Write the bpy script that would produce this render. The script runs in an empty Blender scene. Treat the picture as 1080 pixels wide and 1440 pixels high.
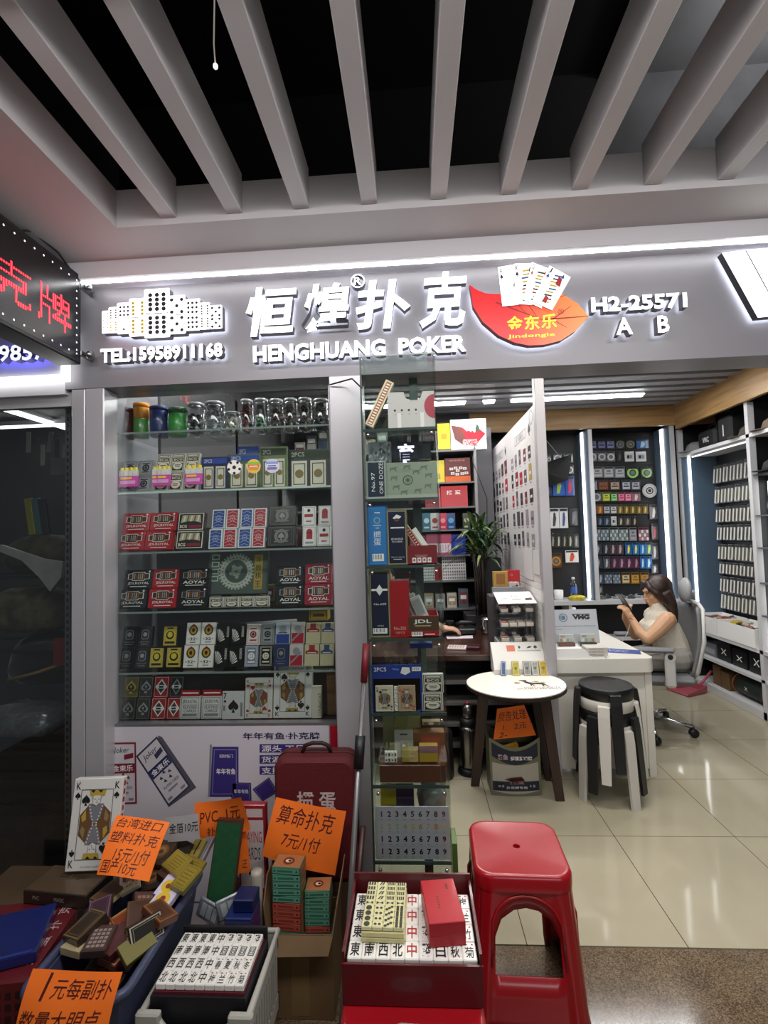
import bpy, math, random
from mathutils import Vector, Matrix
R = math.radians
SC = bpy.context.scene
COL = SC.collection
rnd = random.Random(7)

# ---------------------------------------------------------------- camera
CAM_H = 1.55
YAW, PITCH, ROLL, FPX = R(-3.36), R(2.80), R(-1.71), 700.0
fwd = Vector((math.sin(YAW)*math.cos(PITCH), math.cos(YAW)*math.cos(PITCH), math.sin(PITCH)))
r0 = Vector((math.cos(YAW), -math.sin(YAW), 0)); u0 = r0.cross(fwd)
rgt = r0*math.cos(ROLL) + u0*math.sin(ROLL); upv = -r0*math.sin(ROLL) + u0*math.cos(ROLL)
cd = bpy.data.cameras.new('camera'); cam = bpy.data.objects.new('camera', cd); COL.objects.link(cam)
cd.sensor_width = 36; cd.sensor_fit = 'AUTO'; cd.lens = 36*FPX/1440; cd.clip_start = 0.02
cam.matrix_world = Matrix(((rgt.x, upv.x, -fwd.x, 0), (rgt.y, upv.y, -fwd.y, 0), (rgt.z, upv.z, -fwd.z, CAM_H), (0, 0, 0, 1)))
SC.camera = cam

def at(px, py, X=None, Y=None, Z=None):
    """photo measurement -> world point on a known plane"""
    d = rgt*((px-540)/FPX) - upv*((py-720)/FPX) + fwd
    t = X/d.x if X is not None else Y/d.y if Y is not None else (Z-CAM_H)/d.z
    return Vector((0, 0, CAM_H)) + d*t
def ax(px, py, Y): return at(px, py, Y=Y).x
def az(px, py, Y): return at(px, py, Y=Y).z

# ---------------------------------------------------------------- view, world, lights
SC.view_settings.view_transform = 'Standard'
SC.view_settings.look = 'None'
SC.view_settings.gamma = 1
SC.view_settings.use_curve_mapping = False
SC.view_settings.exposure = 0.35
W = bpy.data.worlds.new('world'); SC.world = W; W.use_nodes = True
W.node_tree.nodes['Background'].inputs[0].default_value = (0.55, 0.56, 0.6, 1)
W.node_tree.nodes['Background'].inputs[1].default_value = 0.10

def area(name, loc, rot, sx, sy, power, col=(1, 1, 1)):
    l = bpy.data.lights.new(name, 'AREA'); l.shape = 'RECTANGLE'; l.size = sx; l.size_y = sy; l.energy = power; l.color = col
    o = bpy.data.objects.new(name, l); o.location = loc; o.rotation_euler = rot; COL.objects.link(o)
    return o
area('facade_fill_light', (0.1, 0.78, 2.665), (R(14), 0, 0), 3.0, 0.3, 36, (1, 0.97, 0.96))  # added fill just below the beams; no real fixture hangs there
area('opposite_shop_light', (1.8, -2.6, 2.4), (R(80), 0, R(12)), 3.0, 1.0, 24, (0.97, 0.97, 1))
area('card_shop_tube_light', (0.1, 3.7, 2.78), (0, 0, 0), 1.3, 0.06, 19)
area('card_shop_rear_tube_light', (0.2, 4.6, 2.78), (0, 0, 0), 1.3, 0.06, 20)
area('tackle_shop_tube_light', (1.7, 3.8, 2.78), (0, 0, 0), 1.2, 0.06, 36)
area('tackle_shop_rear_tube_light', (1.6, 4.6, 2.78), (0, 0, 0), 1.3, 0.06, 25)
area('threshold_downlight', (0.9, 2.5, 2.78), (0, 0, 0), 1.6, 0.1, 26, (1, 0.96, 0.88))
area('window_display_light', (-.8, 2.26, 2.6), (0, 0, 0), 0.9, 0.12, 7)
area('ceiling_void_lamp', (1.62, 1.75, 3.45), (R(150), 0, R(20)), 0.3, 0.2, 3.5)
area('neighbour_shop_light', (-2.2, 3.0, 2.4), (0, 0, 0), 0.8, 0.3, 1.2)

# ---------------------------------------------------------------- materials
MATS = {}
def lin(h):
    h = h.lstrip('#'); c = [int(h[i:i+2], 16)/255 for i in (0, 2, 4)]
    return [((x+0.055)/1.055)**2.4 if x > 0.04045 else x/12.92 for x in c]
def M(hexcol, rough=0.5, metal=0.0, coat=0.0, noise=0.0, scale=20.0, emit=0.0, bump=0.0, spec=0.5, trans=0.0):
    key = (hexcol, rough, metal, coat, noise, scale, emit, bump, spec, trans)
    if key in MATS: return MATS[key]
    m = bpy.data.materials.new('mat_'+hexcol.lstrip('#')); m.use_nodes = True
    nt = m.node_tree; b = nt.nodes['Principled BSDF']
    c = lin(hexcol)
    b.inputs['Base Color'].default_value = (*c, 1)
    b.inputs['Roughness'].default_value = rough; b.inputs['Metallic'].default_value = metal
    b.inputs['Specular IOR Level'].default_value = spec
    if coat: b.inputs['Coat Weight'].default_value = coat; b.inputs['Coat Roughness'].default_value = 0.08
    if trans: b.inputs['Transmission Weight'].default_value = trans
    if emit:
        b.inputs['Emission Color'].default_value = (*c, 1); b.inputs['Emission Strength'].default_value = emit
    if noise or bump:
        tc = nt.nodes.new('ShaderNodeTexCoord'); n = nt.nodes.new('ShaderNodeTexNoise')
        n.inputs['Scale'].default_value = scale; n.inputs['Detail'].default_value = 5
        nt.links.new(tc.outputs['Object'], n.inputs['Vector'])
        if noise:
            r = nt.nodes.new('ShaderNodeValToRGB')
            r.color_ramp.elements[0].position = 0.3; r.color_ramp.elements[1].position = 0.7
            r.color_ramp.elements[0].color = (*[x*(1-noise) for x in c], 1)
            r.color_ramp.elements[1].color = (*[min(1, x*(1+noise)) for x in c], 1)
            nt.links.new(n.outputs['Fac'], r.inputs['Fac']); nt.links.new(r.outputs['Color'], b.inputs['Base Color'])
        if bump:
            bp = nt.nodes.new('ShaderNodeBump'); bp.inputs['Strength'].default_value = bump; bp.inputs['Distance'].default_value = 0.01
            nt.links.new(n.outputs['Fac'], bp.inputs['Height']); nt.links.new(bp.outputs['Normal'], b.inputs['Normal'])
    MATS[key] = m
    return m
def glass_mat(name, tint, refl=0.06, facing=0.35, rough=0.0):
    m = bpy.data.materials.new(name); m.use_nodes = True; nt = m.node_tree; nt.nodes.clear()
    o = nt.nodes.new('ShaderNodeOutputMaterial'); mx = nt.nodes.new('ShaderNodeMixShader')
    t = nt.nodes.new('ShaderNodeBsdfTransparent'); g = nt.nodes.new('ShaderNodeBsdfGlossy'); lw = nt.nodes.new('ShaderNodeLayerWeight')
    mp = nt.nodes.new('ShaderNodeMapRange')
    t.inputs[0].default_value = (*tint, 1); g.inputs['Roughness'].default_value = rough
    lw.inputs['Blend'].default_value = 0.25
    mp.inputs[3].default_value = refl; mp.inputs[4].default_value = facing
    nt.links.new(lw.outputs['Facing'], mp.inputs[0]); nt.links.new(mp.outputs[0], mx.inputs[0])
    nt.links.new(t.outputs[0], mx.inputs[1]); nt.links.new(g.outputs[0], mx.inputs[2]); nt.links.new(mx.outputs[0], o.inputs[0])
    return m
GLASS = glass_mat('clear_glass', (0.93, 0.96, 0.95))
GLASS_EDGE = M('#5f8f7d', 0.15, 0, 0, emit=0)
GREENGLASS = glass_mat('green_tinted_glass', (0.90, 0.955, 0.93), 0.06, 0.4)
FILM = glass_mat('cellophane', (0.92, 0.92, 0.93), 0.10, 0.5, 0.12)
ACRYL = glass_mat('clear_acrylic', (0.9, 0.91, 0.92), 0.08, 0.4, 0.02)
SMOKE = glass_mat('smoky_plastic', (0.55, 0.57, 0.58), 0.12, 0.5, 0.1)

WHITE = M('#f2f1ef', 0.45)
PAPER = M('#efece6', 0.7)
BLACK = M('#101012', 0.45)
DARK = M('#1b1b1e', 0.6)
CHROME = M('#d0d2d4', 0.18, 1.0)
STEEL = M('#9a9b9c', 0.3, 1.0)
ALU = M('#bdbbbf', 0.33, 0.25, coat=0.3)
GREYPAINT = M('#a9a6ac', 0.42)
CEILW = M('#c9c5c6', 0.6)
GOLD = M('#b8963e', 0.3, 0.7)
RED = M('#a3141d', 0.4)
SKINM = M('#c79a80', 0.5, noise=0.05, scale=9)

# ---------------------------------------------------------------- mesh builder
TEXTS = {}
def text_geo(s, extrude=0.0, offset=0.0, shear=0.0, res=2):
    k = (s, extrude, offset, shear, res)
    if k not in TEXTS:
        c = bpy.data.curves.new('lettering', 'FONT'); c.body = s; c.extrude = extrude; c.offset = offset; c.shear = shear
        c.resolution_u = res; c.align_x = 'LEFT'; c.space_line = 1.0
        o = bpy.data.objects.new('lettering', c); COL.objects.link(o)
        bpy.context.view_layer.update()
        me = bpy.data.meshes.new_from_object(o)
        vs = [v.co.copy() for v in me.vertices]; fs = [tuple(p.vertices) for p in me.polygons]; ns = [p.normal.z for p in me.polygons]
        bpy.data.objects.remove(o); bpy.data.curves.remove(c); bpy.data.meshes.remove(me)
        if vs:
            x0 = min(v.x for v in vs); x1 = max(v.x for v in vs); y0 = min(v.y for v in vs); y1 = max(v.y for v in vs)
        else: x0 = y0 = 0; x1 = y1 = 1
        TEXTS[k] = (vs, fs, ns, x0, x1, y0, y1)
    return TEXTS[k]

I4 = Matrix.Identity(4)
def T(x, y, z): return Matrix.Translation((x, y, z))
def RX(a): return Matrix.Rotation(a, 4, 'X')
def RY(a): return Matrix.Rotation(a, 4, 'Y')
def RZ(a): return Matrix.Rotation(a, 4, 'Z')
def S(x, y, z): return Matrix.Diagonal((x, y, z, 1))

class MB:
    def __init__(s): s.v = []; s.f = []; s.mi = []; s.sm = []; s.mats = []
    def m(s, mat):
        if mat not in s.mats: s.mats.append(mat)
        return s.mats.index(mat)
    def add(s, vs, fs, mat, X=None, smooth=False):
        n = len(s.v)
        for v in vs:
            v = Vector(v); s.v.append(X @ v if X is not None else v)
        k = s.m(mat)
        for f in fs: s.f.append(tuple(n+i for i in f)); s.mi.append(k); s.sm.append(smooth)
        return s
    def box(s, c, d, mat, X=None, bev=0.0):
        x, y, z = d[0]/2, d[1]/2, d[2]/2; b = min(bev, x*.9, y*.9, z*.9)
        if b <= 0:
            vs = [(c[0]+i*x, c[1]+j*y, c[2]+k*z) for k in (-1, 1) for j in (-1, 1) for i in (-1, 1)]
            return s.add(vs, [(0, 2, 3, 1), (4, 5, 7, 6), (0, 1, 5, 4), (2, 6, 7, 3), (0, 4, 6, 2), (1, 3, 7, 5)], mat, X)
        vs = []; idx = {}
        for k in (-1, 1):
            for j in (-1, 1):
                for i in (-1, 1):
                    for a in range(3):
                        p = [x-b, y-b, z-b]; p[a] = (x, y, z)[a]
                        idx[(i, j, k, a)] = len(vs); vs.append((c[0]+i*p[0], c[1]+j*p[1], c[2]+k*p[2]))
        fs = []
        def q(ks, sgn): fs.append(tuple(idx[k] for k in (ks if sgn > 0 else ks[::-1])))
        for t in (-1, 1):
            q([(t, -1, -1, 0), (t, 1, -1, 0), (t, 1, 1, 0), (t, -1, 1, 0)], t)
            q([(-1, t, -1, 1), (1, t, -1, 1), (1, t, 1, 1), (-1, t, 1, 1)], -t)
            q([(-1, -1, t, 2), (1, -1, t, 2), (1, 1, t, 2), (-1, 1, t, 2)], t)
        for i in (-1, 1):
            for j in (-1, 1):
                q([(i, j, -1, 0), (i, j, -1, 1), (i, j, 1, 1), (i, j, 1, 0)], i*j)
                q([(i, -1, j, 0), (i, 1, j, 0), (i, 1, j, 2), (i, -1, j, 2)], i*j)
                q([(-1, i, j, 1), (1, i, j, 1), (1, i, j, 2), (-1, i, j, 2)], -i*j)
                for k in (-1, 1): q([(i, j, k, 0), (i, j, k, 1), (i, j, k, 2)], i*j*k)
        return s.add(vs, fs, mat, X)
    def bx(s, x0, x1, y0, y1, z0, z1, mat, X=None, bev=0.0):
        return s.box(((x0+x1)/2, (y0+y1)/2, (z0+z1)/2), (abs(x1-x0), abs(y1-y0), abs(z1-z0)), mat, X, bev)
    def poly(s, pts, mat, X=None): return s.add(pts, [tuple(range(len(pts)))], mat, X)
    def prism(s, pts, z0, z1, mat, X=None, side=None, bottom=None):
        """pts: ccw 2-d outline in local xy, extruded along z"""
        n = len(pts)
        s.add([(p[0], p[1], z1) for p in pts], [tuple(range(n))], mat, X)
        s.add([(p[0], p[1], z0) for p in pts], [tuple(range(n))[::-1]], bottom or mat, X)
        vs = [(p[0], p[1], z0) for p in pts] + [(p[0], p[1], z1) for p in pts]
        return s.add(vs, [(i, (i+1) % n, n+(i+1) % n, n+i) for i in range(n)], side or mat, X)
    def lathe(s, prof, mat, X=None, n=20, smooth=True, caps=True):
        vs = []; fs = []
        for r, z in prof:
            for i in range(n):
                a = 2*math.pi*i/n; vs.append((r*math.cos(a), r*math.sin(a), z))
        for j in range(len(prof)-1):
            for i in range(n):
                k = (i+1) % n; fs.append((j*n+i, j*n+k, (j+1)*n+k, (j+1)*n+i))
        if caps:
            fs.append(tuple(range(n))[::-1]); fs.append(tuple((len(prof)-1)*n+i for i in range(n)))
        return s.add(vs, fs, mat, X, smooth)
    def cyl(s, c, r, h, mat, X=None, n=20):
        Y = T(*c) if X is None else X @ T(*c)
        return s.lathe([(r, 0), (r, h)], mat, Y, n, smooth=False)
    def tube(s, path, r, mat, X=None, n=8, closed=False):
        P = [Vector(p) for p in path]; vs = []; fs = []; L = len(P)
        rr = r if isinstance(r, (list, tuple)) else [r]*L
        up = Vector((0, 0, 1))
        for i, p in enumerate(P):
            a = P[(i-1) % L] if closed or i > 0 else P[i]; b = P[(i+1) % L] if closed or i < L-1 else P[i]
            t = (b-a).normalized() if (b-a).length > 1e-9 else up
            sd = t.cross(up)
            if sd.length < 0.05: sd = t.cross(Vector((0, 1, 0)))
            sd.normalize(); w = sd.cross(t)
            for k in range(n):
                g = 2*math.pi*k/n; vs.append(p + sd*rr[i]*math.cos(g) + w*rr[i]*math.sin(g))
        for i in range(L if closed else L-1):
            for k in range(n):
                q = (k+1) % n; j = (i+1) % L
                fs.append((i*n+k, j*n+k, j*n+q, i*n+q))
        if not closed: fs.append(tuple(range(n))); fs.append(tuple((L-1)*n+k for k in range(n))[::-1])
        return s.add(vs, fs, mat, X, True)
    def text(s, t, x0, y0, x1, y1, mat, X, z=0.0, keep=False, extrude=0.0, offset=0.0, shear=0.0, side=None, back=None, res=2):
        """text fitted into the rect x0..x1, y0..y1 of local xy"""
        vs, fs, ns, a, b, c, d = text_geo(t, extrude, offset, shear, res)
        sx = (x1-x0)/max(b-a, 1e-6); sy = (y1-y0)/max(d-c, 1e-6)
        if keep: sx = sy = min(sx, sy)
        ox = (x0+x1)/2-(a+b)/2*sx; oy = (y0+y1)/2-(c+d)/2*sy
        vv = [(v.x*sx+ox, v.y*sy+oy, z+v.z) for v in vs]
        if extrude:
            F = [f for f, n in zip(fs, ns) if n > 0.9]; B = [f for f, n in zip(fs, ns) if n < -0.9]; D = [f for f, n in zip(fs, ns) if abs(n) <= 0.9]
            n0 = len(s.v); s.add(vv, F, mat, X)
            for ff, mm in ((B, back or mat), (D, side or mat)):
                k = s.m(mm)
                for f in ff: s.f.append(tuple(n0+i for i in f)); s.mi.append(k); s.sm.append(False)
        else: s.add(vv, fs, mat, X)
        return s
    def build(s, name, parent=None, loc=None, rot=None, mods=None):
        me = bpy.data.meshes.new(name); me.from_pydata([tuple(v) for v in s.v], [], s.f)
        for m in s.mats: me.materials.append(m)
        me.polygons.foreach_set('material_index', s.mi); me.polygons.foreach_set('use_smooth', s.sm)
        me.update()
        o = bpy.data.objects.new(name, me); COL.objects.link(o)
        if parent is not None: o.parent = parent
        if loc is not None: o.location = loc
        if rot is not None: o.rotation_euler = rot
        return o

def tag(o, label, cat, group=None, kind=None):
    o['label'] = label; o['category'] = cat
    if group: o['group'] = group
    if kind: o['kind'] = kind
    return o
def thing(name, label, cat, loc=(0, 0, 0), rot=(0, 0, 0), group=None):
    o = bpy.data.objects.new(name, None); COL.objects.link(o); o.location = loc; o.rotation_euler = rot
    o.empty_display_size = 0.05
    return tag(o, label, cat, group)
def struct(name, mb, **k):
    o = mb.build(name, **k); o['kind'] = 'structure'; return o
ORD = ['first', 'second', 'third', 'fourth', 'fifth', 'sixth', 'seventh', 'eighth', 'ninth', 'tenth', 'eleventh', 'twelfth', 'thirteenth', 'fourteenth']

# a graphics pen on a flat face: local u to the right, v up, unit square
class Pen:
    def __init__(s, mb, X, w, h, e=0.0004): s.mb = mb; s.X = X; s.w = w; s.h = h; s.e = e
    def rect(s, u0, v0, u1, v1, mat, l=1):
        z = l*s.e; s.mb.poly([(u0*s.w, v0*s.h, z), (u1*s.w, v0*s.h, z), (u1*s.w, v1*s.h, z), (u0*s.w, v1*s.h, z)], mat, s.X); return s
    def frame(s, u0, v0, u1, v1, t, mat, l=1):
        a = t*s.h/s.w if s.w > 0 else t
        s.rect(u0, v0, u1, v0+t, mat, l); s.rect(u0, v1-t, u1, v1, mat, l); s.rect(u0, v0+t, u0+a, v1-t, mat, l); s.rect(u1-a, v0+t, u1, v1-t, mat, l); return s
    def poly(s, pts, mat, l=1):
        s.mb.poly([(p[0]*s.w, p[1]*s.h, l*s.e) for p in pts], mat, s.X); return s
    def disc(s, u, v, ru, mat, l=1, n=18, rv=None):
        rv = ru*s.w/s.h if rv is None else rv
        return s.poly([(u+ru*math.cos(2*math.pi*i/n), v+rv*math.sin(2*math.pi*i/n)) for i in range(n)], mat, l)
    def ring(s, u, v, r1, r2, mat, l=1, n=24):
        k = s.w/s.h; z = l*s.e; vs = []; fs = []
        for i in range(n):
            c, d = math.cos(2*math.pi*i/n), math.sin(2*math.pi*i/n)
            vs += [((u+r1*c)*s.w, (v+r1*k*d)*s.h, z), ((u+r2*c)*s.w, (v+r2*k*d)*s.h, z)]
            j = (i+1) % n; fs.append((2*i, 2*i+1, 2*j+1, 2*j))
        s.mb.add(vs, fs, mat, s.X); return s
    def text(s, t, u0, v0, u1, v1, mat, l=1, keep=False, offset=0.0, shear=0.0):
        s.mb.text(t, u0*s.w, v0*s.h, u1*s.w, v1*s.h, mat, s.X, z=l*s.e, keep=keep, offset=offset, shear=shear); return s
    def suit(s, k, u, v, r, mat, l=1, flip=False):
        a = s.w/s.h; P = SUITS[k]
        sg = -1 if flip else 1
        return s.poly([(u+p[0]*r*sg, v+p[1]*r*a*sg) for p in P], mat, l)
def _heart(sgn, stem):
    pts = []
    for i in range(20):
        t = 2*math.pi*i/20
        pts.append((math.sin(t)**3, sgn*(13*math.cos(t)-5*math.cos(2*t)-2*math.cos(3*t)-math.cos(4*t))/15))
    return pts if sgn < 0 else pts[::-1]
SUITS = {'h': _heart(1, 0), 'd': [(0, -1.1), (0.75, 0), (0, 1.1), (-0.75, 0)]}
_sp = [(math.sin(2*math.pi*i/20)**3, -(13*math.cos(2*math.pi*i/20)-5*math.cos(4*math.pi*i/20)-2*math.cos(6*math.pi*i/20)-math.cos(8*math.pi*i/20))/15+0.15) for i in range(20)]
SUITS['s'] = [(-0.35, -1.15), (0.35, -1.15), (0.08, -0.5)] + _sp[1:10][::1] + _sp[10:11] + _sp[11:20] + [(-0.08, -0.5)]
_cl = []
for cx, cy, a0, a1 in ((0.5, -0.1, -140, 100), (0, 0.55, -40, 220), (-0.5, -0.1, 80, 320)):
    for i in range(8):
        a = R(a0+(a1-a0)*i/7); _cl.append((cx+0.48*math.cos(a), cy+0.48*math.sin(a)))
SUITS['c'] = [(-0.35, -1.1), (0.35, -1.1), (0.08, -0.4)] + _cl + [(-0.08, -0.4)]
FRONT = RX(R(90))   # local xy -> world xz, normal to -Y
# ================================================================ STRUCTURE
FY = 1.977          # shopfront plane
def tile_mat():
    m = bpy.data.materials.new('polished_tiles'); m.use_nodes = True; nt = m.node_tree; b = nt.nodes['Principled BSDF']; L = nt.links.new
    tc = nt.nodes.new('ShaderNodeTexCoord'); sp = nt.nodes.new('ShaderNodeSeparateXYZ'); L(tc.outputs['Object'], sp.inputs[0])
    def math_(op, a, bb):
        n = nt.nodes.new('ShaderNodeMath'); n.operation = op
        for i, q in enumerate((a, bb)):
            if isinstance(q, (int, float)): n.inputs[i].default_value = q
            else: L(q, n.inputs[i])
        return n.outputs[0]
    out = []
    for ch, off in (('X', 0.374), ('Y', 2.66)):
        v = math_('SUBTRACT', sp.outputs[ch], off); v = math_('ADD', v, 0.588*20+0.0018); v = math_('MODULO', v, 0.588)
        out.append(math_('LESS_THAN', v, 0.0036))
    out[1] = math_('MULTIPLY', out[1], math_('GREATER_THAN', sp.outputs['Y'], 2.3))
    g = math_('MAXIMUM', out[0], out[1])
    n = nt.nodes.new('ShaderNodeTexNoise'); n.inputs['Scale'].default_value = 2.2; n.inputs['Detail'].default_value = 6; L(tc.outputs['Object'], n.inputs['Vector'])
    rp = nt.nodes.new('ShaderNodeValToRGB'); rp.color_ramp.elements[0].position = .35; rp.color_ramp.elements[1].position = .7
    rp.color_ramp.elements[0].color = (*lin('#a39b85'), 1); rp.color_ramp.elements[1].color = (*lin('#aca48d'), 1); L(n.outputs['Fac'], rp.inputs[0])
    mx = nt.nodes.new('ShaderNodeMixRGB'); L(g, mx.inputs[0]); L(rp.outputs[0], mx.inputs[1]); mx.inputs[2].default_value = (*lin('#4d4636'), 1)
    L(mx.outputs[0], b.inputs['Base Color']); b.inputs['Roughness'].default_value = 0.07; b.inputs['Specular IOR Level'].default_value = 0.45
    return m
def granite_mat():
    m = bpy.data.materials.new('speckled_granite'); m.use_nodes = True; nt = m.node_tree; b = nt.nodes['Principled BSDF']; L = nt.links.new
    tc = nt.nodes.new('ShaderNodeTexCoord')
    n = nt.nodes.new('ShaderNodeTexNoise'); n.inputs['Scale'].default_value = 210; n.inputs['Detail'].default_value = 4; L(tc.outputs['Object'], n.inputs['Vector'])
    n2 = nt.nodes.new('ShaderNodeTexNoise'); n2.inputs['Scale'].default_value = 9; n2.inputs['Detail'].default_value = 5; L(tc.outputs['Object'], n2.inputs['Vector'])
    rp = nt.nodes.new('ShaderNodeValToRGB'); e = rp.color_ramp.elements
    e[0].position = .36; e[0].color = (*lin('#40352a'), 1); e[1].position = .68; e[1].color = (*lin('#85745e'), 1)
    k = e.new(.5); k.color = (*lin('#62523f'), 1)
    ad = nt.nodes.new('ShaderNodeMath'); ad.operation = 'MULTIPLY_ADD'; ad.inputs[1].default_value = .25; L(n2.outputs['Fac'], ad.inputs[0])
    ml = nt.nodes.new('ShaderNodeMath'); ml.operation = 'MULTIPLY_ADD'; ml.inputs[1].default_value = .9; ml.inputs[2].default_value = -0.07
    L(n.outputs['Fac'], ml.inputs[0]); L(ml.outputs[0], ad.inputs[2]); L(ad.outputs[0], rp.inputs[0])
    L(rp.outputs[0], b.inputs['Base Color']); b.inputs['Roughness'].default_value = 0.13
    return m
def wood_mat(h1, h2, rough=0.4, axis='X', sc=3.0):
    m = bpy.data.materials.new('wood_'+h1.lstrip('#')); m.use_nodes = True; nt = m.node_tree; b = nt.nodes['Principled BSDF']; L = nt.links.new
    tc = nt.nodes.new('ShaderNodeTexCoord'); mp = nt.nodes.new('ShaderNodeMapping')
    mp.inputs['Scale'].default_value = {'X': (0.6, 9, 9), 'Y': (9, 0.6, 9), 'Z': (9, 9, 0.6)}[axis]
    n = nt.nodes.new('ShaderNodeTexNoise'); n.inputs['Scale'].default_value = sc; n.inputs['Detail'].default_value = 8; n.inputs['Distortion'].default_value = .6
    L(tc.outputs['Object'], mp.inputs[0]); L(mp.outputs[0], n.inputs['Vector'])
    rp = nt.nodes.new('ShaderNodeValToRGB'); e = rp.color_ramp.elements; e[0].position = .35; e[1].position = .65
    e[0].color = (*lin(h1), 1); e[1].color = (*lin(h2), 1); L(n.outputs['Fac'], rp.inputs[0]); L(rp.outputs[0], b.inputs['Base Color'])
    b.inputs['Roughness'].default_value = rough
    return m
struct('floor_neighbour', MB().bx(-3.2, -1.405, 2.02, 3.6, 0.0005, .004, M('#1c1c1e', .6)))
struct('floor', MB().bx(-3.2, 3.4, FY, 6.2, -0.05, 0, tile_mat()))
struct('floor_concourse', MB().bx(-3.2, 3.6, -4.5, FY-0.004, -0.05, -0.002, granite_mat()))

# --- concourse ceiling: soffit, recess, dark void
SZ = 2.69; RY0 = 1.685; RX0 = -1.035; RTOP = 2.83
struct('ceiling', MB().bx(-3.2, 3.6, RY0, FY+0.4, SZ, SZ+0.02, CEILW).bx(-3.2, RX0, -4.5, RY0, SZ, SZ+0.02, CEILW))
struct('trim_1', MB().bx(RX0, 3.6, RY0, RY0+0.02, SZ+.02, RTOP, CEILW).bx(RX0-0.02, RX0, -4.5, RY0+0.02, SZ+.02, RTOP, CEILW))
struct('ceiling_void', MB().bx(-1.4, 3.6, -4.5, 2.4, 3.7, 3.75, M('#0b0b0c', .9)).bx(-1.4, 3.6, 2.3, 2.35, RTOP, 3.75, M('#0b0b0c', .9)).bx(-1.5, -1.45, -4.5, 2.4, RTOP, 3.75, M('#0b0b0c', .9)))
struct('ceiling_void_side', MB().bx(.95, 3.6, .4, 2.285, 3.66, 3.695, M('#6d6d6f', .75, noise=.15, scale=5)).bx(.95, 3.6, 2.28, 2.298, RTOP, 3.66, M('#5a5a5c', .75, noise=.2, scale=5)))
BEAMX = [233, 326, 418, 516, 612, 710, 810, 909, 1013]
BW = 0.056
for i, px in enumerate(BEAMX):
    p = at(px, 303-(px-233)*0.067, Z=2.715)
    x0 = RX0 + 0.168 + i*0.2405
    o = MB().bx(0, BW, -6.0, 0, 0, 0.145, M('#cfcdcf', .5), bev=.002).build('ceiling_beam', loc=(x0, RY0-0.001, 2.712))
    tag(o, 'long white ceiling beam, %s from the left in the row over the sign' % ORD[i], 'ceiling beam', 'white ceiling beams')
# hanging wire in the dark gap
w = thing('hanging_wire', 'thin bare wire with a tiny bulb dangling between ceiling beams', 'wire', at(303, 90, Y=1.3))
MB().tube([(0.004, 0, 0.55), (0, 0, 0.2), (-0.004, 0, 0.06), (0, 0, 0)], 0.0022, M('#d8d2c4', .4, emit=.25)).build('wire', w)
MB().lathe([(0.001, -0.016), (0.006, -0.010), (0.006, -0.003), (0.003, 0)], M('#fff6e0', .3, emit=3)).build('bulb', w)

# --- fascia, cornice
FZ0, FZ1 = 2.205, 2.70
struct('wall_fascia', MB().bx(-1.44, 3.6, FY, FY+0.16, FZ0, FZ1, M('#88868b', .36)))
struct('wall_fascia_neighbour', MB().bx(-3.2, -1.44, FY, FY+0.16, FZ0-.02, FZ1, M('#c9c7ca', .4)))
struct('trim_2', MB().bx(-1.40, 3.6, FY-0.095, FY, 2.625, SZ, M('#cfccd0', .42)))
led = MB().bx(-1.37, 3.6, FY-0.066, FY-0.058, 2.619, 2.625, M('#ffffff', .4, emit=11)).build('led_strip')
tag(led, 'glowing white LED strip running under the cornice above the sign', 'light strip')

# --- columns beside the card window
c = MB().bx(-1.415, -1.357, FY+.003, FY+.10, 0, FZ0, ALU, bev=.003).bx(-1.353, -1.272, FY, FY+.10, 0, FZ0, ALU, bev=.004)
struct('wall_column_end', c)
c = MB().bx(-.325, -.192, FY-.005, FY+.12, 0, FZ0, ALU, bev=.004)
struct('wall_column_middle', c)
# --- display window
WX0, WX1, WZ0, WZ1, WY = -1.305, -.325, .80, FZ0, 2.062
fr = MB()
for a in ((WX0, WX0+.022), (WX1-.012, WX1)): fr.bx(a[0], a[1], WY-.03, WY+.02, WZ0, WZ1, M('#8f8d92', .3, .6))
fr.bx(WX0, WX1, WY-.018, WY+.02, WZ0-.008, WZ0+.001, M('#8f8d92', .3, .6))
win = struct('window_1', fr)
g = MB().bx(WX0+.02, WX1-.01, WY-.003, WY+.003, WZ0+.006, WZ1, GLASS).build('glass_pane', win)
bk = MB().bx(WX0, WX1, 2.46, 2.48, 0, 1.62, M('#55545a', .6)).bx(WX0-.02, WX0, WY+.02, 2.48, 0, 2.4, M('#77757c', .5)).bx(WX1, WX1+.012, WY+.02, 2.40, 0, 1.1, M('#77757c', .5))
struct('wall_display_lining', bk)
struct('wall_below_window', MB().bx(WX0, WX1, WY-.012, WY+.01, 0, WZ0-.008, M('#c6c0c6', .45)))
# --- neighbour shop window on the far left
n1 = MB()
n1.bx(-3.2, -1.415, 2.0, 2.03, 2.14, 2.2, M('#c4c2c5', .4))
nw = struct('window_2', n1)
MB().bx(-3.2, -1.417, 2.012, 2.018, 0, 2.14, GLASS).build('glass_pane', nw)
up = MB().bx(-1.493, -1.468, 2.05, 2.075, 0, 2.16, M('#6d6d70', .35, .6))
for k in range(70): up.bx(-1.484, -1.477, 2.048, 2.050, .05+k*.03, .065+k*.03, BLACK)
tag(up.build('slotted_upright'), 'slotted grey metal shelf upright behind the neighbouring shop glass', 'shelf upright')
struct('wall_neighbour', MB().bx(-3.2, -1.30, 3.6, 3.65, 0, 2.6, M('#2e3236', .6, noise=.3, scale=3)).bx(-3.2, -1.42, 2.05, 3.6, 2.45, 2.5, M('#6b6b6d', .6)).bx(-1.425, -1.40, 2.1, 3.6, 0, 2.5, M('#2a2b2d', .6)))

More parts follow.
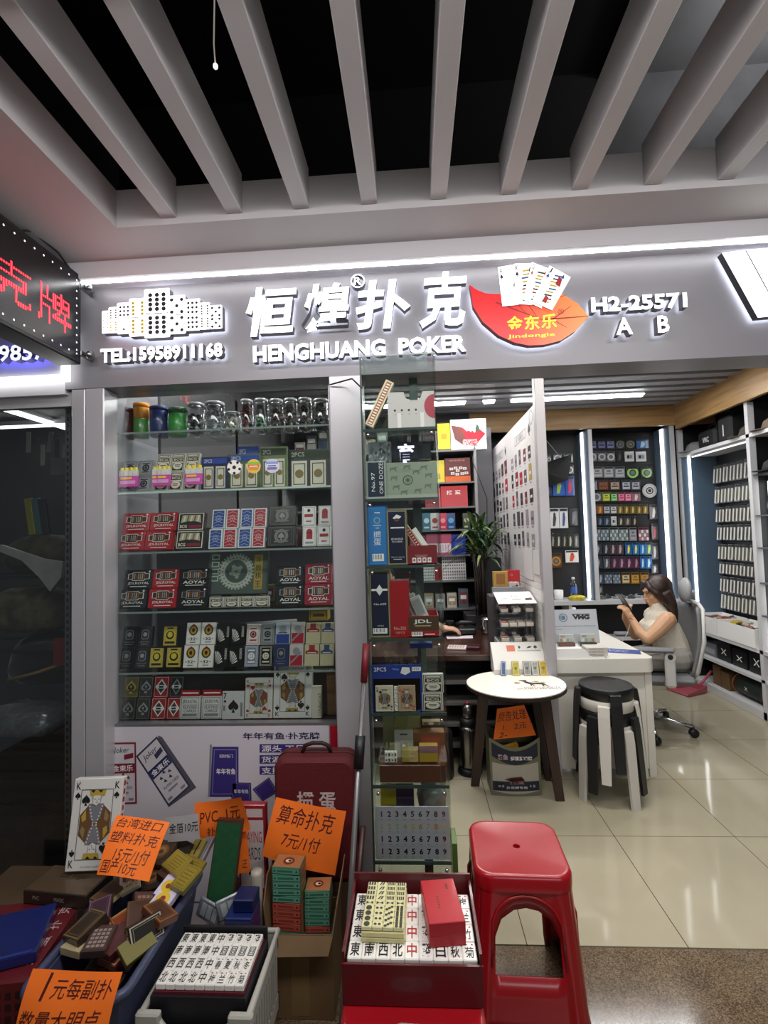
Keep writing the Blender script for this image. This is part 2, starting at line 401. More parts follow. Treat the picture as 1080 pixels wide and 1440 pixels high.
# --- shop interior shell
BY, RXW, CZ = 5.24, 2.74, 2.80
PEG = M('#101215', .55, noise=.15, scale=60)
OAK = wood_mat('#8a6a42', '#a88556', .4)
struct('wall_back', MB().bx(-1.6, 3.4, 5.62, 5.68, 0, 3.0, M('#15171a', .6)))
struct('wall_right', MB().bx(3.12, 3.18, FY, 5.62, 0, 3.0, M('#15171a', .6)))
struct('wall_left', MB().bx(-1.36, -1.30, 2.5, 5.62, 0, 3.0, M('#4c4a4c', .6)))
sl = MB().bx(-1.5, 3.2, FY+.16, 5.62, 2.93, 2.96, M('#5c5c60', .7))
for k in range(19): sl.bx(-1.5, 3.1, FY+.20+k*.18, FY+.30+k*.18, 2.80, 2.93, M('#8f9095', .5))
struct('ceiling_shop', sl)
struct('trim_3', MB().bx(.62, 3.1, BY-.03, BY+.01, 2.60, 2.93, OAK))
struct('trim_4', MB().bx(RXW-.04, RXW, 2.2, BY-.03, 2.555, 2.93, wood_mat('#8a6a42', '#a88556', .4, 'Y')))
struct('trim_5', MB().bx(-1.2, .61, BY-.06, BY-.03, 2.62, 2.93, M('#2a2a2c', .6)))
# partition between the two halves
PX = .80
struct('wall_partition', MB().bx(PX+.012, PX+.06, 3.26, 5.2, 0, 2.385, M('#c9c5c3', .5)))
pp = MB().bx(PX+.0, PX+.062, 3.20, 3.26, 0, 2.80, M('#a9a6aa', .38, .15), bev=.003)
struct('trim_6', pp)
gr = MB()
for k in range(11): gr.bx(PX+.009, PX+.012, 3.26, 5.3, .86+k*.045, .895+k*.045, M('#d2cdcb', .5))
struct('trim_7', gr)
# ================================================================ SIGNS
LIT = M('#ffffff', .4, emit=1.35); GLOW = M('#eef3ff', .5, emit=4.0); SIDE = M('#77757c', .4, .2)
LB, LF = FY-.014, FY-.046       # back and front of the channel letters
def letters(name, parent, s, px0, py0, px1, py1, offset=0.0, shear=0.0, z=None):
    """raised lit lettering fitted to the rectangle measured in the letter plane"""
    a = at(px0, py1, Y=LF); b = at(px1, py0, Y=LF)
    z0, z1 = z if z else (a.z, b.z)
    m = MB(); m.text(s, 0, 0, b.x-a.x, z1-z0, LIT, FRONT, z=-LB-0.016+2*LB-LB*0, extrude=.016, offset=offset, shear=shear, side=SIDE, back=GLOW)
    for i, v in enumerate(m.v): m.v[i] = Vector((v.x, -(v.y)*-1, v.z))
    # text z runs from (zc-.016) to (zc+.016); move it so the front sits at LF
    ys = [v.y for v in m.v]; y0 = min(ys)
    m.v = [Vector((v.x, v.y-y0, v.z)) for v in m.v]
    o = m.build(name, parent, loc=(a.x, LF, z0)) if parent is None else m.build(name, parent, loc=Vector((a.x, LF, z0))-parent.location)
    return o
sg = thing('shop_name_sign', 'large lit white brush characters of the shop name on the grey fascia', 'sign', (at(347, 472, Y=LF).x, FY-.014, 2.33))
for s, x0, y0, x1, y1 in (('恒', 346, 401, 417, 474), ('煌', 424, 396, 491, 463), ('扑', 501, 391, 576, 464), ('克', 590, 380, 656, 462)):
    letters('letter', sg, s, x0, y0, x1, y1, offset=.028, shear=.14)
o = letters('letter', sg, 'R', 498, 389, 508, 401, offset=.02)
rg = MB(); c = at(503, 395, Y=LF)
n = 28; vs = []
for i in range(n):
    a = 2*math.pi*i/n
    for r_, y_ in ((.0235, 0), (.0285, 0), (.0285, .03), (.0235, .03)): vs.append((r_*math.cos(a), y_, r_*math.sin(a)))
F0, F1, F2, F3 = [], [], [], []
for i in range(n):
    j = (i+1) % n
    F0.append((4*i, 4*i+1, 4*j+1, 4*j)); F1.append((4*i+1, 4*i+2, 4*j+2, 4*j+1)); F2.append((4*i+2, 4*i+3, 4*j+3, 4*j+2)); F3.append((4*i+3, 4*i, 4*j, 4*j+3))
rg.add(vs, F0, LIT); rg.add(vs, F1+F3, SIDE); rg.add(vs, F2, GLOW)
rg.build('ring', sg, loc=c-sg.location)
def word(name, label, s, x0, y0, x1, y1, ya, yb, gaps=None, off=.02):
    a = at(x0, y1, Y=LF); b = at(x1, yb, Y=LF)
    t = thing(name, label, 'sign', (a.x, FY-.014, a.z))
    zz = (at((x0+x1)/2, (y1+yb)/2, Y=LF).z, at((x0+x1)/2, (y0+ya)/2, Y=LF).z)
    vs, fs, ns, gx0, gx1, gy0, gy1 = text_geo(s, .016, off)
    # one mesh per character, using the advance of the whole word
    pre = 0
    for k, ch in enumerate(s):
        if ch == ' ': continue
        g = text_geo(s[:k+1], .016, off); h = text_geo(ch, .016, off)
        w1 = g[4]; w0 = w1-(h[4]-h[3])
        xa = a.x+(w0-gx0)/(gx1-gx0)*(b.x-a.x); xb = a.x+(w1-gx0)/(gx1-gx0)*(b.x-a.x)
        zl = zz[0]+(h[5]-gy0)/(gy1-gy0)*(zz[1]-zz[0]); zh = zz[0]+(h[6]-gy0)/(gy1-gy0)*(zz[1]-zz[0])
        pa = at(0, 0, Y=LF)
        m = MB(); m.text(ch, 0, 0, xb-xa, zh-zl, LIT, FRONT, extrude=.016, offset=off, side=SIDE, back=GLOW)
        y0_ = min(v.y for v in m.v); m.v = [Vector((v.x, v.y-y0_, v.z)) for v in m.v]
        m.build('letter', t, loc=Vector((xa, LF, zl))-t.location)
    return t
word('english_name_sign', 'lit white raised capitals of the shop name in English below the brush characters', 'HENGHUANG  POKER', 356, 486, 656, 509, 470, 495, off=.038)
word('telephone_sign', 'lit white raised telephone number below the domino emblem', 'TEL:15958911168', 141, 488, 313, 509, 483, 504, off=.04)
word('unit_number_sign', 'lit white raised unit number H2-25571 on the fascia', 'H2-25571', 832, 418, 967, 440, 411, 432, off=.036)
word('unit_letter_sign', 'lit white raised letters A and B under the unit number', 'A    B', 867, 446, 942, 471, 444, 467, off=.026)

# --- domino emblem: nine lit domino tiles of different heights
ds = thing('domino_emblem_sign', 'lit white emblem of nine domino tiles on the fascia', 'sign', (at(143, 478, Y=LF).x, FY-.014, at(228, 478, Y=LF).z))
DOM = [(430, 410, 463, 508, 'g', (2, 3)), (461, 396, 501, 508, 'y', (2, 4)), (499, 379, 556, 514, 'k', (3, 1)), (552, 362, 624, 526, 'Y', (2, 4)), (618, 323, 724, 534, 'k', (3, 4)),
       (716, 350, 788, 516, 'k', (5, 5)), (784, 363, 848, 500, 'k', (3, 3)), (843, 377, 888, 493, 'k', (2, 4)), (884, 386, 937, 489, 'k', (5, 5))]
PIPK = M('#26262a', .5); PIPY = M('#d9c31c', .5); PIPG = M('#b9b9bd', .5)
for i, (x0, y0, x1, y1, c, (nx, ny)) in enumerate(DOM):
    p = at(140*0+x0/3, 300+y1/3, Y=LF); q = at(x1/3, 300+y0/3, Y=LF); w, h = q.x-p.x, q.z-p.z
    fy = LF-(0.004*(4-abs(i-4)))
    m = MB(); m.prism([(0.004, 0), (w-.004, 0), (w, .004), (w, h-.004), (w-.004, h), (.004, h), (0, h-.004), (0, .004)], 0, .03, LIT, FRONT, SIDE, GLOW)
    pn = Pen(m, T(0, -.0300, 0) @ FRONT, w, h, .0006)
    pc = {'k': PIPK, 'y': PIPY, 'Y': PIPY, 'g': PIPG}[c]
    pn.rect(.06, .487, .94, .503, PIPK if c != 'g' else PIPG)
    for half in (0, 1):
        v0 = .08+.47*half
        if nx == 5: pts = [(.22, .06), (.78, .06), (.5, .5), (.22, .94), (.78, .94)]
        elif (nx, ny) == (3, 1): pts = [(.5, .2)] if half == 0 else [(u, v) for u in (.25, .52, .8) for v in (.15, .5, .85)]
        else: pts = [(.24+.52*a/(nx-1), .1+.8*b/max(1, ny-1)) for a in range(nx) for b in range(ny)]
        for u, v in pts: pn.disc(u, v0+v*.36, .085 if nx < 5 else .1, pc if not (c == 'y' and half) else PIPK, n=12)
    m.build('domino_tile', ds, loc=Vector((p.x, fy+.03, p.z))-ds.location)

# --- leaf emblem with a fan of four cards
def C5(x, y): return at(640+x/2.4545, 320+y/2.4545, Y=LF)
c0 = C5(250, 408)
ls = thing('leaf_emblem_sign', 'red and orange leaf emblem with a fan of playing cards on the fascia', 'sign', (c0.x, FY-.014, c0.z))
def leafmat():
    m = bpy.data.materials.new('leaf_red_orange'); m.use_nodes = True; nt = m.node_tree; b = nt.nodes['Principled BSDF']; L = nt.links.new
    tc = nt.nodes.new('ShaderNodeTexCoord'); sp = nt.nodes.new('ShaderNodeSeparateXYZ'); mr = nt.nodes.new('ShaderNodeMapRange'); rp = nt.nodes.new('ShaderNodeValToRGB')
    L(tc.outputs['Object'], sp.inputs[0]); L(sp.outputs['X'], mr.inputs[0]); mr.inputs[1].default_value = -.05; mr.inputs[2].default_value = .22
    L(mr.outputs[0], rp.inputs[0]); e = rp.color_ramp.elements; e[0].color = (*lin('#c8161c'), 1); e[1].color = (*lin('#e9813f'), 1)
    L(rp.outputs[0], b.inputs['Base Color']); L(rp.outputs[0], b.inputs['Emission Color']); b.inputs['Emission Strength'].default_value = .55; b.inputs['Roughness'].default_value = .35
    return m
LEAF = [(50, 197), (62, 272), (95, 325), (150, 372), (205, 397), (255, 407), (310, 404), (365, 390), (415, 357), (460, 307), (425, 264), (375, 232), (300, 222), (210, 222), (150, 229), (105, 227), (72, 213)]
def loc2(pts, org): return [((C5(x, y)-org).x, (C5(x, y)-org).z) for x, y in pts]
m = MB(); m.prism(loc2(LEAF, c0), 0, .028, leafmat(), FRONT, M('#7c1a14', .4), GLOW)
P_ = T(0, -.0282, 0) @ FRONT
VEIN = M('#8e1512', .5, emit=.2)
for a, b, t in (((140, 258), (300, 318), 5), ((300, 318), (460, 306), 6), ((200, 250), (250, 300), 3), ((330, 322), (400, 270), 4), ((250, 262), (285, 312), 3), ((360, 240), (385, 232), 3), ((345, 322), (385, 345), 3)):
    (xa, za), (xb, zb) = loc2([a, b], c0); dx, dz = xb-xa, zb-za; L_ = math.hypot(dx, dz); nx_, nz_ = -dz/L_*t*.0006, dx/L_*t*.0006
    m.poly([(xa+nx_, za+nz_, 0), (xa-nx_, za-nz_, 0), (xb-nx_*.4, zb-nz_*.4, 0), (xb+nx_*.4, zb+nz_*.4, 0)], VEIN, P_)
YEL = M('#f3d32a', .4, emit=.8)
for ch, x0, x1, y0, y1 in (('金', 180, 232, 304, 358), ('东', 240, 290, 302, 354), ('乐', 298, 350, 297, 350)):
    (xa, za), (xb, zb) = loc2([(x0, y1), (x1, y0)], c0); m.text(ch, xa, za, xb, zb, YEL, P_, z=.0006, offset=.02)
(xa, za), (xb, zb) = loc2([(182, 386), (344, 362)], c0); m.text('Jindongle', xa, za, xb, zb, YEL, P_, z=.0006, offset=.012)
(xa, za), (xb, zb) = loc2([(354, 300), (376, 280)], c0); m.text('®', xa, za, xb, zb, VEIN, P_, z=.0006)
m.build('leaf', ls, loc=Vector((c0.x, LF+.028, c0.z))-ls.location)
INKK = M('#1a1a1c', .5); INKR = M('#b3202a', .5); INKB = M('#2a62a8', .5); INKY = M('#d8b733', .5)
CARDS = [('A', (146, 140), (162, 275), (232, 268), (216, 128), 's'), ('K', (202, 130), (205, 268), (275, 272), (262, 128), 's'), ('Q', (262, 126), (232, 255), (295, 285), (322, 150), 'd'), ('J', (322, 140), (262, 262), (330, 293), (394, 180), 'c')]
for i, (ch, A, B, Cc, D, su) in enumerate(CARDS):
    q = loc2([B, Cc, D, A], c0); m = MB(); zb = .002*i
    m.prism(q, 0, .006, M('#fbfbf8', .4, emit=.7), T(0, -.029-zb*2, 0) @ FRONT, M('#8c8a90', .5))
    X = T(0, -.0352-zb*2, 0) @ FRONT
    def uv(u, v): return (q[0][0]*(1-u)*(1-v)+q[1][0]*u*(1-v)+q[2][0]*u*v+q[3][0]*(1-u)*v, q[0][1]*(1-u)*(1-v)+q[1][1]*u*(1-v)+q[2][1]*u*v+q[3][1]*(1-u)*v)
    u_ = Vector((q[1][0]-q[0][0], q[1][1]-q[0][1])); v_ = Vector((q[3][0]-q[0][0], q[3][1]-q[0][1]))
    XX = X @ Matrix(((u_.x, v_.x, 0, q[0][0]), (u_.y, v_.y, 0, q[0][1]), (0, 0, 1, 0), (0, 0, 0, 1)))
    pn = Pen(m, XX, 1, 1, .0005); pn.text(ch, .06, .83, .2, .97, INKK, offset=.01)
    k = INKK if su in 'sc' else INKR
    pn.poly([(.13+p[0]*.07, .74+p[1]*.06) for p in SUITS[su]], k if su != 'c' else INKB)
    if i:
        for q_ in range(9): u0 = .38+.04*math.sin(q_*1.9); pn.poly([(u0, .08+.09*q_), (u0+.34, .12+.09*q_), (u0+.34, .16+.09*q_), (u0, .12+.09*q_)], (INKY, INKK, INKB, INKY, INKR, INKK, INKY, INKB, INKY)[(q_+i) % 9], 2)
        pn.suit(su, .78, .86, .07, k, 2) if su != 'c' else pn.suit(su, .78, .86, .07, INKB, 2)
        if i == 3: pn.poly([(.6, .62), (.85, .6), (.8, .8), (.6, .85)], INKR, 3); pn.poly([(.4, .1), (.6, .08), (.6, .25), (.42, .28)], INKR, 3)
    else: pn.poly([(.72+p[0]*.06, .5+p[1]*.07) for p in SUITS['s']], INKK)
    m.build('playing_card', ls, loc=Vector((c0.x, LF+.028, c0.z))-ls.location)
# --- next unit's slanted emblem, cut off by the frame
c1 = C5(922, 310); t = thing('slanted_emblem_sign', 'lit white slanted block emblem at the end of the fascia', 'sign', (c1.x, FY-.014, c1.z))
for pts in ([(922, 86), (1046, 310), (1125, 303), (1002, 77)], [(1006, 76), (1129, 303), (1330, 290), (1330, 52)]):
    m = MB(); m.prism(loc2(pts, c1), 0, .03, LIT, FRONT, M('#35343a', .4), GLOW); m.build('letter_block', t, loc=Vector((c1.x, LB, c1.z))-t.location)

# --- projecting LED box on the far left
LX = -1.312
a = at(115, 392, X=LX); b = at(114, 517, X=LX); zt = a.z+.015; zb = at(110, 518, Y=1.85).z
y1 = 1.90; y0 = .55
zb = at(112, 518, X=LX).z+.02
t = thing('led_display_box', 'black LED display box with glowing red characters projecting from the shop front', 'LED sign', (LX-.05, (y0+y1)/2, zb))
o = Vector(t.location)
MB().bx(LX-.10, LX-.004, y0, y1, zb, zt, BLACK, bev=.004).build('housing', t, loc=-o)
XF = Matrix(((0, 0, 1, LX-.003), (1, 0, 0, 0), (0, 1, 0, 0), (0, 0, 0, 1)))
m = MB(); m.poly([(y0+.015, zb+.015, 0), (y1-.015, zb+.015, 0), (y1-.015, zt-.015, 0), (y0+.015, zt-.015, 0)], M('#0a0a0c', .25), XF)
REDL = M('#ff1e2a', .4, emit=5.0); WLED = M('#e8ecff', .4, emit=.8); DIM = M('#3a0c10', .5)
def inside(s, nx, ny):
    vs, fs, ns, xa, xb, ya, yb = text_geo(s, 0, 0.0); out = []
    for i in range(nx):
        for j in range(ny):
            p = Vector((xa+(i+.5)/nx*(xb-xa), ya+(j+.5)/ny*(yb-ya)))
            for f in fs:
                for k in range(1, len(f)-1):
                    A, B, Cc = vs[f[0]].xy, vs[f[k]].xy, vs[f[k+1]].xy
                    d1 = (B-A).cross(p-A); d2 = (Cc-B).cross(p-B); d3 = (A-Cc).cross(p-Cc)
                    if (d1 >= 0 and d2 >= 0 and d3 >= 0) or (d1 <= 0 and d2 <= 0 and d3 <= 0): out.append((i, j)); break
                else: continue
                break
    return out
def dot(m, u, v, r, mat): m.poly([(u+r*math.cos(k*math.pi/3), v+r*math.sin(k*math.pi/3), .001) for k in range(6)], mat, XF)
pa = at(54, 460, X=LX); pb = at(101, 440, X=LX)
cw = pb.y-pa.y; zc0 = at(101, 473, X=LX).z; zc1 = at(57, 394, X=LX).z
for s, yl in (('牌', pa.y), ('克', pa.y-cw*1.18), ('扑', pa.y-cw*2.36)):
    for i, j in inside(s, 17, 19): dot(m, yl+(i+.5)/17*cw, zc0+(j+.5)/19*(zc1-zc0), .0043, REDL)
for k in range(30):
    v = y0+.03+(y1-y0-.06)*k/29
    dot(m, v, zt-.035, .004, WLED); dot(m, v, zb+.035, .004, WLED)
for k in range(10): dot(m, y1-.03, zb+.05+(zt-zb-.1)*k/9, .004, WLED)
m.build('display_face', t, loc=-o)
for z in (zb+.05, zt-.04):
    m = MB(); m.bx(LX-.018, LX-.005, y1, FY, z-.012, z+.012, STEEL, bev=.003); m.lathe([(.014, 0), (.018, .004), (.018, .02), (.006, .026)], STEEL, T(LX+.002, y1+.03, z) @ RY(R(90)), 12)
    m.build('bracket', t, loc=-o)
cb = MB().tube([(-1.36, 1.60, zt+.004), (-1.35, 1.68, zt+.05), (-1.34, 1.80, zt+.04), (-1.332, 1.86, zt+.002)], .004, BLACK).build('cable', t, loc=-o)
# --- neighbour's sign panel
t = thing('neighbour_sign_box', 'white edge-lit sign box of the neighbouring shop with raised phone digits', 'sign', (-1.9, FY, 2.2)); o = Vector(t.location)
p = at(97, 531, Y=FY-.03); zq = at(50, 538, Y=FY-.03).z
MB().bx(-3.2, p.x-.03, FY-.025, FY-.002, zq+.025, 2.45, M('#d6d4d8', .4)).build('panel', t, loc=-o)
MB().bx(-3.2, p.x, FY-.045, FY-.02, zq, zq+.024, M('#ffffff', .4, emit=2.2)).bx(p.x-.024, p.x, FY-.045, FY-.02, zq+.024, 2.45, M('#ffffff', .4, emit=2.2)).build('lit_border', t, loc=-o)
m = MB(); a = at(-14, 512, Y=FY-.07); b = at(68, 484, Y=FY-.07)
m.text('09857', a.x, a.z, b.x, b.z, M('#f4f4ff', .4, emit=.8), T(0, FY-.07, 0) @ FRONT, extrude=.016, offset=.025, side=M('#4a4a9a', .4), back=M('#6d6dff', .4, emit=3))
m.build('digits', t, loc=-o)
# ================================================================ CARD PACK ARTWORK
def c_(h, r=.35, coat=.4): return M(h, r, coat=coat)
INK = M('#17171a', .5); CREAM = M('#e4ddc8', .5, coat=.3); GREYP = M('#8d8f93', .4, .2); PRED = M('#a8172a', .4, coat=.4); PBLU = M('#27428c', .4, coat=.4)
SILV = M('#b9bbbf', .3, .6); PGRN = M('#2e5d49', .5); BRN = M('#5b3d2a', .5)
def a_window(pn, txt, line, tx):
    """landscape carton with a notched window showing the card edges and a brand name below"""
    o = [(.24, .50), (.30, .42), (.70, .42), (.76, .50), (.90, .50), (.90, .80), (.76, .80), (.70, .88), (.30, .88), (.24, .80), (.12, .80), (.12, .50)]
    pn.poly(o, line, 1)
    cx, cy = .51, .65
    pn.poly([(cx+(u-cx)*.93, cy+(v-cy)*.88) for u, v in o], c_('#3a2f2c'), 2)
    for k in range(7): pn.rect(.27+k*.07, .50, .31+k*.07, .80, (SILV, c_('#c9a25e'), c_('#8a4d40'), SILV)[k % 4], 3)
    pn.text(txt, .14, .20, .90, .36, tx, 1, offset=.012); pn.rect(.22, .10, .82, .135, tx, 1); pn.disc(.88, .9, .035, tx, 1)
def a_bcg_wide(pn):
    pn.rect(.03, .03, .97, .97, CREAM); pn.rect(.06, .07, .94, .93, INK, 2)
    pn.poly([(.12, .42)]+[(.12+.76*k/12, .42+.10*math.sin(math.pi*k/12)) for k in range(1, 12)]+[(.88, .42), (.84, .86), (.16, .86)], c_('#b8ad8c'), 3)
    for k in range(5): pn.poly([(.2+k*.13, .5), (.24+k*.13, .84), (.3+k*.13, .84), (.26+k*.13, .5)], (CREAM, c_('#7a6d50'))[k % 2], 4)
    pn.text('BCG', .1, .14, .36, .32, CREAM, 3, offset=.03); pn.rect(.42, .14, .9, .30, c_('#8c2038'), 3)
def a_bcg(pn, dark=False):
    a, b = (INK, CREAM)
    pn.rect(.04, .03, .96, .97, a); pn.rect(.08, .05, .92, .95, b, 2); pn.rect(.12, .8, .88, .93, a, 3); pn.rect(.16, .83, .84, .90, b, 4)
    pn.rect(.12, .56, .88, .77, a, 3); pn.text('BCG', .2, .6, .8, .73, b, 4, offset=.03)
    pn.poly([(.12, .07), (.88, .07), (.88, .45), (.5, .54), (.12, .45)], a, 3)
    pn.poly([(.5+.34*math.sin(t), .32+.20*math.cos(t)) for t in [2*math.pi*i/20 for i in range(20)]][::-1], b, 4)
    pn.rect(.3, .34, .7, .38, a, 5); pn.rect(.34, .26, .66, .30, a, 5)
def a_back(pn, col, line):
    """patterned card back"""
    pn.rect(.05, .03, .95, .97, PAPER); pn.rect(.1, .06, .9, .94, col, 2)
    for k in range(5): pn.poly([(.14, .10+.16*k), (.5, .2+.16*k), (.86, .10+.16*k), (.86, .13+.16*k), (.5, .23+.16*k), (.14, .13+.16*k)], line, 3)
    pn.ring(.5, .5, .16, .22, line, 4); pn.disc(.5, .5, .08, line, 4)
def a_frame(pn, line, mid):
    pn.frame(.07, .05, .93, .95, .015, line); pn.frame(.14, .1, .86, .9, .01, line, 2); pn.ring(.5, .5, .14, .24, line, 2); pn.suit('s', .5, .5, .11, mid, 3)
    pn.rect(.25, .74, .75, .80, line, 2); pn.rect(.25, .2, .75, .26, line, 2)
def a_octo(pn, line):
    o = [(.25, .42), (.35, .36), (.65, .36), (.75, .42), (.75, .76), (.65, .82), (.35, .82), (.25, .76)]
    pn.poly(o, line); pn.poly([(.5+(u-.5)*.88, .59+(v-.59)*.9) for u, v in o], M('#35363b', .4), 2); pn.disc(.5, .6, .14, SILV, 3)
    pn.text('JDLROYAL', .16, .20, .84, .27, line, 1); pn.rect(.26, .12, .74, .145, line)
def a_seal(pn, ground, ring):
    pn.rect(.08, .05, .92, .95, ground); pn.disc(.5, .54, .34, ring, 2, rv=.27); pn.disc(.5, .54, .26, INK, 3, rv=.21); pn.disc(.5, .56, .17, ring, 4, rv=.14)
    pn.rect(.18, .14, .82, .24, INK, 3); pn.poly([(.18, .24), (.3, .30), (.7, .30), (.82, .24)], ring, 2); pn.rect(.3, .84, .7, .9, INK, 3)
def a_32(pn):
    pn.rect(.05, .03, .95, .97, PAPER)
    pn.disc(.5, .66, .32, c_('#4a3a20'), 2, rv=.24); pn.disc(.5, .66, .22, c_('#c79a2b'), 3, rv=.18); pn.disc(.5, .66, .1, INK, 4, rv=.09)
    pn.poly([(.28, .85), (.5, .95), (.72, .85)], INKR, 2); pn.text('32', .3, .2, .7, .33, INK, 2, offset=.02); pn.rect(.15, .25, .26, .28, INK, 2); pn.rect(.74, .25, .85, .28, INK, 2); pn.rect(.3, .1, .7, .13, INK, 2)
def a_fan(pn):
    for k in range(7):
        a, b = R(12+k*13), R(19+k*13); o = (.12, .12)
        pn.poly([(o[0]+.1*math.cos(a), o[1]+.1*math.sin(a)), (o[0]+.5*math.cos(a), o[1]+.62*math.sin(a)), (o[0]+.5*math.cos(b), o[1]+.62*math.sin(b))], PAPER)
    pn.mb.text('GODKIDS', 0, 0, .5*pn.h, .16*pn.w, PAPER, pn.X @ T(.9*pn.w, .36*pn.h, pn.e) @ RZ(R(90)), offset=.01)
def a_two(pn, top, low):
    pn.rect(.04, .03, .96, .48, low); pn.rect(.04, .52, .96, .97, low); pn.poly([(.3, .97), (.7, .97), (.7, .75), (.94, .68), (.94, .56), (.06, .56), (.06, .68), (.3, .75)], top, 2); pn.rect(.2, .60, .8, .63, PAPER, 3)
def a_diamond(pn, line):
    pn.frame(.06, .04, .94, .96, .012, line); pn.poly([(.5, .12), (.9, .5), (.5, .88), (.1, .5)], line, 2); pn.poly([(.5, .2), (.8, .5), (.5, .8), (.2, .5)], M('#403f42', .4), 3); pn.rect(.2, .42, .8, .58, PAPER, 4); pn.rect(.34, .46, .66, .54, INK, 5)
def a_spade(pn, line):
    pn.frame(.06, .04, .94, .96, .012, line); pn.suit('s', .5, .5, .36, line, 2); pn.suit('s', .5, .5, .22, INK, 3); pn.suit('s', .5, .52, .1, line, 4)
def a_playing(pn):
    pn.frame(.06, .04, .94, .96, .018, INK); pn.text('JDLROYAL', .14, .68, .86, .86, INK, 2, offset=.02); pn.rect(.14, .61, .86, .63, INK, 2)
    pn.text('PLAYING', .16, .45, .84, .57, INK, 2); pn.text('CARDS', .2, .3, .8, .42, INK, 2); pn.rect(.14, .12, .86, .24, GREYP, 2); pn.rect(.02, 1.02, .98, 1.30, PRED, 1); pn.rect(.1, 1.13, .9, 1.19, PAPER, 2)
def court(pn, su, gold='#a88c3a', k='K', flip=True):
    """court card: corner indices, framed mirrored figure"""
    red = su in 'hd'; c = INKR if red else INK
    G, B, W_ = M(gold, .5), M('#6b4a30', .5), M('#d8d4cc', .6)
    for f in (0, 1):
        def p(u, v): return (u, v) if not f else (1-u, 1-v)
        def PP(pts, m, l): pn.poly([p(*q) for q in pts], m, l)
        PP([(.19, .5), (.81, .5), (.81, .62), (.66, .70), (.34, .70), (.19, .60)], B, 2)
        PP([(.34, .72), (.40, .56), (.5, .5), (.6, .56), (.66, .72)], M('#77787c', .5), 3)
        for q in range(6): PP([(.36+.018*q, .70-.036*q), (.385+.018*q, .70-.036*q), (.385+.018*q, .685-.036*q), (.36+.018*q, .685-.036*q)], W_, 4); PP([(.615-.018*q, .70-.036*q), (.64-.018*q, .70-.036*q), (.64-.018*q, .685-.036*q), (.615-.018*q, .685-.036*q)], W_, 4)
        PP([(.22, .58), (.30, .66), (.32, .55), (.25, .52)], G, 4); PP([(.78, .58), (.70, .66), (.68, .55), (.75, .52)], INKR if red else M('#8c7a4e', .5), 4)
        PP([(.43, .70), (.57, .70), (.60, .80), (.40, .80)], M('#8b8c90', .5), 3); PP([(.43, .72), (.5, .70), (.57, .73), (.58, .81), (.43, .81)], W_, 4)
        PP([(.45, .765), (.48, .765), (.48, .772), (.45, .772)], INK, 5); PP([(.53, .765), (.56, .765), (.56, .772), (.53, .772)], INK, 5); PP([(.48, .735), (.54, .735), (.51, .728)], INKR, 5); PP([(.50, .77), (.515, .745), (.495, .745)], GREYP, 5)
        PP([(.36, .81), (.66, .81), (.68, .87), (.34, .87)], G, 4)
        PP([(.36, .87), (.42, .84), (.46, .87)], INK, 5); PP([(.52, .87), (.57, .84), (.62, .87)], INK, 5)
        pn.text(k, *( (.06, .88, .15, .96) if not f else (.85, .04, .94, .12)), c, 2, offset=.01)
        if not f:
            pn.suit(su, .105, .81, .055, c, 2); pn.suit(su, .28, .76, .085, c, 3)
        else:
            pn.suit(su, .895, .19, .055, c, 2, True); pn.suit(su, .72, .24, .085, c, 3, True)
    pn.frame(.17, .12, .83, .88, .006, INK, 3)
    if flip: pn.text(k, .85, .88, .94, .96, c, 2, offset=.01); pn.suit(su, .895, .81, .055, c, 2); pn.text(k, .06, .04, .15, .12, c, 2, offset=.01); pn.suit(su, .105, .19, .055, c, 2, True)
def a_seven(pn):
    pn.text('7', .06, .74, .2, .94, INK, offset=.02); pn.suit('s', .13, .64, .06, INK); pn.suit('s', .52, .46, .24, INK, 1); pn.rect(.84, .1, .94, .6, GREYP); pn.rect(.05, .3, .15, .5, GREYP)

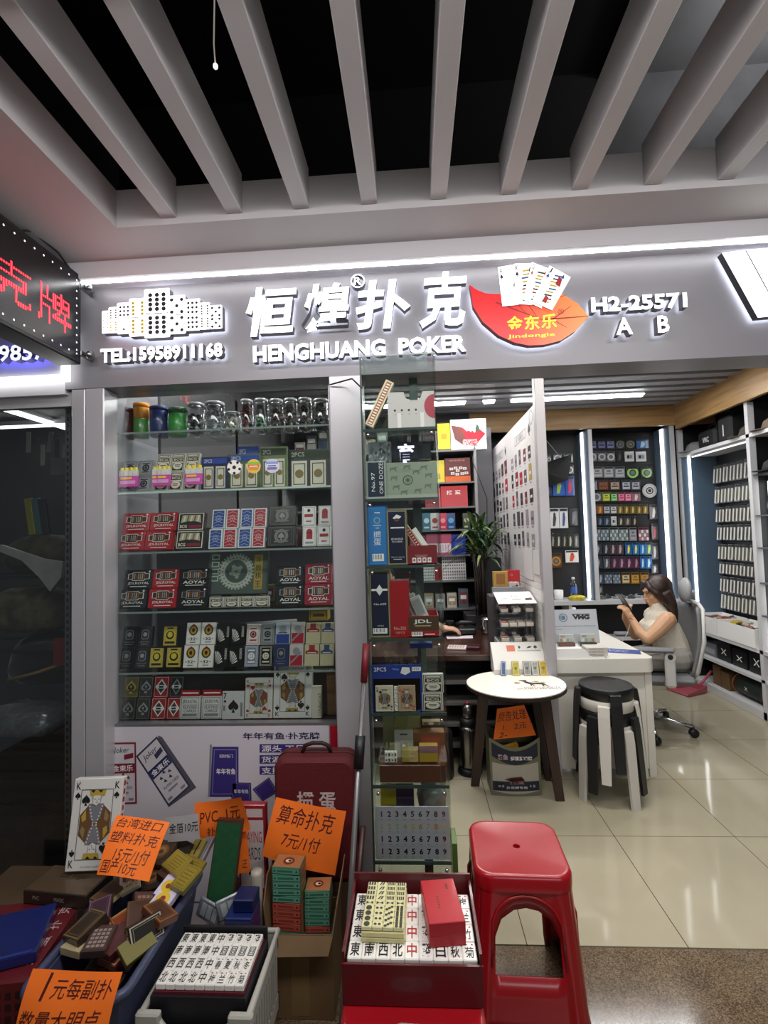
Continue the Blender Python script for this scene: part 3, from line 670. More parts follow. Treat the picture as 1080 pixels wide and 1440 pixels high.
STY = {
 'jdl_red': ('#b01c28', lambda p: a_window(p, 'JDLROYAL', PAPER, PAPER)), 'jdl_black': ('#17171a', lambda p: a_window(p, 'JDLROYAL', PAPER, PAPER)),
 'ao_black': ('#141416', lambda p: a_window(p, 'AOYAL', SILV, PAPER)), 'ao_red': ('#9c1830', lambda p: a_window(p, 'AOYAL', PAPER, PAPER)),
 'bcg_wide': ('#2a2a2c', a_bcg_wide), 'bcg': ('#e9e6df', a_bcg), 'blue': ('#d5d8dd', lambda p: a_back(p, PBLU, M('#8fa5c8', .5))), 'redback': ('#d5d8dd', lambda p: a_back(p, PRED, M('#d0a0a0', .5))),
 'black_frame': ('#131315', lambda p: a_frame(p, M('#77746a', .4), GREYP)), 'white_red': ('#e9e7e4', lambda p: (p.frame(.07, .05, .93, .95, .012, PRED), p.rect(.28, .35, .72, .72, PRED, 2), p.disc(.5, .72, .22, PRED, 2, rv=.14), p.rect(.2, .12, .8, .22, GREYP, 2))),
 'white_line': ('#ebe9e6', lambda p: (p.frame(.07, .05, .93, .95, .012, INK), p.rect(.18, .45, .82, .6, PRED, 2), p.disc(.5, .78, .12, INK, 2), p.rect(.3, .2, .7, .26, PRED, 2))),
 'octo_black': ('#161618', lambda p: a_octo(p, SILV)), 'octo_blue': ('#27365f', lambda p: a_octo(p, SILV)), 'seal_gold': ('#17150f', lambda p: a_seal(p, c_('#c9b34a'), c_('#e4cb3e'))),
 'n32': ('#e8e4da', a_32), 'fan': ('#101311', a_fan), 'frame_red': ('#e4e1da', lambda p: a_frame(p, PRED, INK)), 'grey_lace': ('#9b9ea2', lambda p: a_frame(p, INK, INK)), 'blue_lace': ('#7d879b', lambda p: a_frame(p, PAPER, PAPER)),
 'black_cream': ('#171717', lambda p: a_frame(p, CREAM, CREAM)), 'silver_blue': ('#b9c0c9', lambda p: (p.rect(.06, .03, .94, .45, PBLU), p.disc(.5, .7, .26, SILV, 2), p.rect(.2, .5, .8, .54, INK, 2))),
 'silver_red': ('#c9c0bd', lambda p: (p.rect(.06, .03, .94, .5, PRED), p.disc(.5, .68, .26, SILV, 2), p.poly([(.1, .1), (.9, .6), (.9, .7), (.1, .2)], SILV, 3))),
 'cream_red': ('#cfc6a8', lambda p: a_two(p, c_('#9c3030'), c_('#c9bf98'))), 'cream_blue': ('#cfc6a8', lambda p: a_two(p, c_('#38507a'), c_('#c9bf98'))),
 'diamond_red': ('#a02a2e', lambda p: a_diamond(p, PAPER)), 'diamond_black': ('#2b2b2e', lambda p: a_diamond(p, SILV)), 'spade_dark': ('#3b3a38', lambda p: a_spade(p, SILV)), 'gold_scroll': ('#6d6545', lambda p: a_spade(p, M('#b9a860', .5))),
 'playing': ('#dcd9d3', a_playing), 'king_spades': ('#dedbd5', lambda p: court(p, 's')), 'king_hearts': ('#dcd8d0', lambda p: court(p, 'h')), 'seven': ('#d4d2cf', a_seven),
}
def pack_mb(style, w, h, d, e=.0004):
    base, art = STY[style]
    m = MB(); m.bx(-w/2, w/2, -d, 0, 0, h, M(base, .32, coat=.5), bev=min(.0012, d*.2))
    art(Pen(m, T(-w/2, -d-.0001, 0) @ FRONT, w, h, e))
    return m
PACKS = {}
def pack(style, name, label, cat, group, w, h, d, loc, lean=0.0, rz=0.0, parent=None):
    k = (style, round(w, 3), round(h, 3), round(d, 3))
    if k in PACKS:
        o = bpy.data.objects.new(name, PACKS[k]); COL.objects.link(o)
    else:
        o = pack_mb(style, w, h, d).build(name); PACKS[k] = o.data
    o.rotation_euler = (-lean, 0, rz); o.location = loc
    return tag(o, label, cat, group)

# ================================================================ DISPLAY WINDOW
SHZ = [2.038, 1.775, 1.514, 1.259, 1.001]
SHN = ['top', 'second', 'third', 'fourth', 'fifth']
for i, z in enumerate(SHZ):
    m = MB(); m.bx(WX0+.024, WX1-.016, 2.09, 2.42, z-.009, z-.001, GLASS); m.bx(WX0+.024, WX1-.016, 2.087, 2.09, z-.009, z-.001, M('#a9b7b2', .15, emit=.25) if i == 1 else M('#8d9a96', .15))  # second shelf's front edge glows in place of a reflected LED
    tag(m.build('glass_shelf'), '%s glass shelf down inside the card display window' % (SHN[i] if i else 'topmost'), 'shelf', 'glass shelves of the display window')
    for x in (WX0+.03, WX1-.03):
        pass
def F7(x, y): return 140+x/3.086, 530+y/3.086
def F8(x, y): return 140+x/3.086, 760+y/3.086
WZB = .783
def row(F, zs, yb, items, shelf, Y=2.135):
    """items: (style, name, desc, x0, x1, h, d, tier, lean)"""
    for n, (sty, nm, desc, cat, x0, x1, h, d, tier, lean, place) in enumerate(items):
        a = F(x0, yb); b = F(x1, yb); xa, xb = ax(a[0], a[1], Y), ax(b[0], b[1], Y)
        w = (xb-xa)*.985; L_ = R(lean)
        yy = Y+d+tier*h*math.sin(L_)*1.01; zz = zs+.0005+tier*h*math.cos(L_)*1.015
        pack(sty, nm, '%s, %s %s shelf' % (desc, place, shelf), cat, desc.split(',')[0]+' cartons', w, h, d, ((xa+xb)/2, yy, zz+.0), L_)
# third shelf (row with red cartons)
CB = 'card_carton'; CD = 'card_deck'
row(F7, SHZ[2], 742, [
 ('jdl_red', CB, 'red windowed card carton', 'carton', 72, 190, .085, .028, 0, 14, 'at the far left, lower,,'), ('jdl_red', CB, 'red windowed card carton', 'carton', 84, 202, .085, .028, 1, 14, 'at the far left, upper,,'),
 ('jdl_red', CB, 'red windowed card carton', 'carton', 192, 310, .085, .028, 0, 14, 'second from the left, lower,,'), ('jdl_red', CB, 'red windowed card carton', 'carton', 204, 322, .085, .028, 1, 14, 'second from the left, upper,,'),
 ('bcg_wide', CB, 'dark carton with cream fan window', 'carton', 326, 448, .082, .028, 0, 14, 'lower one,'), ('bcg_wide', CB, 'dark carton with cream fan window', 'carton', 326, 445, .082, .028, 1, 14, 'upper one,'),
 ('blue', CD, 'blue backed deck', 'card deck', 470, 530, .088, .018, 0, 12, 'lower, beside cream fan cartons,'), ('blue', CD, 'blue backed deck', 'card deck', 478, 538, .088, .018, 1, 12, 'upper, beside cream fan cartons,'),
 ('redback', CD, 'red backed deck', 'card deck', 532, 592, .088, .018, 0, 12, 'lower, left of the centre,'), ('redback', CD, 'red backed deck', 'card deck', 540, 598, .088, .018, 1, 12, 'upper, left of the centre,'),
 ('blue', CD, 'blue backed deck', 'card deck', 598, 656, .088, .018, 0, 12, 'lower, at the middle of'), ('blue', CD, 'blue backed deck', 'card deck', 604, 660, .088, .018, 1, 12, 'upper, at the middle of'),
 ('redback', CD, 'red backed deck', 'card deck', 658, 716, .088, .018, 0, 12, 'lower, right of the centre,'), ('redback', CD, 'red backed deck', 'card deck', 662, 720, .088, .018, 1, 12, 'upper, right of the centre,'),
 ('black_frame', CB, 'black framed gift carton', 'carton', 722, 852, .09, .03, 0, 12, 'lower one,'), ('black_frame', CB, 'black framed gift carton', 'carton', 726, 850, .09, .03, 1, 12, 'upper one,'),
 ('white_red', CD, 'white deck with red emblem', 'card deck', 880, 940, .088, .018, 0, 10, 'lower, near the right end of'), ('white_line', CD, 'white deck with spade emblem', 'card deck', 876, 936, .088, .018, 1, 10, 'upper, near the right end of'),
 ('white_line', CD, 'white deck with red band', 'card deck', 944, 1004, .088, .018, 0, 10, 'lower, at the right end of'), ('white_red', CD, 'white deck with red heart shape', 'card deck', 948, 1006, .088, .018, 1, 10, 'upper, at the right end of'),
], 'third')
row(F8, SHZ[3], 297, [
 ('jdl_black', CB, 'black windowed card carton', 'carton', 72, 198, .085, .028, 0, 14, 'at the far left, lower,,'), ('jdl_black', CB, 'black windowed card carton', 'carton', 90, 214, .085, .028, 1, 14, 'at the far left, upper,,'),
 ('jdl_red', CB, 'red windowed card carton', 'carton', 206, 328, .085, .028, 0, 14, 'second from the left, lower,,'), ('jdl_red', CB, 'red windowed card carton', 'carton', 214, 330, .085, .028, 1, 14, 'second from the left, upper,,'),
 ('ao_black', CB, 'black carton with silver window', 'carton', 334, 466, .085, .028, 0, 14, 'third from the left, lower,,'), ('ao_black', CB, 'black carton with silver window', 'carton', 332, 466, .085, .028, 1, 14, 'third from the left, upper,,'),
 ('ao_black', CB, 'black carton with silver window', 'carton', 764, 884, .085, .028, 0, 14, 'lower, beside the green game box,'), ('ao_black', CB, 'black carton with silver window', 'carton', 760, 880, .085, .028, 1, 14, 'upper, beside the green game box,'),
 ('ao_red', CB, 'crimson windowed card carton', 'carton', 888, 1008, .088, .028, 0, 14, 'at the right end, lower,,'), ('ao_red', CB, 'crimson windowed card carton', 'carton', 888, 1006, .088, .028, 1, 14, 'at the right end, upper,,'),
] + [('bcg', CD, 'small white deck under the green game box', 'card deck', 474+k*66, 538+k*66, .046, .018, 0, 8, '%s from the left,' % ORD[k]) for k in range(4)], 'fourth')
# the large green and grey game box standing on those decks
p = at(*F8(470, 245), Y=2.20); q = at(*F8(730, 245), Y=2.20); w = q.x-p.x; h = .195
m = MB(); m.bx(-w/2, w/2, -.03, 0, 0, h, M('#3f4a45', .4, coat=.4), bev=.002); pn = Pen(m, T(-w/2, -.0302, 0) @ FRONT, w, h)
pn.rect(.02, .02, .98, .98, M('#4a5650', .4)); GL = M('#aeb4a8', .5)
pn.ring(.48, .52, .19, .27, GL, 2, 40); pn.disc(.48, .52, .17, M('#3c4a43', .5), 2)
for k in range(32):
    a = 2*math.pi*k/32; pn.disc(.48+.285*math.cos(a), .52+.285*w/h*math.sin(a), .016, GL, 3, 8)
for k in range(24):
    a = 2*math.pi*k/24; pn.rect(.48+.225*math.cos(a)-.012, .52+.225*w/h*math.sin(a)-.012, .48+.225*math.cos(a)+.012, .52+.225*w/h*math.sin(a)+.012, M('#525c56', .5), 3)
for k in range(9):
    a = 2*math.pi*k/9; r_ = .09 if k % 2 else .05; pn.disc(.48+r_*math.cos(a), .52+r_*w/h*math.sin(a), .035, M('#7f8c80', .5), 3, 7)
for k in range(4): pn.rect(.06, .30+k*.165, .19, .43+k*.165, GL, 2); pn.rect(.08, .33+k*.165, .17, .40+k*.165, PGRN, 3)
pn.rect(.78, .1, .92, .9, c_('#a88f3c'), 2)
for k, ch in enumerate('斗兽棋王'): pn.text(ch, .80, .72-k*.19, .90, .86-k*.19, INK, 3)
o = m.build('game_box', loc=((p.x+q.x)/2, 2.21, SHZ[3]+.048), rot=(-R(12), 0, 0)); tag(o, 'large green game box with a pale ring emblem standing on the fourth shelf', 'game box')
FI = 'fifth'
def quad4(F, zs, yb, stys, xs, desc, sh, h=.09, d=.018, lean=12):
    its = []
    for t in (0, 1):
        for k in range(len(xs)-1):
            its.append((stys[t][k], CD, desc[t][k], 'card deck', xs[k]+2+(4 if t else 0), xs[k+1]-1+(4 if t else 0), h, d, t, lean, ('lower' if t == 0 else 'upper')+' row, %s of its block,' % ORD[k]))
    row(F, zs, yb, its, sh)
quad4(F8, SHZ[4], 564, [['octo_black']*2]*2, [74, 146, 212], [['black octagon window deck']*2]*2, FI)
row(F8, SHZ[4], 562, [('seal_gold', CD, 'gold sealed Spanish deck', 'card deck', 210, 278, .09, .022, 0, 10, 'lower left one,'), ('seal_gold', CD, 'gold sealed Spanish deck', 'card deck', 282, 356, .09, .022, 0, 10, 'lower right one,'), ('seal_gold', CD, 'gold sealed Spanish deck', 'card deck', 262, 330, .09, .022, 1, 10, 'topmost one,')], FI)
quad4(F8, SHZ[4], 564, [['n32']*2]*2, [358, 424, 492], [['white 32-card deck with gold crest']*2]*2, FI, .095)
quad4(F8, SHZ[4], 566, [['fan']*2]*2, [492, 556, 622], [['black deck with white fan rays']*2]*2, FI, .092)
quad4(F8, SHZ[4], 560, [['blue_lace', 'black_cream'], ['frame_red', 'grey_lace']], [624, 688, 750], [['pale blue laced deck', 'black deck with cream frame'], ['cream deck with red frame', 'grey laced deck']], FI, .09)
quad4(F8, SHZ[4], 560, [['octo_blue', 'silver_red'], ['silver_blue', 'silver_red']], [752, 820, 884], [['navy octagon window deck', 'red and silver deck'], ['silver and blue deck', 'silver and red deck']], FI, .092)
quad4(F8, SHZ[4], 560, [['cream_red', 'cream_blue'], ['cream_red', 'cream_blue']], [886, 954, 1016], [['cream deck with red badge', 'cream deck with blue badge']]*2, FI, .09)
BT = 'bottom'
quad4(F8, WZB, 798, [['spade_dark', 'spade_dark', 'diamond_red', 'diamond_red'], ['gold_scroll', 'spade_dark', 'diamond_red', 'diamond_black']], [84, 152, 216, 286, 350], [['dark silver spade deck', 'dark silver spade deck', 'red diamond deck', 'red diamond deck'], ['olive scroll deck', 'dark silver spade deck', 'red diamond deck', 'black diamond deck']], BT, .088, .018, 12)
row(F8, WZB, 796, [('playing', CD, 'white lettered tuck box with red flap', 'card deck', 346, 434, .092, .03, 0, 8, 'left one,'), ('playing', CD, 'white lettered tuck box with red flap', 'card deck', 440, 528, .092, .03, 0, 8, 'right one,'),
 ('seven', 'giant_playing_card', 'giant seven of spades card', 'playing card', 530, 626, .115, .012, 0, 6, 'on'), ('king_hearts', 'giant_playing_card', 'giant king of hearts card box', 'playing card', 628, 750, .165, .03, 0, 8, 'on'), ('king_spades', 'giant_playing_card', 'giant king of spades card box with silver sheen', 'playing card', 752, 922, .22, .03, 0, 8, 'on')], BT)
p = at(*F8(945, 798), Y=2.15); m = MB(); m.bx(-.02, .02, -.03, 0, 0, .13, M('#d8d2bd', .5), bev=.001); m.text('DOMINO', 0, 0, .09, .014, M('#2a3a2a', .5), T(-.007+.014, -.0305, .1) @ FRONT @ RZ(R(-90)))
tag(m.build('domino_box', loc=(p.x, 2.165, WZB), rot=(-.1, 0, 0)), 'narrow cream domino box standing beside the giant king of spades', 'game box')
m = MB().bx(-.06, .0, -.02, 0, 0, .19, wood_mat('#6b4a30', '#80603f'), bev=.002); tag(m.build('wooden_board', loc=(WX1-.015, 2.2, WZB)), 'plain brown wooden board at the right end of the bottom display shelf', 'board')
tag(MB().bx(WX1-.04, WX1+.005, WY-.018, WY-.012, .60, WZ0-.010, PRED).build('red_strip', loc=(0, -.008, 0)), 'red vertical strip at the right edge of the white display panel', 'strip')
# rolled white sheet and gold box on the backs of the fifth shelf
p = at(*F8(590, 372), Y=2.30); q = at(*F8(860, 350), Y=2.30)
tag(MB().tube([(0, 0, 0), (q.x-p.x, 0, .015)], .012, M('#b5b3b6', .4), n=10).build('rolled_sheet', loc=(p.x, 2.28, p.z+.005)), 'rolled white sheet lying across the tops of the decks on the fifth shelf', 'roll')
p = at(*F8(918, 362), Y=2.24); m = MB().bx(0, .085, -.06, 0, 0, .05, c_('#b59a2c'), bev=.002); Pen(m, T(0, -.0602, 0) @ FRONT, .085, .05).frame(.06, .1, .94, .9, .05, BRN).rect(.2, .35, .8, .6, BRN)
tag(m.build('gold_box', loc=(p.x, 2.26, SHZ[4]+.186)), 'small gold box lying on the cream decks of the fifth shelf', 'box')
# --- second shelf: leaning samples
row(F7, SHZ[1], 478, [('bcg', CD, 'black and white arched deck', 'card deck', 232+k*64, 293+k*64, .088, .018, t, 14, '%s column, %s on' % (ORD[k], 'lower' if not t else 'upper')) for k in range(3) for t in (0, 1)] +
 [('grey_lace', CD, 'dim grey deck', 'card deck', 84+k*70, 150+k*70, .075, .018, t, 14, '%s column, %s at the left of' % (ORD[k], 'lower' if not t else 'upper')) for k in range(2) for t in (0, 1)], 'second')
NEON = [M('#d94fb0', .4, emit=.12), M('#f0d23a', .4, emit=.12), M('#f4f0ee', .5)]  # faintly glowing colours: neon reflections built as small solid packs
for i, (x0, x1) in enumerate(((82, 162), (226, 252), (246, 304), (370, 442))):
    a = at(*F7(x0, 450), Y=2.112); b = at(*F7(x1, 450), Y=2.112); w = b.x-a.x; h = .085
    m = MB(); n = max(2, round((x1-x0)/22)); m.bx(0, w, 0, .012, 0, h*.55, NEON[0])
    for k in range(n): m.bx(w*k/n+.001, w*(k+1)/n-.001, -.002, .012, h*.55, h*.86, NEON[2]); m.cyl((w*(k+.5)/n, .005, h*.80), w/n*.38, h*.2, NEON[1], n=10)
    m.bx(w*.1, w*.9, -.003, -.0005, h*.12, h*.3, M('#f7b8e4', .4)); m.bx(w*.1, w*.7, -.003, -.0005, h*.38, h*.48, NEON[1])
    tag(m.build('neon_reflection', loc=(a.x, 2.112, SHZ[1]+.028), rot=(-.1, 0, 0)), 'pink and yellow neon reflection block, %s from the left on the second shelf' % ORD[i], 'reflection', 'pink neon reflections')
for i, (x0, x1, y0, y1, col) in enumerate(((446, 560, 345, 478, '#1f2a55'), (560, 700, 330, 478, '#5b6a3d'), (600, 690, 298, 400, '#24367a'), (700, 815, 300, 475, '#6f7d52'), (700, 800, 310, 350, '#9aa07a'), (818, 1000, 310, 460, '#33373a'))):
    a = at(*F7(x0, y1), Y=2.19+.02*i); b = at(*F7(x1, y0), Y=2.19+.02*i); w, h = b.x-a.x, max(.05, b.z-SHZ[1]-.002)
    m = MB(); m.bx(0, w, -.014, 0, 0, h, M(col, .4, coat=.4), bev=.001); pn = Pen(m, T(0, -.0142, 0) @ FRONT, w, h)
    pn.rect(.05, .8, .95, .96, M('#2c4aa0' if i < 3 else '#3d4a34', .5)); pn.text('2PCS', .1, .83, .4, .93, PAPER, 2)
    for k in range(2): pn.rect(.1+.44*k, .08, .46+.44*k, .72, CREAM, 2); pn.frame(.14+.44*k, .13, .42+.44*k, .66, .02, INK, 3); pn.disc(.28+.44*k, .4, .1, c_('#8c7a40'), 3)
    tag(m.build('blister_card', loc=(a.x, 2.19+.02*i, SHZ[1]+.0005), rot=(-.06, 0, 0)), '%s two-deck blister card, %s from the left on the second shelf' % (('navy', 'olive', 'bright blue', 'moss green', 'khaki', 'charcoal')[i], ORD[i]), 'blister pack')
def roundel(px, py, r, art, label):
    p = at(px, py, Y=WY-.004); m = MB(); m.lathe([(r, 0), (r, .001)], WHITE, RX(R(90)), 28, False); art(Pen(m, T(-r, -.0012, -r) @ FRONT, 2*r, 2*r)); tag(m.build('round_sticker', loc=(p.x, WY-.0045, p.z)), label, 'sticker', 'round stickers on the window')
def a_foot(pn):
    pn.disc(.5, .5, .47, PAPER, 1, 24)
    pn.poly([(.5+.15*math.sin(2*math.pi*k/5), .5+.15*math.cos(2*math.pi*k/5)) for k in range(5)][::-1], INK, 2)
    for k in range(5):
        a = 2*math.pi*k/5+.63; pn.poly([(.5+.40*math.sin(a)+.11*math.sin(t), .5+.40*math.cos(a)+.11*math.cos(t)) for t in [2*math.pi*i/5+a+math.pi for i in range(5)]][::-1], INK, 2)
def a_strip(cs, tx):
    def f(pn):
        pn.disc(.5, .5, .48, cs[0], 1, 24)
        for k, c in enumerate(cs[1:]): pn.rect(.06+.05*k, .62-.2*k, .94-.05*k, .80-.2*k, c, 2)
        pn.rect(.2, .46, .8, .54, tx, 3)
    return f
roundel(*F7(585, 393), .031, a_foot, 'round football sticker on the display window glass')
roundel(*F7(669, 388), .030, a_strip((M('#e8c12f', .5), M('#8fc23a', .5), M('#e0574a', .5), M('#e8903a', .5)), PAPER), 'round yellow and red striped sticker on the window glass')
roundel(*F7(749, 386), .030, a_strip((M('#c9cfe4', .5), M('#8d9bd0', .5), M('#e9ecf6', .5), M('#7f6aa8', .5)), M('#3a4aa0', .5)), 'round pale blue sticker on the window glass')
# --- top shelf: tubs and clear jars
def tub(name, label, x0, x1, h, segs, Y=2.22, cat='tub'):
    a = at(*F7(x0, 195), Y=Y); b = at(*F7(x1, 195), Y=Y); r = (b.x-a.x)/2
    m = MB(); z = 0
    for hh, col in segs:
        m.lathe([(r*.9, z), (r*.97, z+.006), (r, z+hh*h-.004), (r*.93, z+hh*h)], M(col, .35, coat=.4), None, 20); z += hh*h
    m.lathe([(r*1.02, z-.02), (r*1.02, z), (r*.9, z+.002)], M(segs[-1][1], .4), None, 20)
    tag(m.build(name, loc=((a.x+b.x)/2, Y, SHZ[0]+.0005)), label, cat, 'tubs and jars on the top shelf')
tub('plastic_tub', 'dark red plastic tub at the end of the top display shelf', 70, 148, .14, [(1, '#4a161c')])
tub('stacked_cup', 'orange cup standing on a green cup on the top display shelf', 150, 214, .16, [(.55, '#3f7a32'), (.45, '#d98a1e')])
tub('plastic_tub', 'dark blue plastic tub on the top display shelf', 222, 298, .14, [(1, '#1d2a63')])
tub('plastic_tub', 'bright green plastic tub on the top display shelf', 302, 380, .13, [(.8, '#2f8a35'), (.2, '#205a26')])
def jar(label, x0, x1, h, fill, fh, Y=2.22):
    a = at(*F7(x0, 195), Y=Y); b = at(*F7(x1, 195), Y=Y); r = (b.x-a.x)/2
    t = thing('clear_jar', label, 'jar', ((a.x+b.x)/2, Y, SHZ[0]+.0005), group='tubs and jars on the top shelf')
    MB().lathe([(r*.96, 0), (r, .006), (r, h*.84), (r*.86, h*.92)], ACRYL, None, 20).build('jar_body', t)
    MB().lathe([(r*.88, h*.90), (r*.92, h*.91), (r*.92, h), (r*.8, h*1.005)], M('#8f9194', .3, .3), None, 20).build('jar_lid', t)
    m = MB(); rr = random.Random(int(x0))
    for k in range(70):
        q = math.sqrt(rr.random())*(r-.011); g = rr.random()*6.283; z = .008+(k/70)*fh*h
        m.box((0, 0, 0), (.011, .011, .011) if fill[0] == 'd' else (.016, .016, .004), M(rr.choice(fill[1]), .4), T(q*math.cos(g), q*math.sin(g), z) @ RX(rr.random()*3) @ RZ(rr.random()*3))
    o = m.build('jar_filling', t); o['kind'] = 'stuff'
jar('clear jar of dark grey chips on the top display shelf', 382, 456, .15, ('c', ['#35383b', '#55585c', '#2a2a2c', '#8d9093']), .6)
jar('large clear jar of silver trinkets on the top display shelf', 458, 544, .15, ('c', ['#9da0a3', '#77797c', '#c4c6c8']), .8)
jar('small clear jar of mixed dice on the top display shelf', 546, 610, .10, ('d', ['#c9c4b0', '#6d6d6a', '#a89a50', '#d8d8d8']), .75)
jar('clear jar of dark red dice on the top display shelf', 612, 668, .155, ('d', ['#6b1820', '#8a2430', '#4a1016']), .85)
jar('clear jar of green and white dice on the top display shelf', 672, 734, .155, ('d', ['#2f7a4a', '#1f5c38', '#c9d4cc']), .45)
for i, x0 in enumerate((738, 800, 862)):
    jar('clear jar of smoky brown dice, %s of three beside the green dice jar' % ORD[i], x0, x0+60, .15, ('d', ['#3a2e2c', '#5a4640', '#24201f', '#7a6a60']), .7)
jar('wide dark jar at the end of the top display shelf', 925, 1000, .14, ('c', ['#202022', '#3a3a3d', '#5a5a5d']), .9)
# loose stock behind the leaning packs on each shelf
rr = random.Random(5)
CC = ['#5a2f33', '#3a4360', '#8d8a84', '#6b6a4a', '#2b2b2e', '#a08a5a', '#75303a', '#b5b2ac']
CN = ['maroon', 'slate blue', 'grey', 'olive', 'black', 'tan', 'wine red', 'off-white']
for i in (2, 3, 4):
    for k in range(7):
        x = WX0+.12+k*.118; j = rr.randrange(8); w, d, h = .09, .07, .045+rr.random()*.06
        m = MB().bx(-w/2, w/2, -d/2, d/2, 0, h, M(CC[j], .4, coat=.3), bev=.002); Pen(m, T(-w/2, -d/2-.0004, 0) @ FRONT, w, h).rect(.1, .2, .9, .8, M(CC[(j+3) % 8], .4)).rect(.2, .4, .8, .6, PAPER, 2)
        tag(m.build('stock_box', loc=(x, 2.375, SHZ[i]+.0005), rot=(0, 0, rr.uniform(-.15, .15))), '%s stock box, %s from the left behind the packs of the %s shelf' % (CN[j], ORD[k], SHN[i]), 'box', 'stock boxes behind the shelf packs')
# --- printed panel under the window
pa = at(154, 1110, Y=WY-.016); PW, PH = WX1-.045-WX0, .70; PZ = WZ0-.009-PH
m = MB(); m.bx(WX0, WX1-.045, WY-.016, WY-.013, PZ, WZ0-.009, M('#cfcad0', .4))
VIO = M('#3a2f78', .5); XP = T(0, WY-.0164, 0) @ FRONT
def B1(x, y): p = at(130+x/2.842, 1000+y/2.842, Y=WY-.0165); return p.x, p.z
def prt(pts, mat, l=1): m.poly([(*B1(*p), l*.0004) for p in pts], mat, XP)
def ptx(s, x0, y0, x1, y1, mat, l=1, off=.015): a = B1(x0, y1); b = B1(x1, y0); m.text(s, a[0], a[1], b[0], b[1], mat, XP, z=l*.0004, offset=off)
ptx('年年有鱼·扑克牌', 601, 84, 908, 114, M('#2a2350', .5), off=.02)
for k, s in enumerate(('源头工厂', '货源充足', '支持定制')):
    y = 132+k*44; prt([(668, y+34), (856, y+32), (856, y-1), (668, y)], VIO); ptx(s[:2], 676, y+4, 756, y+30, PAPER, 2, .01); ptx(s[2:], 770, y+4, 850, y+30, PAPER, 2, .01)
def boxart(q, line, band, name, ang=None):
    """printed picture of a card tuck box given its four corners"""
    P = [Vector(B1(*p)) for p in q]
    def uv(u, v): a = P[0].lerp(P[1], u); b = P[3].lerp(P[2], u); r_ = a.lerp(b, v); return (r_.x, r_.y)
    def pg(pts, mat, l): m.poly([(*uv(*p), l*.0004) for p in pts], mat, XP)
    def R4(u0, v0, u1, v1, mat, l): pg([(u0, v0), (u1, v0), (u1, v1), (u0, v1)], mat, l)
    R4(0, 0, 1, 1, line, 2); R4(.06, .03, .94, .97, M('#c9c4c8', .5), 3); R4(.06, .5, .94, .66, band, 4)
    e1 = P[1]-P[0]; e2 = P[3]-P[0]
    XX = XP @ Matrix(((e1.x, e2.x, 0, P[0].x), (e1.y, e2.y, 0, P[0].y), (0, 0, 1, 0), (0, 0, 0, 1)))
    m.text(name, .12, .53, .88, .63, PAPER, XX, z=.002, offset=.01); m.text('Joker', .15, .80, .75, .92, INK, XX, z=.0016, shear=.2)
    pg([(.55, .72), (.9, .75), (.9, .83), (.55, .80)], line, 5)
    for k in range(5): a = k*1.25; pg([(.5+.2*math.sin(a)-.06, .4+.07*math.cos(a)), (.5+.2*math.sin(a)+.08, .38+.07*math.cos(a)), (.5+.2*math.sin(a)+.02, .44+.07*math.cos(a))], line, 5)
    m.text('PLAYING CARDS', .2, .24, .85, .29, INK, XX, z=.0016); R4(.3, .17, .7, .2, GREYP, 5); R4(.12, .06, .3, .1, GREYP, 5); R4(.7, .06, .88, .1, GREYP, 5)
MAR = M('#7a1c30', .5)
boxart([(72, 374), (178, 370), (174, 124), (68, 126)], MAR, MAR, '金東乐')
prt([(304, 384), (415, 305), (278, 103), (262, 97)], M('#55535c', .5), 1)
boxart([(304, 380), (392, 300), (258, 100), (174, 180)], M('#3a3850', .5), M('#2a2c5c', .5), '金東乐')
for q, s in (([(470, 342), (584, 342), (584, 142), (480, 142)], 1), ([(556, 360), (636, 362), (634, 286), (552, 284)], 0), ([(680, 360), (742, 322), (706, 264), (640, 312)], 0)):
    P = q; prt([(x, y) for x, y in q], VIO if s else M('#33305c', .5), 2)
    cx = sum(p[0] for p in q)/4; cy = sum(p[1] for p in q)/4
    prt([(cx+(x-cx)*.86, cy+(y-cy)*.9) for x, y in q], M('#8d86b8', .5), 3); prt([(cx+(x-cx)*.82, cy+(y-cy)*.87) for x, y in q], VIO, 4)
ptx('年年有鱼', 496, 228, 572, 252, PAPER, 5); ptx('招财临门', 508, 172, 562, 186, PAPER, 5, 0); ptx('年年有鱼', 566, 312, 624, 328, PAPER, 5, 0); prt([(462, 342), (470, 342), (478, 134), (470, 132)], GREYP, 2)
tag(m.build('printed_panel'), 'printed white panel with card boxes and purple slogans below the display window', 'poster')
# ================================================================ GLASS TOWER CABINET
TX0, TX1, TY0, TY1, TZ1 = -.177, .098, 1.80, 2.05, 2.212
TZ = [1.944, 1.687, 1.444, 1.183, .921, .67, .41]
def T1(x, y): return 490+x/4.5, 480+y/4.5
def T2(x, y): return 490+x/5.143, 780+y/5.143
def T3(x, y): return 490+x/5.143, 1000+y/5.143
tw = thing('glass_display_tower', 'tall narrow glass cabinet of card goods standing in front of the column', 'display cabinet', (0, TY0, 0)); o = Vector(tw.location)
EDGE = M('#2c3b36', .25, coat=.4); FR = M('#3a3f40', .35, .4)
MB().bx(TX0, TX0+.005, TY0+.004, TY1, .02, TZ1, GREENGLASS).build('side_pane', tw, loc=-o)
MB().bx(TX1-.005, TX1, TY0+.004, TY1, .02, TZ1, GREENGLASS).build('side_pane', tw, loc=-o)
MB().bx(TX0+.005, TX1-.005, TY1-.005, TY1, .02, TZ1, GREENGLASS).build('back_pane', tw, loc=-o)
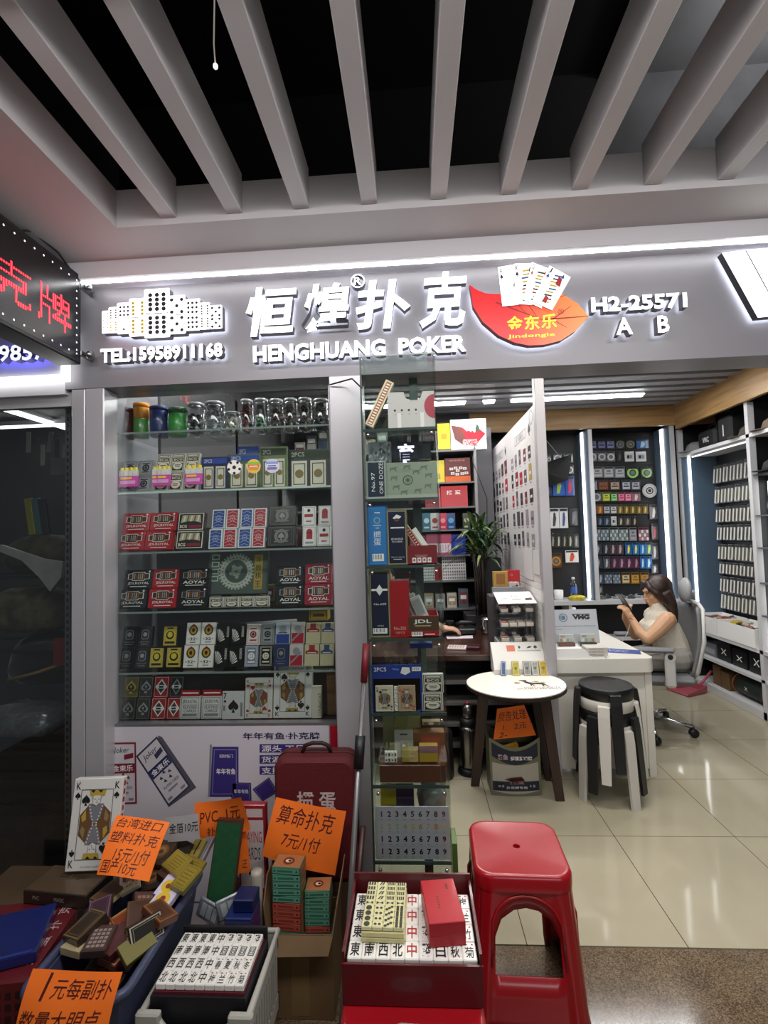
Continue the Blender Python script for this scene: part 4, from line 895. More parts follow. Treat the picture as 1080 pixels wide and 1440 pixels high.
MB().bx(TX0, TX1, TY0, TY1, TZ1, TZ1+.006, GREENGLASS).bx(TX0, TX1, TY0-.002, TY0, TZ1, TZ1+.006, EDGE).build('top_pane', tw, loc=-o)
MB().bx(TX0, TX1, TY0, TY1, 0, .02, FR).build('plinth', tw, loc=-o)
MB().bx(TX0-.003, TX0+.003, TY0-.004, TY0+.004, .02, TZ1, FR).build('corner_post', tw, loc=-o)
MB().bx(.0, .034, TY1+.002, TY1+.03, .02, TZ1+.06, M('#5d5f5f', .35, .5)).build('rear_post', tw, loc=-o)
zz = [.02]+TZ[::-1]+[TZ1]
for i, z in enumerate(TZ):
    s = MB().bx(TX0+.005, TX1-.005, TY0+.006, TY1-.006, z-.008, z, GREENGLASS).bx(TX0+.003, TX1-.003, TY0, TY0+.006, z-.010, z, EDGE).build('shelf', tw, loc=-o)
for i in range(len(zz)-2):
    z0, z1 = zz[i]+.012, zz[i+1]-.012
    d = MB().bx(TX0+.004, TX1-.004, TY0-.005, TY0-.001, z0, z1, GLASS).build('glass_door', tw, loc=-o)
    hm = MB()
    for x in (TX0+.022, TX1-.022): hm.lathe([(.006, 0), (.006, .004), (.003, .006)], CHROME, T(x, TY0-.005, z1-.012) @ RX(R(90)), 12)
    hm.build('hinge_button', d, loc=(0, 0, 0))
IN = TY0+.02      # front of the goods inside
def carton(name, label, cat, F, x0, y0, x1, y1, d, base, art=None, Y=None, zs=None, lean=0.0, rz=0.0, group=None, rough=.35, e=.0004, h=None):
    Y = IN if Y is None else Y
    p0, p1 = F(x0, y1), F(x1, y0)
    a = at(*p0, Y=Y); b = at(*p1, Y=Y); z = a.z if zs is None else zs+.0006
    if F in (T1, T2, T3): a.x = max(a.x, TX0+.007); b.x = min(b.x, TX1-.007)
    w = b.x-a.x
    h = (b.z-z) if h is None else h
    m = MB(); m.bx(-w/2, w/2, -d, 0, 0, h, base if not isinstance(base, str) else M(base, rough, coat=.4), bev=.0012)
    if art: art(Pen(m, T(-w/2, -d-.0001, 0) @ FRONT, w, h, e))
    oo = m.build(name, loc=((a.x+b.x)/2, Y+d+h*math.sin(lean)*0, z), rot=(-lean, 0, rz))
    return tag(oo, label, cat, group)
def bars(pn, u0, v0, u1, v1, l=2):
    pn.rect(u0, v0, u1, v1, PAPER, l); n = 11
    for k in range(n):
        if k % 3 != 1: pn.rect(u0+(u1-u0)*(.08+.84*k/n), v0+(v1-v0)*.28, u0+(u1-u0)*(.08+.84*(k+.5)/n), v0+(v1-v0)*.92, INK, l+1)
# level with tray and long box
m = MB(); L_ = .185
m.bx(-.0165, .0165, -.03, 0, 0, L_, M('#cbbf9d', .5), bev=.001); Pen(m, T(-.0165, -.0301, 0) @ FRONT, .033, L_).rect(.2, .03, .8, .97, M('#8a6040', .5)); pn = Pen(m, T(-.0165, -.0301, 0) @ FRONT, .033, L_)
for k in range(16): pn.rect(.3, .05+k*.057, .7, .075+k*.057, CREAM, 2)
Pen(m, T(.0167, -.03, 0) @ FRONT @ RY(R(90)), .03, L_).rect(.1, .03, .9, .97, M('#8c9a78', .5))
p = at(*T1(125, 520), Y=1.84); tag(m.build('long_game_box', loc=(p.x+.003, 1.86, TZ[0]+.019), rot=(0, R(27), 0)), 'long patterned box leaning diagonally in the top of the glass tower', 'game box')
def tray(name, label, F, x0, y0, x1, y1, d, base, art, zs, dip=.35, Y=None):
    Y = IN if Y is None else Y; a = at(*F(x0, y1), Y=Y); b = at(*F(x1, y0), Y=Y); a.x = max(a.x, TX0+.007); b.x = min(b.x, TX1-.007); w = b.x-a.x; h = b.z-zs; bm = base if not isinstance(base, str) else M(base, .45, coat=.2)
    m = MB(); prof = [(0, 0), (w, 0), (w, h)]
    if dip: prof += [(w*.75, h)]+[(w*(.55+.2*math.cos(t)), h-h*dip*.6*math.sin(t)) for t in [math.pi*k/10 for k in range(1, 10)]]+[(w*.35, h)]
    prof += [(0, h)]
    m.prism(prof, -.003, 0, bm, T(0, 0, 0) @ FRONT)
    m.bx(0, .003, .003, d, 0, h, bm).bx(w-.003, w, .003, d, 0, h, bm).bx(0, w, d-.003, d, 0, h, bm).bx(0, w, 0, d, 0, .003, bm)
    if art: art(Pen(m, T(0, -.0002, 0) @ FRONT, w, h))
    return tag(m.build(name, loc=(a.x, Y, zs+.0006)), label, 'tray')
def a_holes(pn):
    for k in range(4): pn.disc(.15+.15*k, .5, .025, INK, 1); pn.rect(.13+.15*k, .38, .18+.15*k, .40, GREYP, 1)
    pn.disc(.985, .58, .001, PRED, 1); pn.poly([(1, .25)]+[(1-.22*math.sin(t), .58+.33*math.cos(t)) for t in [math.pi*(1-k/12) for k in range(13)]], M('#8f1e30', .5), 2)
    for u in (.24, .73): pn.rect(u-.04, .02, u+.04, .42, M('#c9c9c4', .3), 2)
tray('card_tray', 'pale grey cut-out tray in the topmost compartment of the glass tower', T1, 252, 312, 548, 522, .12, '#a9aaa4', a_holes, TZ[0], .45)
# level two
def a_camo(pn):
    r = random.Random(3)
    for k in range(120):
        u, v, s = r.random()*.9+.05, r.random()*.92+.04, .03+r.random()*.05
        pn.poly([(u-s, v), (u, v-s*.6), (min(.99, u+s), v+.01), (u+.01, min(.99, v+s*.7))], M(r.choice(['#5c5f66', '#c4c4c2', '#3c3f45', '#9a9b9c']), .5), 1+k*.05)
carton('patterned_box', 'grey mottled card box standing upright in the second compartment of the tower', 'card box', T1, 112, 566, 266, 742, .03, '#83858a', a_camo, Y=1.945, zs=TZ[1], h=.236)
carton('slim_box', 'navy box lettered NO 97 ONE DOZEN standing at the left side of the tower', 'card box', T1, 112, 755, 236, 968, .09, '#9aa39a', lambda pn: (pn.rect(.1, .06, .9, .96, M('#1c2a3c', .4)), pn.mb.text('No.97', 0, 0, .07, .013, PAPER, pn.X @ T(pn.w*.44, pn.h*.2, .001) @ RZ(R(90))), pn.mb.text('ONE DOZEN', 0, 0, .13, .014, PAPER, pn.X @ T(pn.w*.84, pn.h*.14, .001) @ RZ(R(90)))), zs=TZ[1], Y=1.82)
def a_animals(pn):
    G = M('#6d7a66', .5)
    for u, v in ((.15, .8), (.42, .85), (.75, .82), (.2, .3), (.35, .15), (.62, .18), (.82, .3), (.84, .6), (.16, .55), (.6, .7)):
        pn.poly([(u-.07, v-.05), (u-.05, v-.05), (u-.04, v), (u+.03, v), (u+.04, v-.06), (u+.06, v-.06), (u+.06, v+.04), (u+.09, v+.08), (u+.03, v+.07), (u-.06, v+.06)], G, 1)
    pn.ring(.43, .5, .08, .1, M('#4a5346', .5), 2); pn.disc(.43, .5, .055, M('#77846d', .5), 2); pn.suit('s', .43, .5, .03, PGRN, 3)
carton('animal_box', 'sage green wide box with animal drawings in the second tower compartment', 'game box', T1, 240, 757, 560, 966, .10, '#97a08d', a_animals, zs=TZ[1], Y=1.83)
carton('navy_box', 'dim navy box behind the sage green animal box in the tower', 'card box', T1, 276, 640, 520, 750, .05, '#1e2532', lambda pn: (pn.rect(.05, .1, .45, .9, M('#2b3347', .5)), pn.rect(.55, .1, .95, .9, M('#343a40', .5))), Y=1.96)
# reflection of a neon character, put on the glass as glowing lettering
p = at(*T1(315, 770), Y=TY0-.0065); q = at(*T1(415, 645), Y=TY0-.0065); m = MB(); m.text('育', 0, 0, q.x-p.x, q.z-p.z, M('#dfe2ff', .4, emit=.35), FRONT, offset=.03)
tag(m.build('character_reflection', loc=(p.x, TY0-.0062, p.z)), 'reflected white character painted on the glass tower door', 'sticker')
# level three
def a_blue(pn):
    pn.rect(.06, .02, .94, .98, M('#2f78b8', .4)); pn.text('掼', .3, .46, .68, .56, PAPER, 2); pn.text('蛋', .3, .33, .68, .44, PAPER, 2)
    pn.ring(.5, .74, .12, .17, M('#8fb0a8', .4), 2); pn.rect(.3, .655, .7, .665, PAPER, 2); pn.rect(.38, .86, .66, .875, PAPER, 2); pn.rect(.42, .61, .6, .62, PAPER, 2); bars(pn, .22, .07, .8, .19, 2)
carton('blue_game_box', 'tall blue box with white characters and barcode on the third tower shelf', 'card box', T1, 114, 1032, 240, 1416, .10, '#1e5d97', a_blue, zs=TZ[2])
def a_navy(pn, tx='No.6896', logo=0):
    pn.rect(.02, .01, .98, .99, c_('#7d744d')); pn.rect(.07, .025, .93, .975, M('#b8ad83', .5), 2); pn.rect(.09, .03, .91, .97, M('#121632', .35), 3)
    if not logo:
        pn.poly([(.3, .85), (.5, .92), (.74, .88), (.55, .82)], PAPER, 4); pn.disc(.5, .82, .12, M('#8a3a2a', .4), 4, rv=.03); pn.rect(.2, .665, .85, .69, PAPER, 4)
        for k in range(4): pn.ring(.27+.15*k, .47, .035, .055, PAPER, 4, 10)
        pn.text(tx, .26, .41, .74, .435, PAPER, 4); pn.text('Perfection in every time', .2, .13, .84, .155, PAPER, 4); pn.rect(.3, .1, .7, .108, PAPER, 4)
    else:
        pn.poly([(.5, .62), (.68, .70), (.5, .78), (.32, .70)], PAPER, 4); pn.rect(.12, .69, .88, .72, PAPER, 5); pn.text(tx, .22, .48, .80, .51, PAPER, 4); pn.text('12PCS', .36, .165, .66, .185, PAPER, 4); bars(pn, .14, .06, .82, .14, 4)
carton('navy_card_box', 'tall navy box with gold border beside the blue box in the tower', 'card box', T1, 248, 1066, 368, 1412, .10, '#7d744d', a_navy, zs=TZ[2])
def a_suits(pn):
    for k, s in enumerate('shcd'): pn.rect(.16+.17*k, .1, .29+.17*k, .36, PAPER); pn.suit(s, .225+.17*k, .23, .042, PRED, 2)
    pn.rect(.25, .47, .68, .50, c_('#d8a0a0')); pn.rect(.3, .41, .63, .43, c_('#d8a0a0'))
tray('suit_tray', 'dark red tray with four suit icons in the third tower compartment', T1, 375, 1290, 560, 1406, .10, '#7e121c', a_suits, TZ[2], 0)
m = MB(); m.bx(-.011, .011, -.02, 0, 0, .12, M('#cfc6a8', .5), bev=.001); pn = Pen(m, T(-.011, -.0201, 0) @ FRONT, .022, .12); pn.rect(.15, .03, .85, .97, PRED); 
for k in range(10): pn.rect(.3, .07+.09*k, .7, .10+.09*k, CREAM, 2)
m.bx(.012, .03, -.015, -.005, .0, .09, PAPER)
p = at(*T1(470, 1290), Y=1.86); tag(m.build('long_pattern_box', loc=(p.x, 1.88, TZ[2]+.045), rot=(0, -R(33), 0)), 'long red and cream box leaning in the suit tray of the tower', 'game box')
# level four
carton('navy_card_box', 'tall navy box with white diamond logo on the fourth tower shelf', 'card box', T2, 140, 108, 296, 596, .10, '#7d744d', lambda pn: a_navy(pn, 'No.608', 1), zs=TZ[3])
carton('red_card_box', 'tall plain red box numbered 501 on the fourth tower shelf', 'card box', T2, 301, 188, 434, 598, .08, '#a50d14', lambda pn: (pn.text('No.501', .22, .13, .80, .19, c_('#e8b0a8')), pn.text('10PCS', .3, .06, .74, .10, c_('#e8b0a8'))), zs=TZ[3])
def a_jdl(pn):
    pn.rect(0, .30, 1, .96, M('#4a3416', .4)); pn.text('JDL', .18, .60, .76, .82, PAPER, 2, offset=.02); pn.rect(.22, .50, .74, .55, c_('#c9a888'), 2); bars(pn, .1, .04, .46, .24, 2); pn.rect(.52, .10, .86, .15, PAPER, 2)
tray('red_card_tray', 'open red tray lettered JDL with grey wrapped packs in the tower', T2, 436, 440, 652, 596, .14, '#a50f16', a_jdl, TZ[3], 0)
MB_ = MB()
p = at(*T2(436, 590), Y=IN)
tag(MB().prism([(0, 0), (.05, 0), (.05, .22), (.02, .22)], -.006, 0, M('#7d0b12', .4), T(0, 0, 0) @ RZ(R(90)) @ RX(R(90))).build('red_back_flap', loc=(p.x+.012, IN+.15, TZ[3]+.001)), 'red upright cardboard divider behind the wrapped packs in the tower', 'divider')
for k in range(3):
    m = MB(); m.bx(-.022, .022, -.014, 0, 0, .13, M('#b5bab6', .25, coat=.6), bev=.004); Pen(m, T(-.022, -.0142, 0) @ FRONT, .044, .13).rect(.15, .45, .85, .9, M('#8b9490', .4)).rect(.15, .1, .85, .4, M('#d3d8d4', .4))
    q = at(*T2(560-40*k, 500), Y=IN+.05); tag(m.build('wrapped_pack', loc=(q.x+.01, IN+.06+.020*k, TZ[3]+.018+.006*k), rot=(-R(8), -R(24), R(-8))), 'grey cellophane wrapped pack tilted in the red tray, %s from the front' % ORD[k], 'wrapped pack')
# level five
def blister(pn):
    pn.rect(0, 0, 1, 1, M('#22398c', .4)); pn.rect(.03, .03, .97, .70, M('#1b2f78', .4), 1); pn.text('2PCS', .05, .86, .30, .95, PAPER, 2, offset=.01)
    pn.poly([(.58, .82), (.68, .78), (.78, .84), (.76, .94), (.62, .95)], PAPER, 2); bars(pn, .81, .86, .99, .95, 2); pn.poly([(.42, .90), (.55, .88), (.55, .91), (.42, .93)], c_('#6f86c8'), 2)
carton('blister_card', 'blue two-deck blister card with dice strip on the fifth tower shelf', 'blister pack', T2, 158, 794, 526, 1122, .006, '#22398c', blister, zs=TZ[4])
for k, (x0, x1, st, nm) in enumerate(((198, 322, 'king_spades', 'white'), (362, 482, 'king_hearts', 'buff'))):
    a = at(*T2(x0, 1116), Y=IN-.012); b = at(*T2(x1, 930), Y=IN-.012)
    m = MB(); m.bx(0, b.x-a.x, 0, .011, 0, b.z-a.z, M('#d8d0b8' if k == 0 else '#b59a7a', .5), bev=.001); court(Pen(m, T(0, -.0002, 0) @ FRONT, b.x-a.x, b.z-a.z, .0003), 'sh'[k], flip=False)
    tag(m.build('playing_deck', loc=(a.x, IN-.0125, TZ[4]+.004)), '%s king deck in the blue blister card, %s the dice strip' % (nm, ('left of', 'right of')[k]), 'card deck')
a = at(*T2(332, 1116), Y=IN-.01)
m = MB()
for k in range(6): m.box((.007, .006, .007+k*.0145), (.0125, .012, .0125), PAPER, bev=.001); pn = Pen(m, T(.001, -.0003, .001+k*.0145) @ FRONT, .012, .012, .0002); [pn.disc(u, v, .13, INK, 1, 8) for u, v in (((.3, .3), (.7, .7)), ((.3, .7), (.5, .5), (.7, .3)), ((.25, .25), (.75, .75), (.25, .75), (.75, .25)))[k % 3]]
tag(m.build('dice_strip', loc=(a.x, IN-.0115, TZ[4]+.004)), 'white column of dice between the two king decks in the tower', 'dice')
for k, (y0, y1) in enumerate(((932, 1122), (722, 922))):
    a = at(*T2(536, y1), Y=IN); b = at(*T2(680, y0), Y=IN)
    pack('bcg', 'card_deck', 'white and black BCG deck, %s of two on the fifth tower shelf' % ('lower', 'upper')[k], 'card deck', None, b.x-a.x, .063 if k == 0 else .066, .02, ((a.x+b.x)/2, IN+.02, TZ[4]+.0006+.0636*k), 0)
rr = random.Random(11)
def tilebag(label, loc, w, h, d, n, cols, size=.014):
    t = thing('dice_bag', label, 'plastic bag', loc)
    m = MB()
    for k in range(n):
        x, y, z = (rr.random()-.5)*w*.8, (rr.random()-.5)*d*.7, .016+rr.random()*h*.65
        X = T(x, y, z) @ RZ(rr.random()*6) @ RX(rr.uniform(-.6, .6)); c = M(rr.choice(cols), .4)
        m.box((0, 0, 0), (size, size, size), c, X, bev=.0015)
        Pen(m, X @ T(-size/2, -size/2-.0003, -size/2) @ FRONT, size, size).disc(.5, .5, .2, INK, 1, 8)
    f = m.build('bag_filling', t); f['kind'] = 'stuff'
    m = MB(); prof = []
    for i in range(9):
        for j in range(7):
            u, v = i/8, j/6; x = (u-.5)*w; z = v*h
            prof.append((x+rr.uniform(-.003, .003), -d/2*math.sin(math.pi*u)*(1-.7*v)-.002+rr.uniform(-.004, .004), z+rr.uniform(-.003, .003)))
    m.add(prof, [(j+i*7, j+i*7+7, j+i*7+8, j+i*7+1) for i in range(8) for j in range(6)], FILM, None, True)
    m.build('bag_film', t); return t
for k, (x0, x1) in enumerate(((160, 300), (280, 400), (390, 500))):
    a = at(*T2(x0, 790), Y=1.88); b = at(*T2(x1, 640), Y=1.88)
    tilebag('clear bag of white dice tiles, %s of three behind the blue blister card' % ORD[k], (max((a.x+b.x)/2, TX0+.062), 1.90+.03*(k % 2), TZ[4]+.004), (b.x-a.x)*.8, .16, .05, 26, ['#d8d5cc', '#cfcac0', '#b8b2a2'], .017)
carton('small_blue_box', 'small blue box lying on the bags of dice in the tower', 'box', T2, 445, 640, 606, 716, .04, '#2b3f8e', Y=1.96, zs=TZ[4]+.19)

def fx(label, name, cat, x0, y0, x1, y1, d, base, art=None, Y=None, z=5, dz=0, **k):
    return carton(name, label, cat, T3, x0, y0, x1, y1, d, base, art, Y=Y, zs=TZ[z]+dz, **k)
# level six
fx('large brown cardboard box on the sixth tower shelf', 'brown_box', 'box', 228, 392, 665, 520, .09, '#5a3a28')
fx('tan orange box standing behind the brown box in the tower', 'tan_box', 'box', 470, 155, 716, 320, .05, M('#9a5f34', .5), Y=1.95, dz=.0)
fx('small yellow box on top of the brown tower box', 'yellow_box', 'box', 388, 280, 505, 378, .03, '#8f7d22', Y=1.83, dz=.0665)
fx('yellow box with grey lid on top of the brown tower box', 'yellow_box', 'box', 515, 252, 645, 392, .03, '#a08e2c', lambda p: p.rect(0, .58, 1, 1, M('#62666e', .3, coat=.5)), Y=1.83, dz=.0665)
fx('pale hang-tab card pack standing on the brown tower box', 'hang_pack', 'blister pack', 335, 136, 466, 300, .004, '#a8aaa2', lambda p: (p.rect(.3, .82, .7, .87, INK), p.rect(.03, .66, .97, .68, GREYP), p.rect(.3, .3, .7, .55, M('#8d8f88', .4)), p.suit('c', .5, .42, .1, PAPER, 2)), Y=1.87, dz=.0665)
for k in range(8):
    a = at(*T3(262, 388), Y=1.825)
    m = MB(); i, j = k % 4, k//4; m.box((0, 0, .0095), (.0105, .016, .018), M('#d8d6cf', .35), bev=.001); pn = Pen(m, T(-.005, -.0083, .001) @ FRONT, .01, .017); pn.rect(.2, .2, .8, .8, INK) if i % 2 else pn.disc(.5, .5, .3, INK)
    tag(m.build('mini_tile', loc=(a.x+.006+i*.0112, 1.835, TZ[5]+.0672+j*.0188)), 'small white game tile in the %s layer on the brown tower box, %s' % (('lower', 'upper')[j], ORD[i]), 'game tile', 'small tiles on the brown tower box')
for k, (x0, x1, col, nm) in enumerate(((250, 330, '#6d7048', 'olive'), (340, 420, '#7c7a3c', 'moss'), (425, 520, '#8a8450', 'khaki'), (525, 600, '#1d1f22', 'black'))):
    fx('%s card pack standing at the back of the sixth tower shelf' % nm, 'card_pack', 'card pack', x0, 30, x1, 150, .02, col, Y=2.0, dz=.0, h=.2)
fx('small cream box with photos near the top of the sixth tower compartment', 'photo_box', 'box', 535, 75, 665, 150, .03, '#b59a78', lambda p: [p.rect(.08+.3*k, .15, .3+.3*k, .85, (M('#8c5a3a', .5), PAPER, M('#77735a', .5))[k]) for k in range(3)], Y=1.955, dz=.150)
MB().tube([(0, 0, 0), (0, 0, .235)], .0015, M('#b98a70', .4))
# level seven
def a_nums(pn):
    cols = [M('#3a3b3d', .5), None, M('#1c1d1f', .5), M('#1a1b1d', .5)]
    rb = ['#b8b47a', '#a9b07a', '#a9b27c', '#9fae74', '#d0b24a', '#c98a3a', '#b9a890', '#cf8c3c', '#c9c080']
    for r_ in range(4):
        for n in range(9):
            u = .06+.105*n; v = .80-.235*r_
            pn.text(str(n+1), u, v, u+.055, v+.11, cols[r_] or M(rb[n], .5), 1, True, offset=.03); pn.rect(u+.01, v-.05, u+.04, v-.04, GREYP, 1)
    pn.rect(0, .245, 1, .248, M('#9a9ca2', .5)); pn.rect(0, .49, 1, .493, M('#9a9ca2', .5)); pn.rect(0, .735, 1, .738, M('#9a9ca2', .5))
fx('pale sheet of number stickers from one to nine in four rows', 'number_sheet', 'sticker sheet', 185, 690, 740, 1062, .003, '#b4b7bd', a_nums, Y=1.812, z=6)
fx('yellow packet standing behind the number sheet in the tower', 'yellow_packet', 'packet', 234, 556, 345, 700, .03, '#a89c2e', Y=1.86, z=6, h=.225)
fx('navy card packet behind the number sheet in the tower', 'navy_packet', 'packet', 345, 562, 472, 700, .03, '#2a3046', lambda p: [p.rect(.05, .1+.12*k, .95, .13+.12*k, M('#3c4560', .4)) for k in range(7)], Y=1.86, z=6, h=.225)
def lump(name, label, cat, c, s, mat, seed, parent=None, amp=.18, n=14, mm=9, kind=None, film=None, flat=True):
    """crumpled rounded bag"""
    r = random.Random(seed); m = MB(); vs = []; fs = []
    for j in range(mm+1):
        t = math.pi*j/mm
        for i in range(n):
            a = 2*math.pi*i/n; q = 1+amp*(r.random()-.5)*2*(0 if j in (0, mm) else 1)
            x, y, z = math.sin(t)*math.cos(a)*q, math.sin(t)*math.sin(a)*q, -math.cos(t)*(1+amp*.5*(r.random()-.5))
            sx = math.copysign(abs(x)**.75, x); sy = math.copysign(abs(y)**.75, y)
            if flat and z < -.7: z = -.7
            vs.append((sx*s[0], sy*s[1], z*s[2]))
    for j in range(mm):
        for i in range(n): k = (i+1) % n; fs.append((j*n+i, j*n+k, (j+1)*n+k, (j+1)*n+i))
    m.add(vs, fs, mat, None, True)
    oo = m.build(name, parent, loc=c)
    return tag(oo, label, cat) if parent is None else oo
lump('crumpled_bag', 'crumpled clear plastic bag behind the number sheet in the tower', 'plastic bag', (.035, 1.92, TZ[6]+.16), (.05, .05, .07), M('#8f978f', .2, coat=.6, noise=.3, scale=40), 3, amp=.3)
for k, (x, c, s, nm) in enumerate(((-.09, '#23232b', (.07, .06, .13), 'dark'), (.035, '#4a2c24', (.045, .06, .14), 'reddish brown'))):
    lump('net_bag', '%s netted bag of beads in the lowest tower compartment' % nm, 'net bag', (x, 1.92, .12+.02*k), s, M(c, .3, coat=.5, noise=.7, scale=70, bump=.6), 8+k, amp=.16)
p = at(*T3(755, 1240), Y=1.85); q = at(*T3(755, 970), Y=1.85)
m = MB(); m.bx(-.012, .008, 0, .10, 0, q.z+.0, M('#4d6a2a', .4, coat=.3), bev=.002); tag(m.build('green_box', loc=(TX1+.0135, 1.86, 0)), 'tall slim green box standing against the side of the glass tower', 'box')
# ================================================================ GOODS OUTSIDE THE WINDOW
ORANGE = M('#ff781c', .75, noise=.04, scale=12)
PEN_INK = M('#4a1016', .6)
def paper(name, label, tl, tr, br, bl, lines, mat=None, bulge=.015, ink=None, cat='price sign', thick=.0009, curl=0.0):
    """hand-lettered sheet hung between four world points; lines: (text, u0, v0, u1, v1)"""
    tl, tr, br, bl = map(Vector, (tl, tr, br, bl)); mat = mat or ORANGE; ink = ink or PEN_INK
    nrm = (tr-tl).cross(tl-bl).normalized()
    if nrm.y > 0: nrm = -nrm
    def P(u, v, o=0.0):
        b = bl.lerp(br, u).lerp(tl.lerp(tr, u), v)
        w = bulge*(math.sin(math.pi*u)*.6+math.sin(math.pi*v)*.4+.18*math.sin(5*u+3*v))+curl*(v**2)*(u-.3)
        return b+nrm*(w+o)
    N = 12; m = MB()
    for o, rev in ((0, False), (-thick, True)):
        vs = [P(i/N, j/N, o) for j in range(N+1) for i in range(N+1)]
        fs = [(j*(N+1)+i, j*(N+1)+i+1, (j+1)*(N+1)+i+1, (j+1)*(N+1)+i) for j in range(N) for i in range(N)]
        m.add(vs, [f[::-1] for f in fs] if rev else fs, mat, None, True)
    for s, u0, v0, u1, v1 in lines:
        vs, fs, ns, a, b, c, d = text_geo(s, 0.0, -.002, .18)
        m.add([P(u0+(v.x-a)/(b-a)*(u1-u0), v0+(v.y-c)/(d-c)*(v1-v0), .0012) for v in vs], fs, ink)
    c = (bl+br)/2
    m.v = [v-c for v in m.v]
    return tag(m.build(name, loc=c), label, cat)
def F6(x, y): return 130+x/2.842, 1000+y/2.842
def A(px, py, Y): return at(px, py, Y=Y)

# --- stands that carry the goods
CARDB = M('#6b5233', .75, noise=.12, scale=8); CARDB2 = M('#4f3c26', .75, noise=.12, scale=8)
def cardbox(name, label, x0, x1, y0, y1, z0, z1, mat=CARDB, open_top=False, tape=True):
    t = thing(name, label, 'cardboard box', ((x0+x1)/2, (y0+y1)/2, z0)); o = Vector(t.location); e = .004
    m = MB()
    for b in ((x0, x1, y0, y0+e), (x0, x1, y1-e, y1), (x0, x0+e, y0+e, y1-e), (x1-e, x1, y0+e, y1-e)): m.bx(b[0], b[1], b[2], b[3], z0, z1, mat)
    m.bx(x0+e, x1-e, y0+e, y1-e, z0, z0+e, mat)
    if not open_top: m.bx(x0+e, x1-e, y0+e, y1-e, z1-e, z1, mat)
    m.build('box_body', t, loc=-o)
    if tape: MB().bx((x0+x1)/2-.03, (x0+x1)/2+.03, y0-.0008, y0-.0001, z0+.01, z1-.01, M('#7a6140', .35)).build('packing_tape', t, loc=-o)
    return t, o
cardbox('cardboard_box', 'brown cardboard box carrying the blue-grey crate of decks', -1.0, -.775, 1.235, 1.70, 0, .235, CARDB)
cardbox('cardboard_box', 'dark cardboard box under the red gift cartons by the neighbouring window', -1.62, -1.02, 1.10, 1.93, 0, .30, CARDB2)

# --- blue-grey crate of loose decks
CR0, CR1, CY0, CY1, CZ0, CZ1 = -.995, -.752, 1.225, 1.675, .237, .45
cr = thing('plastic_crate', 'blue-grey plastic crate heaped with loose card decks', 'crate', ((CR0+CR1)/2, CY0, CZ0)); o = Vector(cr.location)
CRM = M('#3f4560', .45, coat=.2)
m = MB(); e = .006; ins = .03
def frustum(m, x0, x1, y0, y1, z0, z1, ins, mat, e=.006, rim=.014, rh=.02):
    q = lambda i, z: [(x0+i, y0+i, z), (x1-i, y0+i, z), (x1-i, y1-i, z), (x0+i, y1-i, z)]
    lo, hi, li, hi2 = q(ins, z0), q(0, z1), q(ins+e, z0+e), q(e, z1)
    m.add(lo+hi+li+hi2, [(0, 1, 5, 4), (1, 2, 6, 5), (2, 3, 7, 6), (3, 0, 4, 7), (9, 8, 12, 13), (10, 9, 13, 14), (11, 10, 14, 15), (8, 11, 15, 12), (3, 2, 1, 0), (8, 9, 10, 11), (4, 5, 13, 12), (5, 6, 14, 13), (6, 7, 15, 14), (7, 4, 12, 15)], mat)
frustum(m, CR0, CR1, CY0, CY1, CZ0, CZ1-.005, ins, CRM); m.build('crate_body', cr, loc=-o)
m = MB(); c_pts = []
for cx, cy, a0 in ((CR1-.03, CY0+.03, -90), (CR1-.03, CY1-.03, 0), (CR0+.03, CY1-.03, 90), (CR0+.03, CY0+.03, 180)):
    for k in range(6): a = R(a0+18*k); c_pts.append((cx+.04*math.cos(a), cy+.04*math.sin(a), CZ1))
m.tube(c_pts, .012, CRM, closed=True, n=8); m.build('crate_rim', cr, loc=-o)
m = MB()
for k in range(6): m.bx(CR0+.05+k*.028, CR0+.06+k*.028, CY0+.008, CY0+.012, CZ0+.03, CZ1-.03, M('#2c3148', .5))
m.build('crate_slots', cr, loc=-o)

